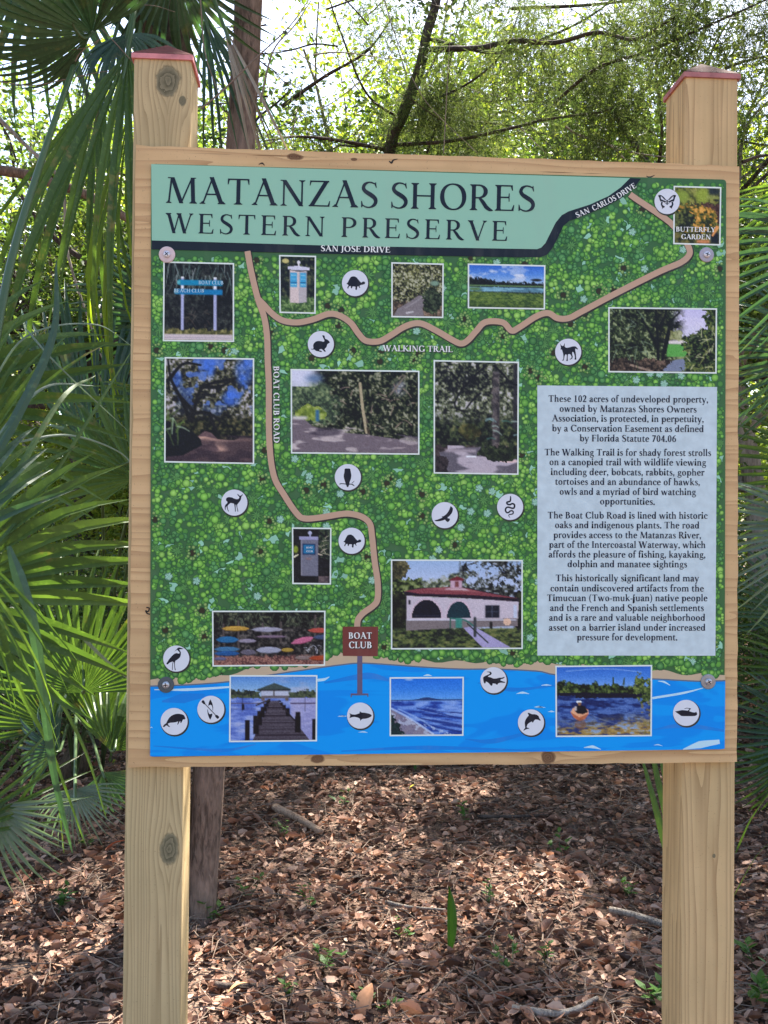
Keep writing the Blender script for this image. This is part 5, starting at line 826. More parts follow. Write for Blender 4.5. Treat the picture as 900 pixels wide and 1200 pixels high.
text('photo_caption_lettering', [('BOAT CLUB', 232.8, 333.4, 262, 333.8, 4.2), ('BEACH CLUB', 204, 342.8, 239.5, 343, 4.2)], 'B', inkmat('pale_blue_ink', (176, 206, 232)), -.0017)
text('photo_caption_lettering', [('BOAT', 359, 642.6, 366.5, 642.6, 2.0), ('CLUB', 359, 647, 366.5, 647, 2.0)], 'B', M_WHITE, -.0017)

# ---- four fixing screws with washers
def screw(px, py, r, cw, ch, label, seed):
    x, z = P(px, py); s = .001342; m = MB(); k = 28; prof = [(0, .0034), (r*.55, .0034), (r*.92, .0032), (r, .0026), (r, .0014)]
    for j in range(len(prof)-1):
        (r0, d0), (r1, d1) = prof[j], prof[j+1]; V = []; 
        for i in range(k):
            t = 2*math.pi*i/k; V.append((x+r0*s*math.cos(t), -d0, z+r0*s*math.sin(t)))
        for i in range(k):
            t = 2*math.pi*i/k; V.append((x+r1*s*math.cos(t), -d1, z+r1*s*math.sin(t)))
        m.add(V, [(i, (i+1) % k, (i+1) % k+k, i+k)[::-1] for i in range(k)])
    w_ = m.build('washer', cw, SIGN, smooth=True); tag(w_, label)
    m = MB(); prof = [(0, .0068), (2.2, .0066), (3.6, .0056), (4.2, .0044), (4.2, .0033)]
    for j in range(len(prof)-1):
        (r0, d0), (r1, d1) = prof[j], prof[j+1]
        V = [(x+r0*s*math.cos(2*math.pi*i/k), -d0, z+r0*s*math.sin(2*math.pi*i/k)) for i in range(k)]+[(x+r1*s*math.cos(2*math.pi*i/k), -d1, z+r1*s*math.sin(2*math.pi*i/k)) for i in range(k)]
        m.add(V, [(i, (i+1) % k, (i+1) % k+k, i+k)[::-1] for i in range(k)])
    for a in (0.4, 1.97):                         # cross slot
        c, q = math.cos(a+seed), math.sin(a+seed); L, wd = .0034, .0006
        m.add([(x+c*L-q*wd, -.00695, z+q*L+c*wd), (x+c*L+q*wd, -.00695, z+q*L-c*wd), (x-c*L+q*wd, -.00695, z-q*L-c*wd), (x-c*L-q*wd, -.00695, z-q*L+c*wd)], [(0, 3, 2, 1)], 1)
    m.build('screw', [ch, M_BLACK], w_)
zinc = flat('zinc', (.42, .42, .44), .35, .5, .5, .7)
screw(196, 298.8, 9.4, flat('pink_washer', (.58, .44, .42), .5, .4, .3), flat('pale_zinc', (.60, .56, .58), .35, .5, .3, .4), 'pinkish washer', .3)
screw(827.3, 299, 9.0, flat('dull_zinc_washer', (.34, .30, .33), .5, .4, .4, .3), flat('pale_zinc_b', (.60, .56, .58), .35, .5, .3, .4), 'dull grey washer with a pale screw', .9)
screw(194.8, 802.2, 9.2, flat('rubber_washer', (.07, .08, .085), .6, .3, .3), zinc, 'dark rubber washer', 1.3)
screw(829.3, 798.5, 9.0, flat('steel_washer', (.26, .26, .27), .4, .5, .5, .5), zinc, 'steel grey washer', .1)
# ================================================================== PLANTS
def leafmat(name, cols, trans=.45, rough=.45, spec=.35, tint=(1.25, 1.2, .5), dry=0.0):
    k = N(name); r = k.isl(); pn = k.noise(k.pos(), 1.3, 2)
    f = k.mt('ADD', k.mt('MULTIPLY', r, .75), k.mt('MULTIPLY', k.mt('SUBTRACT', pn, .38), 1.0), clamp=True)
    col = k.ramp(f, [(i/(len(cols)-1), c) for i, c in enumerate(cols)])
    if dry:
        d1 = k.noise(k.pos(), 9.0, 4, .7); col = k.mix(k.ramp(d1, [(.60, (0, 0, 0)), (.70, (dry,)*3)]), col, (.22, .17, .07)); d2 = k.noise(k.pos(), 90.0, 3); col = k.mix(k.ramp(d2, [(.55, (0, 0, 0)), (.75, (.5,)*3)]), col, tuple(1.6*q for q in cols[-1]))
    k.color(col); k.set(rough, spec)
    tr = k.n('ShaderNodeBsdfTranslucent'); k.link(k.mix(1.0, col, tint, 'MULTIPLY'), tr.inputs['Color'])
    mx = k.n('ShaderNodeMixShader'); mx.inputs[0].default_value = trans; k.link(k.b.outputs[0], mx.inputs[1]); k.link(tr.outputs[0], mx.inputs[2]); k.link(mx.outputs[0], k.o.inputs[0])
    return k.m
def bark(name, a, b, sc=14, zs=.22):
    k = N(name); o = k.scale(k.pos(), (1, 1, zs)); n1 = k.noise(o, sc*5, 5, .65, .6); n2 = k.noise(k.pos(), sc*.5, 3)
    c = k.mix(k.ramp(n1, [(.38, (0, 0, 0)), (.62, (1, 1, 1))]), a, b); c = k.mix(k.ramp(n2, [(.45, (0, 0, 0)), (.7, (.6, .6, .6))]), c, tuple(q*1.35+.01 for q in b))
    k.color(c); k.set(.9, .12); k.bump(n1, .9, .012); return k.m
M_OAKL = leafmat('oak_leaf_green', [(.022, .042, .012), (.040, .075, .018), (.075, .115, .032), (.13, .165, .05)], .45, tint=(1.9, 1.9, 1.0))
M_LIME = leafmat('lime_leaf_green', [(.06, .10, .018), (.11, .17, .026), (.19, .25, .04), (.26, .27, .05)], .5, tint=(1.8, 1.75, .9))
M_CEDAR = leafmat('cedar_needle_green', [(.022, .038, .018), (.040, .060, .026), (.07, .095, .038), (.13, .15, .065)], .5, .6, .15, (1.8, 1.8, 1.0))
M_FROND = leafmat('palm_frond_green', [(.042, .080, .024), (.064, .118, .032), (.10, .16, .042)], .36, .45, .35, (1.75, 1.8, .6), dry=.8)
M_FRBLU = leafmat('palm_frond_bluegreen', [(.026, .052, .032), (.042, .080, .048), (.068, .112, .062)], .22, .45, .4, (1.6, 2.2, .8), dry=.5)
M_FRGRY = leafmat('palm_frond_greygreen', [(.09, .135, .10), (.12, .17, .125), (.16, .20, .145)], .25, .40, .5, (1.4, 1.6, .8))
M_FRLIM = leafmat('palm_frond_yellowgreen', [(.08, .14, .02), (.13, .20, .028), (.19, .25, .04)], .6, .40, .4, (2.4, 2.2, .6))
M_DEAD = leafmat('dead_frond_straw', [(.16, .12, .085), (.30, .25, .19), (.50, .46, .40)], .25, .7, .2, (1, .9, .7))
M_PET = leafmat('petiole_green', [(.045, .085, .03), (.07, .12, .04)], .1, .4, .5)
M_BROWN = bark('reddish_bark', (.085, .060, .046), (.24, .165, .125)); M_BKD = bark('dark_bark', (.035, .026, .022), (.085, .065, .055)); M_BKG = bark('grey_bark', (.16, .13, .11), (.32, .28, .24), 9)
M_BOOT = bark('palm_boot_fibre', (.030, .022, .015), (.10, .070, .045), 18)
M_TWIG = flat('twig_bark', (.17, .125, .095), .8, .15, .6)

def fan(hub, axis, normal, R, nseg=26, spread=100, droop=.25, base=.42, fold=.28, seed=0, lenvar=.06, tipdroop=.25, split=1.0):
    """a costapalmate fan: folded blades joined near the hub, tapering to drooping tips"""
    rg = np.random.default_rng(seed); X = Vector(axis).normalized(); Z = Vector(normal); Z = (Z-X*Z.dot(X)).normalized(); Y = Z.cross(X)
    X, Y, Z = np.array(X), np.array(Y), np.array(Z); hub = np.array(hub, float); V = []; F = []; n = 0; st = np.array([.02, .22, .42, .58, .72, .86, 1.0])
    da = math.radians(spread*2)/nseg
    for i in range(nseg):
        a = -math.radians(spread)+da*(i+.5)+rg.normal(0, .015); L = R*(.78+.22*math.cos(a*.8))*(1+rg.normal(0, lenvar)); td = tipdroop*max(0, rg.normal(1, .5)); bend = rg.normal(0, .05)
        for s_ in st:
            r = s_*L; wmax = math.tan(da/2)*L*base*1.06
            h = math.tan(da/2)*r*1.03 if s_ < base else wmax*max(0, 1-(s_-base)/(1-base))**.75
            aa = a+bend*max(0, s_-base)**1.5; d = X*math.cos(aa)+Y*math.sin(aa); side = -X*math.sin(aa)+Y*math.cos(aa)
            zz = -droop*L*s_**2-td*L*max(0, s_-.5)**2*2.4+.05*L*math.sin(s_*3)
            c0 = hub+d*r+Z*zz+np.array([0, 0, -td*.5*L*max(0, s_-.6)**2])
            V += [c0+side*h+Z*h*fold*2, c0-Z*h*fold*.6, c0-side*h+Z*h*fold*2]
        for j in range(len(st)-1):
            b = n+j*3; F += [(b, b+1, b+4, b+3), (b+1, b+2, b+5, b+4)]
        n += len(st)*3
    return np.array(V), np.array(F)
def fan_part(plant, mat, hub, axis, normal, R, root=None, pr=.006, **k):
    V, F = fan(hub, axis, normal, R, **k); fr = mesh('frond', V, F, mat, plant)
    if root is not None:
        b = Vector(root); h = Vector(hub); midp = (b+h)/2+Vector((0, 0, .12*(h-b).length)); ax = Vector(axis).normalized()*R*.18
        mb = MB(); pts = spline([b, midp, h, h+ax], 6); mb.tube(pts, list(np.linspace(pr*1.5, pr*.8, len(pts))), 6); mb.build('petiole', M_PET, fr, smooth=True)
    return fr
def px_axis(a, b, Y, dY=0.0):                    # a direction in space from two places in the photograph at depth Y
    return at(b[0], b[1], Y+dY)-at(a[0], a[1], Y)
TOCAM = Vector((0, -1, .15))

# --- tall cabbage palm right behind the left post
bp = at(196, 600, 2.15); bp.z = 0
palm = empty('cabbage_palm', bp, 'tall cabbage palm behind the left sign post with hanging fronds', 'palm')
top = at(190, -10, 2.05); mb = MB(); pts = [bp+Vector((0, 0, -.1)), bp.lerp(top, .5), top, top+Vector((0, 0, .9))]
rg = np.random.default_rng(4); pp = spline(pts, 12); mb.tube(pp, [.085+.006*math.sin(i*2.1) for i in range(len(pp))], 14); tk = mb.build('trunk', M_BOOT, palm, smooth=True)
for i in range(26):                              # old leaf boots: overlapping split stubs round the head of the trunk
    a = i*2.4; z = top.z-.55+.045*i; c = Vector((top.x, top.y, z)); d = Vector((math.cos(a), math.sin(a), 0)); s_ = Vector((-math.sin(a), math.cos(a), 0)); mb = MB()
    p0 = c+d*.07; p1 = c+d*.12+Vector((0, 0, .16)); 
    mb.add([p0-s_*.045, p0+s_*.045, p1+s_*.018, p1-s_*.018, p0-s_*.04+d*.02, p0+s_*.04+d*.02, p1+s_*.014+d*.012, p1-s_*.014+d*.012], [(0,1,2,3), (7,6,5,4), (0,4,5,1), (2,6,7,3), (1,5,6,2), (0,3,7,4)])
    mb.build('boot', M_BOOT, tk)
cr = top+Vector((0, 0, .25))
fan_part(palm, M_FRBLU, at(108, 38, 1.30), px_axis((108, 38), (-20, -30), 1.3, -.3), Vector((.2, -.35, -.9)), .46, cr, seed=1, nseg=30, spread=105, droop=.15)
fan_part(palm, M_FRBLU, at(150, 40, 1.50), px_axis((150, 40), (95, 125), 1.5, -.2), Vector((-.4, -.9, .3)), .30, cr, seed=2, nseg=20, spread=70, droop=.3)
fan_part(palm, M_FROND, at(150, 60, 1.35), px_axis((150, 60), (85, 400), 1.35, -.25), TOCAM, .92, cr, seed=3, nseg=9, spread=24, droop=.05, base=.3, lenvar=.12)
fan_part(palm, M_FRLIM, at(152, 130, 1.75), px_axis((152, 130), (142, 420), 1.75), Vector((-.5, -.8, 0)), 1.02, cr, seed=4, nseg=10, spread=15, droop=.03, base=.35, lenvar=.14)
fan_part(palm, M_FROND, at(118, 100, 1.9), px_axis((118, 100), (60, 330), 1.9), TOCAM, .9, cr, seed=14, nseg=8, spread=24, droop=.03, base=.3, lenvar=.12)
fan_part(palm, M_FRBLU, at(240, 20, 1.7), px_axis((240, 20), (282, 175), 1.7), TOCAM, .50, cr, seed=5, nseg=9, spread=24, droop=.05, base=.3)
fan_part(palm, M_DEAD, at(262, 30, 1.6), px_axis((262, 30), (318, 185), 1.6), TOCAM, .46, cr, seed=6, nseg=6, spread=11, droop=.05, base=.3, lenvar=.2)
fan_part(palm, M_FRBLU, at(205, -40, 1.7), px_axis((205, -40), (190, 80), 1.7, .2), TOCAM, .42, cr, seed=7, nseg=22, spread=80, droop=.3)
for i in range(9):                               # unseen living crown above the picture, added to shade the fronds below
    a = .5+i*.70; u_ = Vector((math.cos(a), math.sin(a), .35+.25*(i % 3))).normalized(); hb = cr+u_*(.75+.1*(i % 2))+Vector((0, 0, .35))
    fan_part(palm, M_FRBLU, hb, u_+Vector((0, 0, -.3)), Vector((0, 0, 1)), .62, cr, seed=80+i, nseg=26, spread=100, droop=.25)
mb = MB()
fan_part(palm, M_FRBLU, at(60, -60, 1.9), px_axis((60, -60), (20, 60), 1.9), TOCAM, .6, cr, seed=9, nseg=24, spread=95, droop=.3)

# --- saw palmetto whose fans come in from the left edge
b = Vector((-1.35, .35, 0)); pm = empty('saw_palmetto', b, 'large saw palmetto reaching in from the left edge with long pointed blades', 'palmetto')
def radial(plant, base, rows):
    for (mat, hub, to, Y, dY, R, kw) in rows:
        fan_part(plant, mat, at(*hub, Y), px_axis(hub, to, Y, dY), kw.pop('normal', TOCAM), R, base, **kw)
radial(pm, b+Vector((0, 0, .25)), [
 (M_FROND, (-70, 700), (150, 600), .25, -.05, .385, dict(seed=21, nseg=16, spread=62, droop=.05, fold=.30, lenvar=.05, base=.55, normal=Vector((.1, -1, .5)))),
 (M_FRBLU, (-80, 640), (40, 440), -.05, .1, .26, dict(seed=22, nseg=9, spread=40, droop=.05, fold=.3, normal=Vector((.4, -1, .1)))),
 (M_FROND, (-75, 600), (30, 880), -.10, .05, .33, dict(seed=23, nseg=11, spread=24, droop=-.15, fold=.3, base=.3, normal=Vector((.5, -1, .3)))),
 (M_FROND, (-90, 480), (120, 440), .9, 0, .50, dict(seed=24, nseg=10, spread=50, droop=.15, fold=.3)),
 (M_FRGRY, (-10, 945), (25, 1060), .45, -.05, .17, dict(seed=25, nseg=20, spread=75, droop=.25)),
 (M_FROND, (-60, 980), (70, 900), .4, .1, .30, dict(seed=26, nseg=7, spread=30, droop=.2, base=.25)),
 (M_FROND, (-40, 560), (70, 330), .55, .0, .40, dict(seed=27, nseg=5, spread=18, droop=.2, base=.3, tipdroop=.1)),
])
pet = MB(); pts = spline([at(-25, 520, .6), at(10, 320, .75), at(48, 190, .9), at(86, 78, 1.15)], 8); pet.tube(pts, list(np.linspace(.011, .007, len(pts))), 8)
pet.build('petiole', M_PET, pm, smooth=True)
arch = MB()
def blade(mbx, pts, w_, twist=(0.3, -1, .2)):
    c = spline(pts, 8); nn = Vector(twist).normalized(); n = len(c); V = []
    for i in range(n):
        d = Vector(c[min(i+1, n-1)]-c[max(i-1, 0)]).normalized(); s_ = d.cross(nn).normalized(); t = i/(n-1); h = w_*min(1, t*6+.3)*(1-t)**.6+.0004
        p = Vector(c[i]); V += [p+s_*h, p-nn*-h*.35, p-s_*h]
    F = []
    for i in range(n-1):
        q = i*3; F += [(q, q+1, q+4, q+3), (q+1, q+2, q+5, q+4)]
    mbx.add([tuple(v) for v in V], F)
for pts, w_, mt_ in ([[(-10, 545, .2), (60, 400, .35), (66, 305, .4)], .010, M_FRBLU], [[(-20, 470, .5), (30, 395, .5), (110, 380, .6), (158, 408, .7)], .0022, M_FRGRY], [[(30, 385, .5), (70, 430, .5), (150, 505, .6)], .002, M_FRGRY],
                     [[(-10, 520, .3), (50, 455, .4), (110, 452, .5)], .0035, M_FRGRY], [[(-15, 655, .2), (60, 560, .3), (155, 410, .5)], .006, M_FROND], [[(-10, 610, .1), (70, 470, .3), (112, 440, .5)], .006, M_FROND],
                     [[(10, 520, .4), (80, 510, .5), (140, 530, .6), (165, 560, .6)], .0025, M_FRGRY], [[(10, 640, .0), (40, 740, .0), (62, 900, .05), (85, 1000, .1)], .010, M_FRBLU], [[(-10, 690, .1), (20, 800, .15), (60, 880, .2), (100, 990, .3)], .005, M_FROND],
                     [[(60, 800, .6), (100, 880, .6), (125, 960, .6)], .004, M_FROND], [[(60, 850, .4), (75, 1000, .5)], .003, M_FROND], [[(0, 970, .5), (50, 900, .5), (70, 860, .55)], .0035, M_FROND], [[(95, 745, .5), (120, 770, .5), (150, 796, .5)], .004, M_FRGRY]):
    mb = MB(); blade(mb, [at(*p) for p in pts], w_); mb.build('blade', mt_, pm)

# --- dark palmetto standing behind the board's left edge
b = ground_at(120, 905); b = Vector((b.x, b.y, 0)); pd = empty('saw_palmetto', b, 'dark blue-green palmetto behind the board, left of it at mid height', 'palmetto')
radial(pd, b, [
 (M_FRBLU, (120, 565), (105, 300), 1.9, .1, .80, dict(seed=31, nseg=20, spread=30, droop=.05, base=.6)),
 (M_FROND, (160, 560), (60, 500), 1.6, 0, .42, dict(seed=32, nseg=16, spread=70, droop=.12)),
 (M_FROND, (205, 470), (130, 590), 1.7, 0, .36, dict(seed=33, nseg=26, spread=80, droop=.2)),
 (M_FRBLU, (215, 380), (120, 330), 2.0, 0, .5, dict(seed=34, nseg=22, spread=60, droop=.2)),
])
# --- low palmetto on the ground left of the post
b = ground_at(88, 915); b = Vector((b.x, b.y, 0)); pl_ = empty('saw_palmetto', b, 'low green palmetto with an upright round fan between the left edge and the post', 'palmetto')
Yb = b.y
radial(pl_, b, [
 (M_FROND, (98, 812), (95, 640), 2.2, 0, .58, dict(seed=41, nseg=30, spread=88, droop=.05, fold=.35, lenvar=.08)),
 (M_FROND, (120, 860), (170, 700), 2.6, 0, .48, dict(seed=42, nseg=22, spread=60, droop=.1)),
 (M_FROND, (60, 850), (-10, 760), 2.9, 0, .45, dict(seed=43, nseg=22, spread=70, droop=.2)),
 (M_FRGRY, (88, 925), (92, 1010), 1.75, -.1, .185, dict(seed=44, nseg=26, spread=95, droop=.35)),
 (M_FROND, (130, 880), (165, 800), 2.3, .1, .32, dict(seed=45, nseg=18, spread=70, droop=.3)),
 (M_FRBLU, (70, 880), (20, 860), 2.6, .1, .35, dict(seed=46, nseg=18, spread=70, droop=.3)),
 (M_FRBLU, (120, 905), (150, 960), 2.5, .1, .28, dict(seed=47, nseg=18, spread=70, droop=.3))])
mb = MB(); mb.tube([b+Vector((-.05, 0, -.05)), b+Vector((0, 0, .12)), b+Vector((.02, 0, .22))], [.10, .085, .05], 10); mb.build('stump', M_BOOT, pl_, smooth=True)
# --- palmettos past the right edge
b = Vector((1.55, 1.2, 0)); pr_ = empty('saw_palmetto', b, 'palmetto at the right edge beside the upper half of the board', 'palmetto')
radial(pr_, b, [
 (M_FRBLU, (985, 290), (850, 370), 1.25, -.1, .46, dict(seed=51, nseg=24, spread=68, droop=.2)),
 (M_FRBLU, (960, 420), (860, 400), 1.6, 0, .42, dict(seed=52, nseg=20, spread=60, droop=.25)),
 (M_FROND, (950, 215), (860, 330), 1.9, 0, .40, dict(seed=53, nseg=18, spread=50, droop=.2)),
 (M_FRGRY, (960, 620), (850, 660), 1.4, 0, .36, dict(seed=54, nseg=20, spread=60, droop=.25)),
 (M_FROND, (975, 560), (870, 520), 1.9, 0, .46, dict(seed=55, nseg=18, spread=60, droop=.2))])
b = ground_at(925, 940); b = Vector((b.x, b.y, 0)); pr2 = empty('saw_palmetto', b, 'lower palmetto at the right edge behind the right post', 'palmetto')
radial(pr2, b, [
 (M_FROND, (960, 790), (865, 770), b.y-.3, 0, .50, dict(seed=61, nseg=22, spread=75, droop=.2)),
 (M_FRBLU, (950, 860), (860, 850), b.y-.5, 0, .46, dict(seed=62, nseg=22, spread=75, droop=.25)),
 (M_FRBLU, (935, 720), (880, 640), b.y, 0, .50, dict(seed=63, nseg=22, spread=75, droop=.2)),
 (M_FROND, (925, 890), (868, 940), b.y-.3, 0, .36, dict(seed=64, nseg=16, spread=60, droop=.3))])
for pts in ([(860, 1050, 1.4), (885, 1005, 1.2), (905, 985, 1.1)], [(862, 1000, 1.6), (880, 960, 1.5), (905, 925, 1.4)]):
    mb = MB(); blade(mb, [at(*p) for p in pts], .006); mb.build('blade', M_FROND, pr2)
b = ground_at(800, 1035); b = Vector((b.x, b.y, 0)); gr = empty('palmetto_seedling', b, 'tuft of broad green blades leaning out from behind the right post', 'plant')
for pts in ([(796, 1035), (784, 970), (768, 900), (757, 830)], [(800, 1035), (788, 950), (775, 885), (768, 830)], [(800, 1035), (792, 950), (783, 880), (778, 800)], [(796, 1035), (780, 990), (764, 930), (750, 880)]):
    mb = MB(); blade(mb, [at(*p, b.y) for p in pts], .026); mb.build('blade', M_FROND, gr)

# ---------------------------------------------------------------- trees
def quads_leaves(C, size, rg, asp=.5, flatness=.5, updir=None):
    n = len(C); d = rg.normal(size=(n, 3)); d[:, 2] = d[:, 2]*.6-.25; d /= np.linalg.norm(d, axis=1)[:, None]
    nm = rg.normal(size=(n, 3)); nm[:, 2] += flatness*2; s = np.cross(d, nm); s /= np.linalg.norm(s, axis=1)[:, None]; up = np.cross(s, d)
    L = size*rg.uniform(.6, 1.3, n)[:, None]; W_ = L*asp*.5; a = C; b = C+d*L*.45+s*W_+up*L*.06; c = C+d*L; e = C+d*L*.45-s*W_+up*L*.06
    V = np.stack([a, b, c, e], 1).reshape(-1, 3); F = np.arange(n*4).reshape(n, 4); return V, F
def grow(p, d, L, r, depth, rg, mb, tips, wig=.35, up=.15, kids=3):
    pts = [np.array(p)]; dd = np.array(d)/np.linalg.norm(d); n = 5
    for i in range(n):
        dd = dd+rg.normal(0, wig/3, 3)+np.array([0, 0, up/4]); dd /= np.linalg.norm(dd); pts.append(pts[-1]+dd*L/n)
    mb.tube(pts, list(np.linspace(r, r*.5, n+1)), 6 if depth else 5, cap=False)
    if depth <= 0: tips.append(pts[-1]); tips.append(pts[-2]); tips.append(pts[-3]); return
    for k in range(kids):
        i = rg.integers(2, n+1); nd = dd+rg.normal(0, .75, 3); grow(pts[i], nd, L*rg.uniform(.55, .8), r*.5, depth-1, rg, mb, tips, wig, up, kids)
    tips.append(pts[-1])
def crown_mesh(name, seed, nleaf, size, mat, spread=1.5, h=2.2, asp=.5, trunk_h=2.0, r=.09, clump=.26, keep=.34):
    rg = np.random.default_rng(seed); mb = MB(); tips = []
    base = [np.array([0, 0, -.1])]; d = np.array([rg.normal(0, .06), rg.normal(0, .06), 1])
    for i in range(6): d = d+rg.normal(0, .06, 3); d[2] = 1; base.append(base[-1]+d*trunk_h/6)
    mb.tube(base, list(np.linspace(r*1.25, r*.8, 7)), 9, cap=False)
    for k in range(6): 
        a = k*1.1+rg.uniform(-.3, .3); grow(base[rg.integers(4, 7)], np.array([math.cos(a), math.sin(a), rg.uniform(.25, 1.1)]), rg.uniform(.8, 1.2)*spread*.75, r*.55, 2, rg, mb, tips)
    tips = np.array(tips); tips = tips[rg.choice(len(tips), int(keep*len(tips)), replace=False)]; C = tips[rg.integers(0, len(tips), nleaf)]; g = rg.normal(size=(nleaf, 3))*clump; C = C+g
    V, F = quads_leaves(C, size, rg, asp); return mb, V, F
PROT = {}
def tree(kind, x, y, sc, rot, label, group='trees of the wood behind the sign', cat='tree', name=None):
    mbd, cmesh, tmat, nm = PROT[kind]
    t = empty(name or nm, (x, y, 0), label, cat, group); t.rotation_euler[2] = rot; t.scale = (sc, sc, sc)
    a = bpy.data.objects.new('trunk', mbd); COL.objects.link(a); a.parent = t
    c = bpy.data.objects.new('crown', cmesh); COL.objects.link(c); c.parent = t; c['kind'] = 'stuff'
    return t
def proto(kind, nm, seed, nleaf, size, mat, tmat, **k):
    mb, V, F = crown_mesh(nm, seed, nleaf, size, mat, **k)
    o1 = mb.build('trunk', tmat, smooth=True); o2 = mesh('crown', V, F, mat); d1, d2 = o1.data, o2.data
    bpy.data.objects.remove(o1); bpy.data.objects.remove(o2); PROT[kind] = (d1, d2, tmat, nm)
proto('oak1', 'oak_tree', 71, 15000, .060, M_OAKL, M_BKD, spread=2.0, trunk_h=3.0, r=.10, clump=.16)
proto('oak2', 'oak_tree', 72, 15000, .055, M_OAKL, M_BKG, spread=2.1, trunk_h=2.6, r=.08, clump=.17)
proto('lime1', 'bay_tree', 73, 24000, .055, M_LIME, M_BKD, spread=1.9, trunk_h=2.2, r=.06, clump=.19, keep=.5)
proto('lime2', 'bay_tree', 74, 22000, .060, M_LIME, M_BKG, spread=2.2, trunk_h=2.8, r=.07, clump=.22, keep=.5)
proto('shrub', 'understorey_shrub', 75, 11000, .052, M_OAKL, M_BKD, spread=1.15, trunk_h=.4, r=.03, clump=.20, keep=.6)
proto('shrub2', 'understorey_shrub', 76, 11000, .055, M_LIME, M_BKD, spread=1.25, trunk_h=.5, r=.03, clump=.22, keep=.6)
TR = [('lime1', .3, 8.5, 1.25, .3, 'yellow-green bay tree in the middle distance above the board'), ('lime2', 2.6, 10.5, 1.35, 1.3, 'open bay tree seen left of the right post top'),
 ('oak1', -2.8, 9.0, 1.25, 2.2, 'dark oak in the distance left of the left post'), ('oak2', 4.6, 8.0, 1.3, .9, 'grey-trunked oak beyond the right edge of the board'),
 ('lime2', -4.4, 12.5, 1.5, 4.0, 'bright bay tree far left in the sun'), ('oak1', 1.3, 14.0, 1.6, 5.1, 'tall oak far behind the middle of the board'),
 ('lime1', 5.8, 14.5, 1.7, 2.0, 'large yellow-green tree far right'), ('oak2', -1.2, 17, 1.9, .2, 'tall pale-trunked oak far behind the left half of the board'),
 ('lime2', 3.4, 19, 2.0, 3.3, 'far tree closing the gap right of the middle'), ('oak1', -6.4, 18, 1.9, 1.1, 'far dark oak at the left edge'), ('lime1', -3.6, 20, 2.0, 2.7, 'far sunlit tree behind the left edge'),
 ('oak1', 8.5, 19, 2.0, 4.4, 'far oak at the right edge'), ('oak2', 6.5, 26, 2.6, 1.7, 'distant oak on the right'), ('lime1', 0.5, 27, 2.7, .6, 'distant tree straight behind the board'), ('oak2', -7.0, 28, 2.8, 3.0, 'distant oak on the left'),
 ('oak1', -2.6, 8.2, 1.1, .5, 'oak with a dark trunk a little behind the left post'), ('oak1', 2.5, 7.4, 1.2, 4.1, 'dark oak behind the right half of the board'),
 ('oak1', -.3, 9.6, 1.35, 3.9, 'broad oak in the second row behind the board'), ('oak2', .5, 8.6, 1.2, .9, 'pale-trunked oak close behind the bay tree in the middle'), ('oak2', 1.9, 9.8, 1.4, 5.2, 'pale-trunked oak in the second row right of the middle'), ('oak2', -2.0, 9.6, 1.3, 2.0, 'pale-trunked oak in the second row behind the left post'),
 ('lime2', 3.1, 8.4, 1.15, 3.7, 'open bay tree just behind the right post'), ('lime1', -.85, 7.9, 1.1, 4.6, 'bay tree seen just right of the reddish trunk'), ('lime1', 3.9, 11.5, 1.45, .4, 'sunlit bay tree in the second row right of the board'), ('oak1', 4.3, 5.2, 1.0, 1.2, 'small oak just outside the right edge of the board'),
 ('lime2', 1.4, 11.2, 1.5, 2.4, 'sunlit bay tree in the second row behind the middle'), ('lime1', -2.9, 13, 1.6, .9, 'sunlit bay tree beyond the road behind the left post'), ('lime1', -1.3, 10.5, 1.2, 1.9, 'slender bay tree well behind the left half of the board'), ('oak2', 3.6, 6.2, 1.15, 4.9, 'oak close behind the right post')]
for k in TR: tree(*k)
SH = [('shrub2', -3.1, 7.1, 1.0, .3, 'leafy shrub lit by the sun at the left edge'), ('shrub', -2.5, 4.6, .75, 4.3, 'dense dark shrub close behind the fronds at the left edge'), ('shrub', -1.75, 5.2, .7, 2.2, 'dense dark shrub behind the low palmetto'), ('shrub', 2.9, 5.0, .75, .2, 'dense dark shrub behind the palmettos at the right edge'), ('shrub', -2.1, 6.4, .8, 1.3, 'dark shrub between the palmettos and the left post'), ('shrub2', -4.6, 12.6, 1.6, 2.3, 'bright shrub beyond the road at left'), ('shrub', -5.6, 13.8, 1.8, .8, 'dark shrub beyond the road at the left edge'),
 ('shrub', 3.9, 6.6, 1.1, 1.0, 'shrub beyond the right post near the right edge'), ('shrub2', 5.2, 8.6, 1.4, 2.0, 'sunlit shrub at the right edge'), ('shrub', -3.4, 15, 2.0, 3.0, 'broad shrub far behind the left post'), ('shrub2', -7.2, 16, 2.2, 5.0, 'broad bright shrub at the far left'),
 ('shrub', 7.6, 11.5, 1.9, 4.0, 'broad shrub far right'), ('shrub', 1.2, 19, 2.6, 0.0, 'low thicket far behind the board'), ('shrub2', 4.8, 22, 3.0, 1.4, 'thicket far behind the right half of the board'), ('shrub', -4.0, 24, 3.2, 2.1, 'thicket far behind the left edge'), ('shrub', 10.5, 21, 3.0, 2.9, 'thicket far beyond the right edge')]
for k in SH: tree(*k[:6], group='shrubs under the trees', cat='shrub')
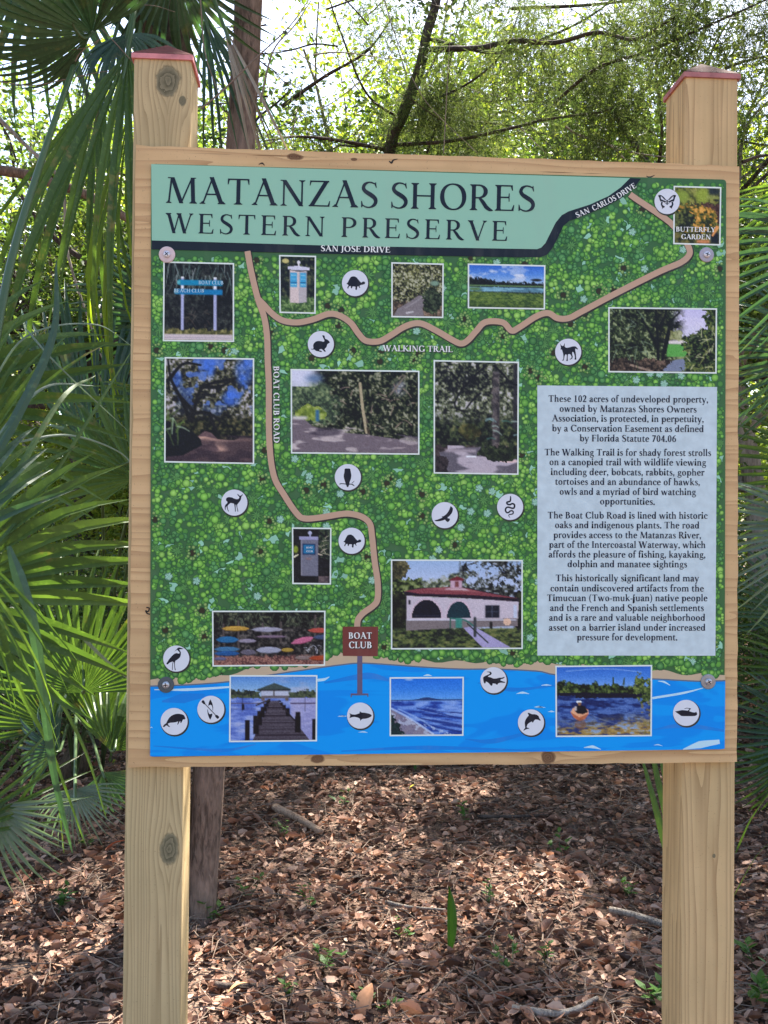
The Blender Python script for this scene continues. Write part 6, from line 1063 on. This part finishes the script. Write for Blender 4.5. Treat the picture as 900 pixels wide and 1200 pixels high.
# two unseen oaks added outside the frame to shade the litter in patches
def shade_canopy_oak(name, label, base, fork, x0, x1, seed, npad):
    rg = np.random.default_rng(seed); t = empty(name, (base[0], base[1], 0), label, 'tree'); mb = MB()
    mb.tube(spline([(base[0], base[1], -.1), tuple((np.array(base)+np.array(fork))/2), fork], 6), list(np.linspace(.26, .17, 13)), 12, cap=False); Vs = []; Fs = []; nn = 0; ends = []
    for i in range(9):
        y = 1.0+7.2*((i+.5)/9); x = rg.uniform(x0+.3, x1-.3); z = max(5.2, 1.9+.58*(y+1.47))+.5; m0 = Vector(fork); e = Vector((x, y, z)); md = m0.lerp(e, .5)+Vector((0, 0, .8)); q = spline([m0, md, e], 10)
        mb.tube(q, list(np.linspace(.08, .02, len(q))), 7, cap=False); ends += [Vector(v) for v in q[6:]]
    for i in range(npad):
        x = rg.uniform(x0, x1); y = rg.uniform(.9, 8.6); z = max(5.0, 1.9+.58*(y+1.47))+rg.uniform(0, 1.1); c = Vector((x, y, z)); p = min(ends, key=lambda v: (v-c).length)
        if any(math.hypot(x-gx, y-gy) < gr for gx, gy, gr in ((.35, 5.5, 1.35), (1.7, 6.3, .65), (-.6, 5.1, .6), (2.3, 7.3, .75), (1.9, 4.9, .5), (-1.6, 6.2, .5))): continue  # gaps shaped between the leaf pads to let sun patches through
        mb.tube([p, p.lerp(c, .5)+Vector((0, 0, .06)), c], [.014, .010, .005], 4, cap=False); rr = rg.uniform(.22, .46); n = int(620*(rr/.4)**2)
        a_ = rg.uniform(0, 6.28, n); r_ = rr*np.sqrt(rg.random(n)); C = np.stack([x+r_*np.cos(a_)*1.2, y+r_*np.sin(a_), z+rg.normal(0, .09, n)], 1); v, f_ = quads_leaves(C, .080, rg, .55, 1.2); Vs.append(v); Fs.append(f_+nn); nn += len(v)
    mb.build('trunk', M_BKG, t, smooth=True); o = mesh('crown', np.vstack(Vs), np.vstack(Fs), M_OAKL, t); o['kind'] = 'stuff'
shade_canopy_oak('added_shade_oak', 'unseen oak added at the right, its limbs arching over to shade the litter', (4.1, 1.9, 1.0), (3.6, 2.4, 3.2), .1, 4.6, 51, 78)
shade_canopy_oak('added_shade_oak', 'unseen oak added at the left, its limbs arching over the palms to shade the ground', (-4.3, 1.6, 1.0), (-3.7, 2.2, 3.2), -4.4, .1, 52, 78)
# reddish trunk that comes down behind the left half of the board
b = ground_at(231, 1085); b = Vector((b.x, b.y, -.03)); t = empty('pine_tree', (b.x, b.y, 0), 'reddish-brown trunk behind the board, seen above it and again beside the left post', 'tree')
mb = MB(); Yt = b.y; pts = spline([b, at(245, 900, Yt), at(264, 500, Yt), at(283, 150, Yt+.1), at(291, 0, Yt+.1), at(296, -300, Yt+.1), at(300, -520, Yt+.1)], 10)
rgt = np.random.default_rng(8); mb.tube(pts, [(.062+.030*math.exp(-i/1.3))-.00016*i+rgt.normal(0, .0006) for i in range(len(pts))], 18, cap=False); mb.build('trunk', M_BROWN, t, smooth=True)
mbb = MB(); tips = []
for k in range(8):
    a = k*.9; grow(pts[-1-k*2], np.array([math.cos(a), math.sin(a), .5]), 1.4, .03, 1, rgt, mbb, tips)
mbb.build('limbs', M_BROWN, t, smooth=True)
tips = np.array(tips); C = tips[rgt.integers(0, len(tips), 4000)]+rgt.normal(size=(4000, 3))*.16; V, F = quads_leaves(C, .08, rgt); o = mesh('crown', V, F, M_OAKL, t); o['kind'] = 'stuff'

# cedar: dark leaning stem, long level limbs, hanging needle sprays
rg = np.random.default_rng(12)
Yc = 5.1; b = Vector((at(440, 600, Yc).x, Yc, 0)); t = empty('red_cedar', b, 'dark leaning cedar stem rising behind the middle of the board', 'tree')
t_cedar = t; mb = MB(); stem = spline([b, at(446, 400, Yc), at(455, 190, Yc), at(474, 130, Yc), at(492, 80, Yc), at(500, 40, Yc), at(515, -20, Yc), at(540, -220, Yc)], 8)
mb.tube(stem, list(np.linspace(.05, .030, len(stem))), 10, cap=False); mb.build('trunk', M_BKD, t, smooth=True)
def limb(pts, r, name='limb', mat=M_BKD, par=None, end=.35, n=7):
    q = spline([at(a_, b_, y_+1.5*max(0, min(1, (y_-2.8)/.8))) for a_, b_, y_ in pts], 7); rr = np.linspace(r, r*end, len(q))*(1+rg.normal(0, .05, len(q))); m_ = MB(); m_.tube(q, list(rr), n, cap=False); m_.build(name, mat, par, smooth=True); return q
LB = []
for pts, r in (([(497, 58, 3.6), (560, 56, 3.4), (600, 48, 3.2), (650, 50, 3.1), (700, 38, 3.0), (745, 46, 2.9), (790, 20, 2.8)], .020), ([(500, 45, 3.6), (580, 62, 3.5), (640, 44, 3.4), (690, 20, 3.3), (730, -10, 3.2)], .013),
               ([(462, 170, 3.6), (530, 165, 3.5), (600, 150, 3.4), (640, 140, 3.3), (700, 132, 3.2), (720, 126, 3.2)], .014), ([(478, 122, 3.6), (520, 112, 3.5), (560, 90, 3.4), (590, 60, 3.3), (610, 10, 3.2)], .010),
               ([(500, 180, 3.7), (520, 120, 3.6), (530, 60, 3.6), (545, 0, 3.6)], .009), ([(540, 185, 3.9), (590, 130, 3.8), (650, 175, 3.7)], .010), ([(520, 140, 3.9), (610, 150, 3.8), (730, 185, 3.6)], .008),
               ([(470, 140, 3.6), (430, 110, 3.5), (400, 40, 3.4), (380, -20, 3.4)], .010), ([(450, 175, 3.6), (400, 165, 3.5), (350, 160, 3.4), (310, 165, 3.3)], .015), ([(330, 125, 3.9), (380, 90, 3.8), (430, 60, 3.7), (460, 20, 3.7)], .016),
               ([(870, 190, 2.9), (900, 182, 2.9), (960, 190, 2.9)], .010), ([(868, 165, 3.2), (900, 170, 3.2), (950, 165, 3.2)], .008), ([(850, 80, 3.0), (880, 70, 3.0), (930, 60, 3.0)], .010), ([(650, 120, 3.2), (700, 80, 3.1), (760, 60, 3.0), (830, 30, 2.9), (920, -10, 2.9)], .012), ([(600, 10, 3.4), (700, 5, 3.2), (800, -10, 3.0), (900, -30, 2.9)], .012)):
    LB.append(limb(pts, r, par=t))
def sprays(C0, n, rg, length=.30):
    V = []; F = []; k = 0
    for i in range(n):
        c = C0[rg.integers(len(C0))]+rg.normal(size=3)*.10; d = rg.normal(size=3)*.55+np.array([0, 0, -.75]); d /= np.linalg.norm(d); L = length*rg.uniform(.5, 1.3); p = c
        for j in range(11):
            q = c+d*L*(j/11)+np.array([0, 0, -.03*(j/11)**2]); nd = d*.7+rg.normal(size=3)*.55; nd /= np.linalg.norm(nd); s_ = np.cross(nd, rg.normal(size=3)); s_ /= np.linalg.norm(s_); l = rg.uniform(.03, .065)
            V += [q-s_*.0016, q+nd*l, q+s_*.0016, q+nd*l*.5+s_*.0032]; F.append((k, k+3, k+1)) ; F.append((k, k+2, k+3)); k += 4
        s_ = np.cross(d, rg.normal(size=3)); s_ /= np.linalg.norm(s_); V += [c-s_*.001, c+s_*.001, c+d*L]; F.append((k, k+1, k+2)); k += 3
    return np.array(V), np.array(F)
C0 = np.vstack([LB[i] for i in (0, 1, 2, 10, 11, 12, 13, 14, 13, 14, 0, 1)]); ext = C0+rg.normal(size=C0.shape)*np.array([.12, .25, .10]); C0 = np.vstack([C0, ext])
C0 = C0[C0[:, 0] > at(500, 0, 4.2).x]
C0 = C0+rg.normal(size=C0.shape)*np.array([.25, .35, .12]); C0 = C0[rg.choice(len(C0), 48)]; V, F = sprays(C0, 3400, rg); o = mesh('needle_spray', V, F, M_CEDAR, t); o['kind'] = 'stuff'
C1 = np.vstack([LB[i] for i in (2, 3, 4, 5, 6, 7, 8, 9)])+0; C1 = np.vstack([C1, C1+rg.normal(size=C1.shape)*np.array([.2, .3, .15])]); C1 = C1[rg.choice(len(C1), 36)]; V, F = sprays(C1, 2200, rg, .26); o = mesh('needle_spray', V, F, M_CEDAR, t); o['kind'] = 'stuff'
# brown log-like limb at the left and pale limbs behind
b = Vector((-3.2, 4.6, 0)); t = empty('leaning_tree', b, 'leaning brown tree whose limb crosses behind the left edge above the palmettos', 'tree')
limb([(-160, 190, 4.6), (0, 200, 4.4), (60, 214, 4.3), (110, 232, 4.2), (160, 262, 4.1), (240, 300, 4.0)], .045, par=t, mat=M_BROWN, end=.6); mb = MB(); mb.tube([b, at(-165, 400, 4.6), at(-160, 190, 4.6), at(-150, -200, 4.6)], [.09, .08, .07, .05], 10); mb.build('trunk', M_BROWN, t, smooth=True)
limb([(-10, 130, 4.4), (30, 170, 4.3), (72, 215, 4.2), (80, 300, 4.2), (120, 420, 4.2)], .018, par=t, mat=M_BKG)
# bare vine twigs crossing in front of the palm
t = empty('dead_vine', (at(120, 50, 1.2).x, 1.2, 2.3), 'bare tan vine twigs tangled in front of the fronds at top left', 'vine')
for pts, r in (([(-5, 78), (60, 62), (105, 55), (118, 45)], .0016), ([(0, 96), (40, 100), (90, 90), (130, 84), (160, 98)], .0018), ([(100, -5), (112, 25), (135, 50), (160, 78)], .0022), ([(88, 72), (96, 60), (120, 44)], .002), ([(80, 150), (78, 175), (90, 195), (108, 204)], .0012), ([(100, 0), (130, 8), (175, 6), (205, 14)], .0015),
               ([(235, 0), (240, 60), (256, 110), (270, 160)], .002), ([(305, 120), (320, 60), (345, 30), (365, 0)], .003), ([(300, 168), (310, 120), (330, 95), (345, 60)], .0014), ([(118, 120), (112, 140), (106, 150)], .0014), ([(235, 128), (262, 105), (300, 68), (340, 30), (365, -5)], .003), ([(340, 170), (352, 110), (360, 60), (352, 0)], .0012), ([(520, 180), (524, 100), (530, 0)], .0016), ([(575, 60), (570, 0)], .0012), ([(450, 0), (470, 60), (500, 120), (560, 180)], .0016), ([(610, 150), (640, 180)], .0015)):
    Yv = 1.25+.02*len(pts); mb = MB(); q = spline([at(*p, Yv) for p in pts], 6); mb.tube(q, list(np.linspace(r, r*.5, len(q))), 5, cap=False); mb.build('twig', M_TWIG, t, smooth=True)

# bare crossing twigs of the cedar and its neighbours, high up
rg = np.random.default_rng(33); k_ = 0
for i in range(46):
    px, py, Y = rg.uniform(250, 900), rg.uniform(-20, 190), rg.uniform(3.4, 6.2); a = rg.uniform(-.7, .7)+(math.pi if rg.random() < .5 else 0); L = rg.uniform(.4, 1.1); p = at(px, py, Y); pts = [p]; d = Vector((math.cos(a), rg.normal(0, .3), math.sin(a)))
    for j in range(5): d = (d+Vector((rg.normal(0, .16), rg.normal(0, .12), rg.normal(0, .16)))).normalized(); pts.append(pts[-1]+d*L/5)
    mb = MB(); r0 = rg.uniform(.0025, .008); q = spline(pts, 3); mb.tube(q, list(np.linspace(r0, r0*.35, len(q))), 5, cap=False)
    for j in range(2, 6):
        for s_ in range(2):
            d2 = (d+Vector((rg.normal(0, .6), rg.normal(0, .5), rg.normal(0, .6)))).normalized(); l = L*rg.uniform(.2, .45); e = pts[j-1]; mb.tube([e, e+d2*l*.5+Vector((0, 0, rg.normal(0, .02))), e+d2*l], [r0*.45, r0*.3, r0*.15], 4, cap=False)
    mb.build('branch', M_BKG if i % 3 == 0 else M_BKD, t_cedar, smooth=True)

# ---------------------------------------------------------------- forest litter
def litter():
    rg = np.random.default_rng(5); n = 96000
    y = .3+10.5*rg.random(n)**1.25; half = .44*(y+1.5)+.3; x = -.05+(rg.random(n)*2-1)*half*1.15+.06*y
    sz = (.013+.050*rg.random(n)**1.9); big = rg.random(n) < .03; sz[big] *= 1.45; z = hgt(x, y)+rg.uniform(.002, .028, n)
    yaw = rg.uniform(0, 6.28, n); tilt = rg.normal(0, .30, n); roll = rg.normal(0, .32, n); cup = rg.uniform(-.1, .45, n)*sz
    w_ = rg.uniform(.15, .34, n)*sz; prof = [(-.5, 0, 0), (-.18, 1, 1), (.2, .9, 1), (.5, 0, 0)]
    loc = np.zeros((n, 8, 3)); pts = [(-.5, 0), (-.22, 1), (.15, .95), (.5, 0), (.15, -.95), (-.22, -1), (-.2, 0), (.15, 0)]
    for i, (a, b_) in enumerate(pts):
        loc[:, i, 0] = a*sz; loc[:, i, 1] = b_*w_; loc[:, i, 2] = cup*(abs(b_)*.9+(a*2)**2*.5)
    cy, sy = np.cos(yaw), np.sin(yaw); ct, st_ = np.cos(tilt), np.sin(tilt); cr_, sr = np.cos(roll), np.sin(roll)
    X, Y, Z = loc[..., 0], loc[..., 1], loc[..., 2]; Y2 = Y*cr_[:, None]-Z*sr[:, None]; Z2 = Y*sr[:, None]+Z*cr_[:, None]; X2 = X*ct[:, None]+Z2*st_[:, None]; Z3 = -X*st_[:, None]+Z2*ct[:, None]
    V = np.stack([x[:, None]+X2*cy[:, None]-Y2*sy[:, None], y[:, None]+X2*sy[:, None]+Y2*cy[:, None], z[:, None]+Z3], -1).reshape(-1, 3)
    f = np.array([(0, 6, 1), (1, 6, 7), (1, 7, 2), (2, 7, 3), (0, 5, 6), (5, 7, 6), (5, 4, 7), (4, 3, 7)]); F = (np.arange(n)[:, None, None]*8+f[None]).reshape(-1, 3)
    k = N('dry_leaf_litter'); r = k.isl(); col = k.ramp(r, [(0, (.038, .018, .012)), (.24, (.115, .055, .034)), (.5, (.23, .115, .072)), (.74, (.36, .205, .140)), (.90, (.50, .335, .25)), (.97, (.40, .18, .09)), (1, (.18, .06, .03))])
    k.color(col); k.set(.62, .3); tr = k.n('ShaderNodeBsdfTranslucent'); k.link(col, tr.inputs['Color']); mx = k.n('ShaderNodeMixShader'); mx.inputs[0].default_value = .15; k.link(k.b.outputs[0], mx.inputs[1]); k.link(tr.outputs[0], mx.inputs[2]); k.link(mx.outputs[0], k.o.inputs[0])
    tag(mesh('leaf_litter', V, F, k.m), 'brown oak leaf litter covering the ground behind the posts', 'leaf litter', kind='stuff')
    # straw and twigs
    mb = MB(); 
    for i in range(3200):
        yy = .6+8*rg.random()**1.3; xx = -.05+(rg.random()*2-1)*(.46*(yy+1.5))+.06*yy; a = rg.uniform(0, 6.28); L = rg.uniform(.05, .26); zz = float(hgt(xx, yy))+.03; d = Vector((math.cos(a), math.sin(a), rg.normal(0, .12))); p = Vector((xx, yy, zz)); s_ = Vector((-d.y, d.x, 0))
        mb.tube([p, p+d*L*.5+s_*L*rg.normal(0, .08)+Vector((0, 0, .01)), p+d*L], [.0022*rg.uniform(.5, 1.5), .0018, .001], 4, cap=False)
    tag(mb.build('fallen_twigs', M_TWIG), 'thin fallen twigs and straw strewn over the leaf litter', 'twigs', kind='stuff')
litter()
def ground_pts(pts, up=.03): 
    out = []
    for i, p in enumerate(pts): g = ground_at(p[0], p[1]); out.append(Vector((g.x, g.y, float(hgt(g.x, g.y))+up+(p[2] if len(p) > 2 else 0))))
    return out
M_GREYW = bark('weathered_wood', (.15, .12, .10), (.33, .29, .25), 22); M_SUNW = bark('pale_wood', (.20, .12, .08), (.42, .30, .22), 22)
def stick(pts, r, mat, label, up=.03, end=.5, n=7, cat='stick', name='fallen_stick'):
    q = spline(ground_pts(pts, up), 6); rg2 = np.random.default_rng(int(pts[0][0])); mb = MB(); mb.tube(q, [v*(1+rg2.normal(0, .02)) for v in np.linspace(r, r*end, len(q))], n); o = mb.build(name, mat, smooth=True); tag(o, label, cat)
stick([(714, 1080), (740, 1086), (776, 1098), (800, 1108)], .013, M_GREYW, 'pale grey stick lying left of the right post', .04, 1)
stick([(322, 955), (345, 966), (376, 984)], .022, M_SUNW, 'broken tan branch piece in the sun under the board', .04, .7, name='broken_branch', cat='branch')
stick([(452, 1062), (480, 1068), (522, 1072)], .008, M_GREYW, 'thin grey stick near the centre of the litter')
stick([(345, 1112), (358, 1124), (370, 1138)], .008, M_SUNW, 'short pale stick right of the left post')
stick([(250, 1172), (275, 1174), (300, 1172)], .012, M_BKD, 'short dark stick at the foot of the picture beside the left post')
stick([(220, 1042), (262, 1046), (300, 1040)], .006, M_SUNW, 'thin tan stick beside the brown trunk')
stick([(560, 962), (600, 960), (640, 958)], .012, M_BKD, 'dark branch lying under the middle of the board')
stick([(465, 1052), (430, 1046), (400, 1060)], .007, M_BKD, 'dark thin branch left of the green shoot')
stick([(600, 1190), (660, 1196), (700, 1180)], .014, M_GREYW, 'grey root-like stick at the bottom edge')
# green things on the floor
M_SHOOT = leafmat('shoot_green', [(.045, .11, .015), (.065, .145, .022)], .35, .5, .3, (1.1, 1.3, .4))
g = ground_at(527, 1116); base = Vector((g.x, g.y, float(hgt(g.x, g.y)))); t = empty('palm_shoot', base, 'single upright bright green palm shoot in the leaf litter', 'shoot')
mb = MB(); Hs = .245; nn = Vector((.25, -1, 0)).normalized(); V = []; w0 = [.004, .016, .020, .021, .019, .013, .002]
for i, wv in enumerate(w0):
    z = Hs*i/6; s_ = Vector((1, .25, 0)).normalized(); c = base+Vector((.008*math.sin(i*.6), 0, z+.005)); V += [c-s_*wv+nn*.006, c-s_*wv*.33-nn*.003, c+s_*wv*.33+nn*.003, c+s_*wv-nn*.004]
F = [(i*4+j, i*4+j+1, i*4+j+5, i*4+j+4) for i in range(6) for j in range(3)]; mb.add([tuple(v) for v in V], F); mb.build('blade', M_SHOOT, t)
def seedling(px, py, n, L, label, mat=None, seed=0, hh=.09):
    g = ground_at(px, py); base = Vector((g.x, g.y, float(hgt(g.x, g.y)))); t = empty('seedling', base, label, 'seedling', 'small green seedlings in the litter'); rg = np.random.default_rng(seed); m1 = MB(); m2 = MB()
    for s_ in range(3):
        tip = base+Vector((rg.normal(0, .04), rg.normal(0, .04), hh*rg.uniform(.7, 1.3))); m1.tube([base, base.lerp(tip, .5)+Vector((rg.normal(0, .008), 0, 0)), tip], [.0016, .0012, .0008], 4, cap=False)
        for i in range(n):
            f = rg.uniform(.25, 1); c = base.lerp(tip, f); a = rg.uniform(0, 6.28); d = Vector((math.cos(a), math.sin(a), rg.uniform(.1, .8))).normalized(); q = d.cross(Vector((0, 0, 1))).normalized(); l = L*rg.uniform(.7, 1.3); u_ = q.cross(d)
            m2.add([tuple(c), tuple(c+d*l*.35+q*l*.25+u_*.002), tuple(c+d*l*.7+q*l*.2), tuple(c+d*l), tuple(c+d*l*.7-q*l*.2), tuple(c+d*l*.35-q*l*.25+u_*.002)], [(0, 1, 2, 3, 4, 5)])
    m1.build('stem', M_PET, t); m2.build('foliage', mat or M_SHOOT, t)
SE = [(225, 1082, 7, .035, 'seedling at the foot of the brown trunk'), (252, 1092, 7, .03, 'seedling just right of the brown trunk'), (336, 985, 5, .035, 'small bright seedling beside the broken tan branch'), (376, 1140, 7, .035, 'dark-leaved seedling right of the short pale stick'), (360, 1070, 6, .03, 'seedling in the middle of the litter left of the centre'),
 (290, 1060, 6, .03, 'seedling a little right of the brown trunk'), (402, 948, 5, .03, 'seedling under the left half of the board'), (572, 1062, 5, .03, 'seedling right of the green shoot'), (600, 1135, 6, .03, 'seedling low in the picture right of the green shoot'), (470, 1100, 6, .028, 'seedling left of the green shoot'),
 (735, 1052, 5, .035, 'seedling left of the right post'), (658, 1000, 5, .04, 'tall thin seedling under the right half of the board'), (545, 965, 5, .035, 'seedling close under the board'), (886, 1140, 6, .045, 'seedling right of the right post'), (880, 1190, 6, .045, 'seedling at the bottom right corner'), (770, 1185, 6, .04, 'seedling at the bottom against the right post'), (100, 1005, 6, .03, 'seedling left of the left post'), (68, 1080, 7, .035, 'dark seedling at the lower left'), (640, 1130, 5, .03, 'seedling between the shoot and the right post'), (338, 1180, 5, .03, 'seedling near the bottom edge right of the left post'), (432, 1190, 5, .03, 'seedling at the bottom edge near the middle'), (486, 905, 5, .03, 'sprig with a yellow leaf just below the board')]
for i, s_ in enumerate(SE): seedling(*s_, seed=i)
# bright fallen leaves
def leaf(px, py, L, c, label, yaw=0.4, tilt=.3):
    g = ground_at(px, py); k = flat('fallen_leaf_colour', c, .55, .3, .5); base = Vector((g.x, g.y, float(hgt(g.x, g.y))+.04)); d = Vector((math.cos(yaw), math.sin(yaw), tilt)).normalized(); s_ = d.cross(Vector((0, .3, 1))).normalized(); u_ = s_.cross(d); V = []; F = []
    for i in range(7):
        t = i/6; wv = math.sin(math.pi*min(.97, t*.93+.04))*L*.24; cpt = base+d*L*(t-.5)+u_*L*.12*math.sin(t*3); V += [tuple(cpt+s_*wv+u_*wv*.3), tuple(cpt), tuple(cpt-s_*wv+u_*wv*.3)]
    for i in range(6): F += [(i*3, i*3+1, i*3+4, i*3+3), (i*3+1, i*3+2, i*3+5, i*3+4)]
    tag(mesh('fallen_leaf', V, F, k, smooth=True), label, 'leaf')
leaf(134, 1012, .10, (.50, .13, .05), 'large orange-red fallen leaf left of the left post', .2, .5)
leaf(430, 1192, .12, (.42, .20, .10), 'curled tan fallen leaf at the bottom edge', 1.2, .8)
leaf(278, 1180, .07, (.42, .22, .10), 'orange-brown fallen leaf beside the dark stick')
leaf(72, 1078, .11, (.14, .22, .17), 'grey-green fallen leaf at the lower left', .1, .1)
leaf(97, 1006, .05, (.40, .45, .06), 'small yellow-green fallen leaf near the left post')
leaf(484, 930, .05, (.50, .42, .04), 'small yellow fallen leaf under the board')
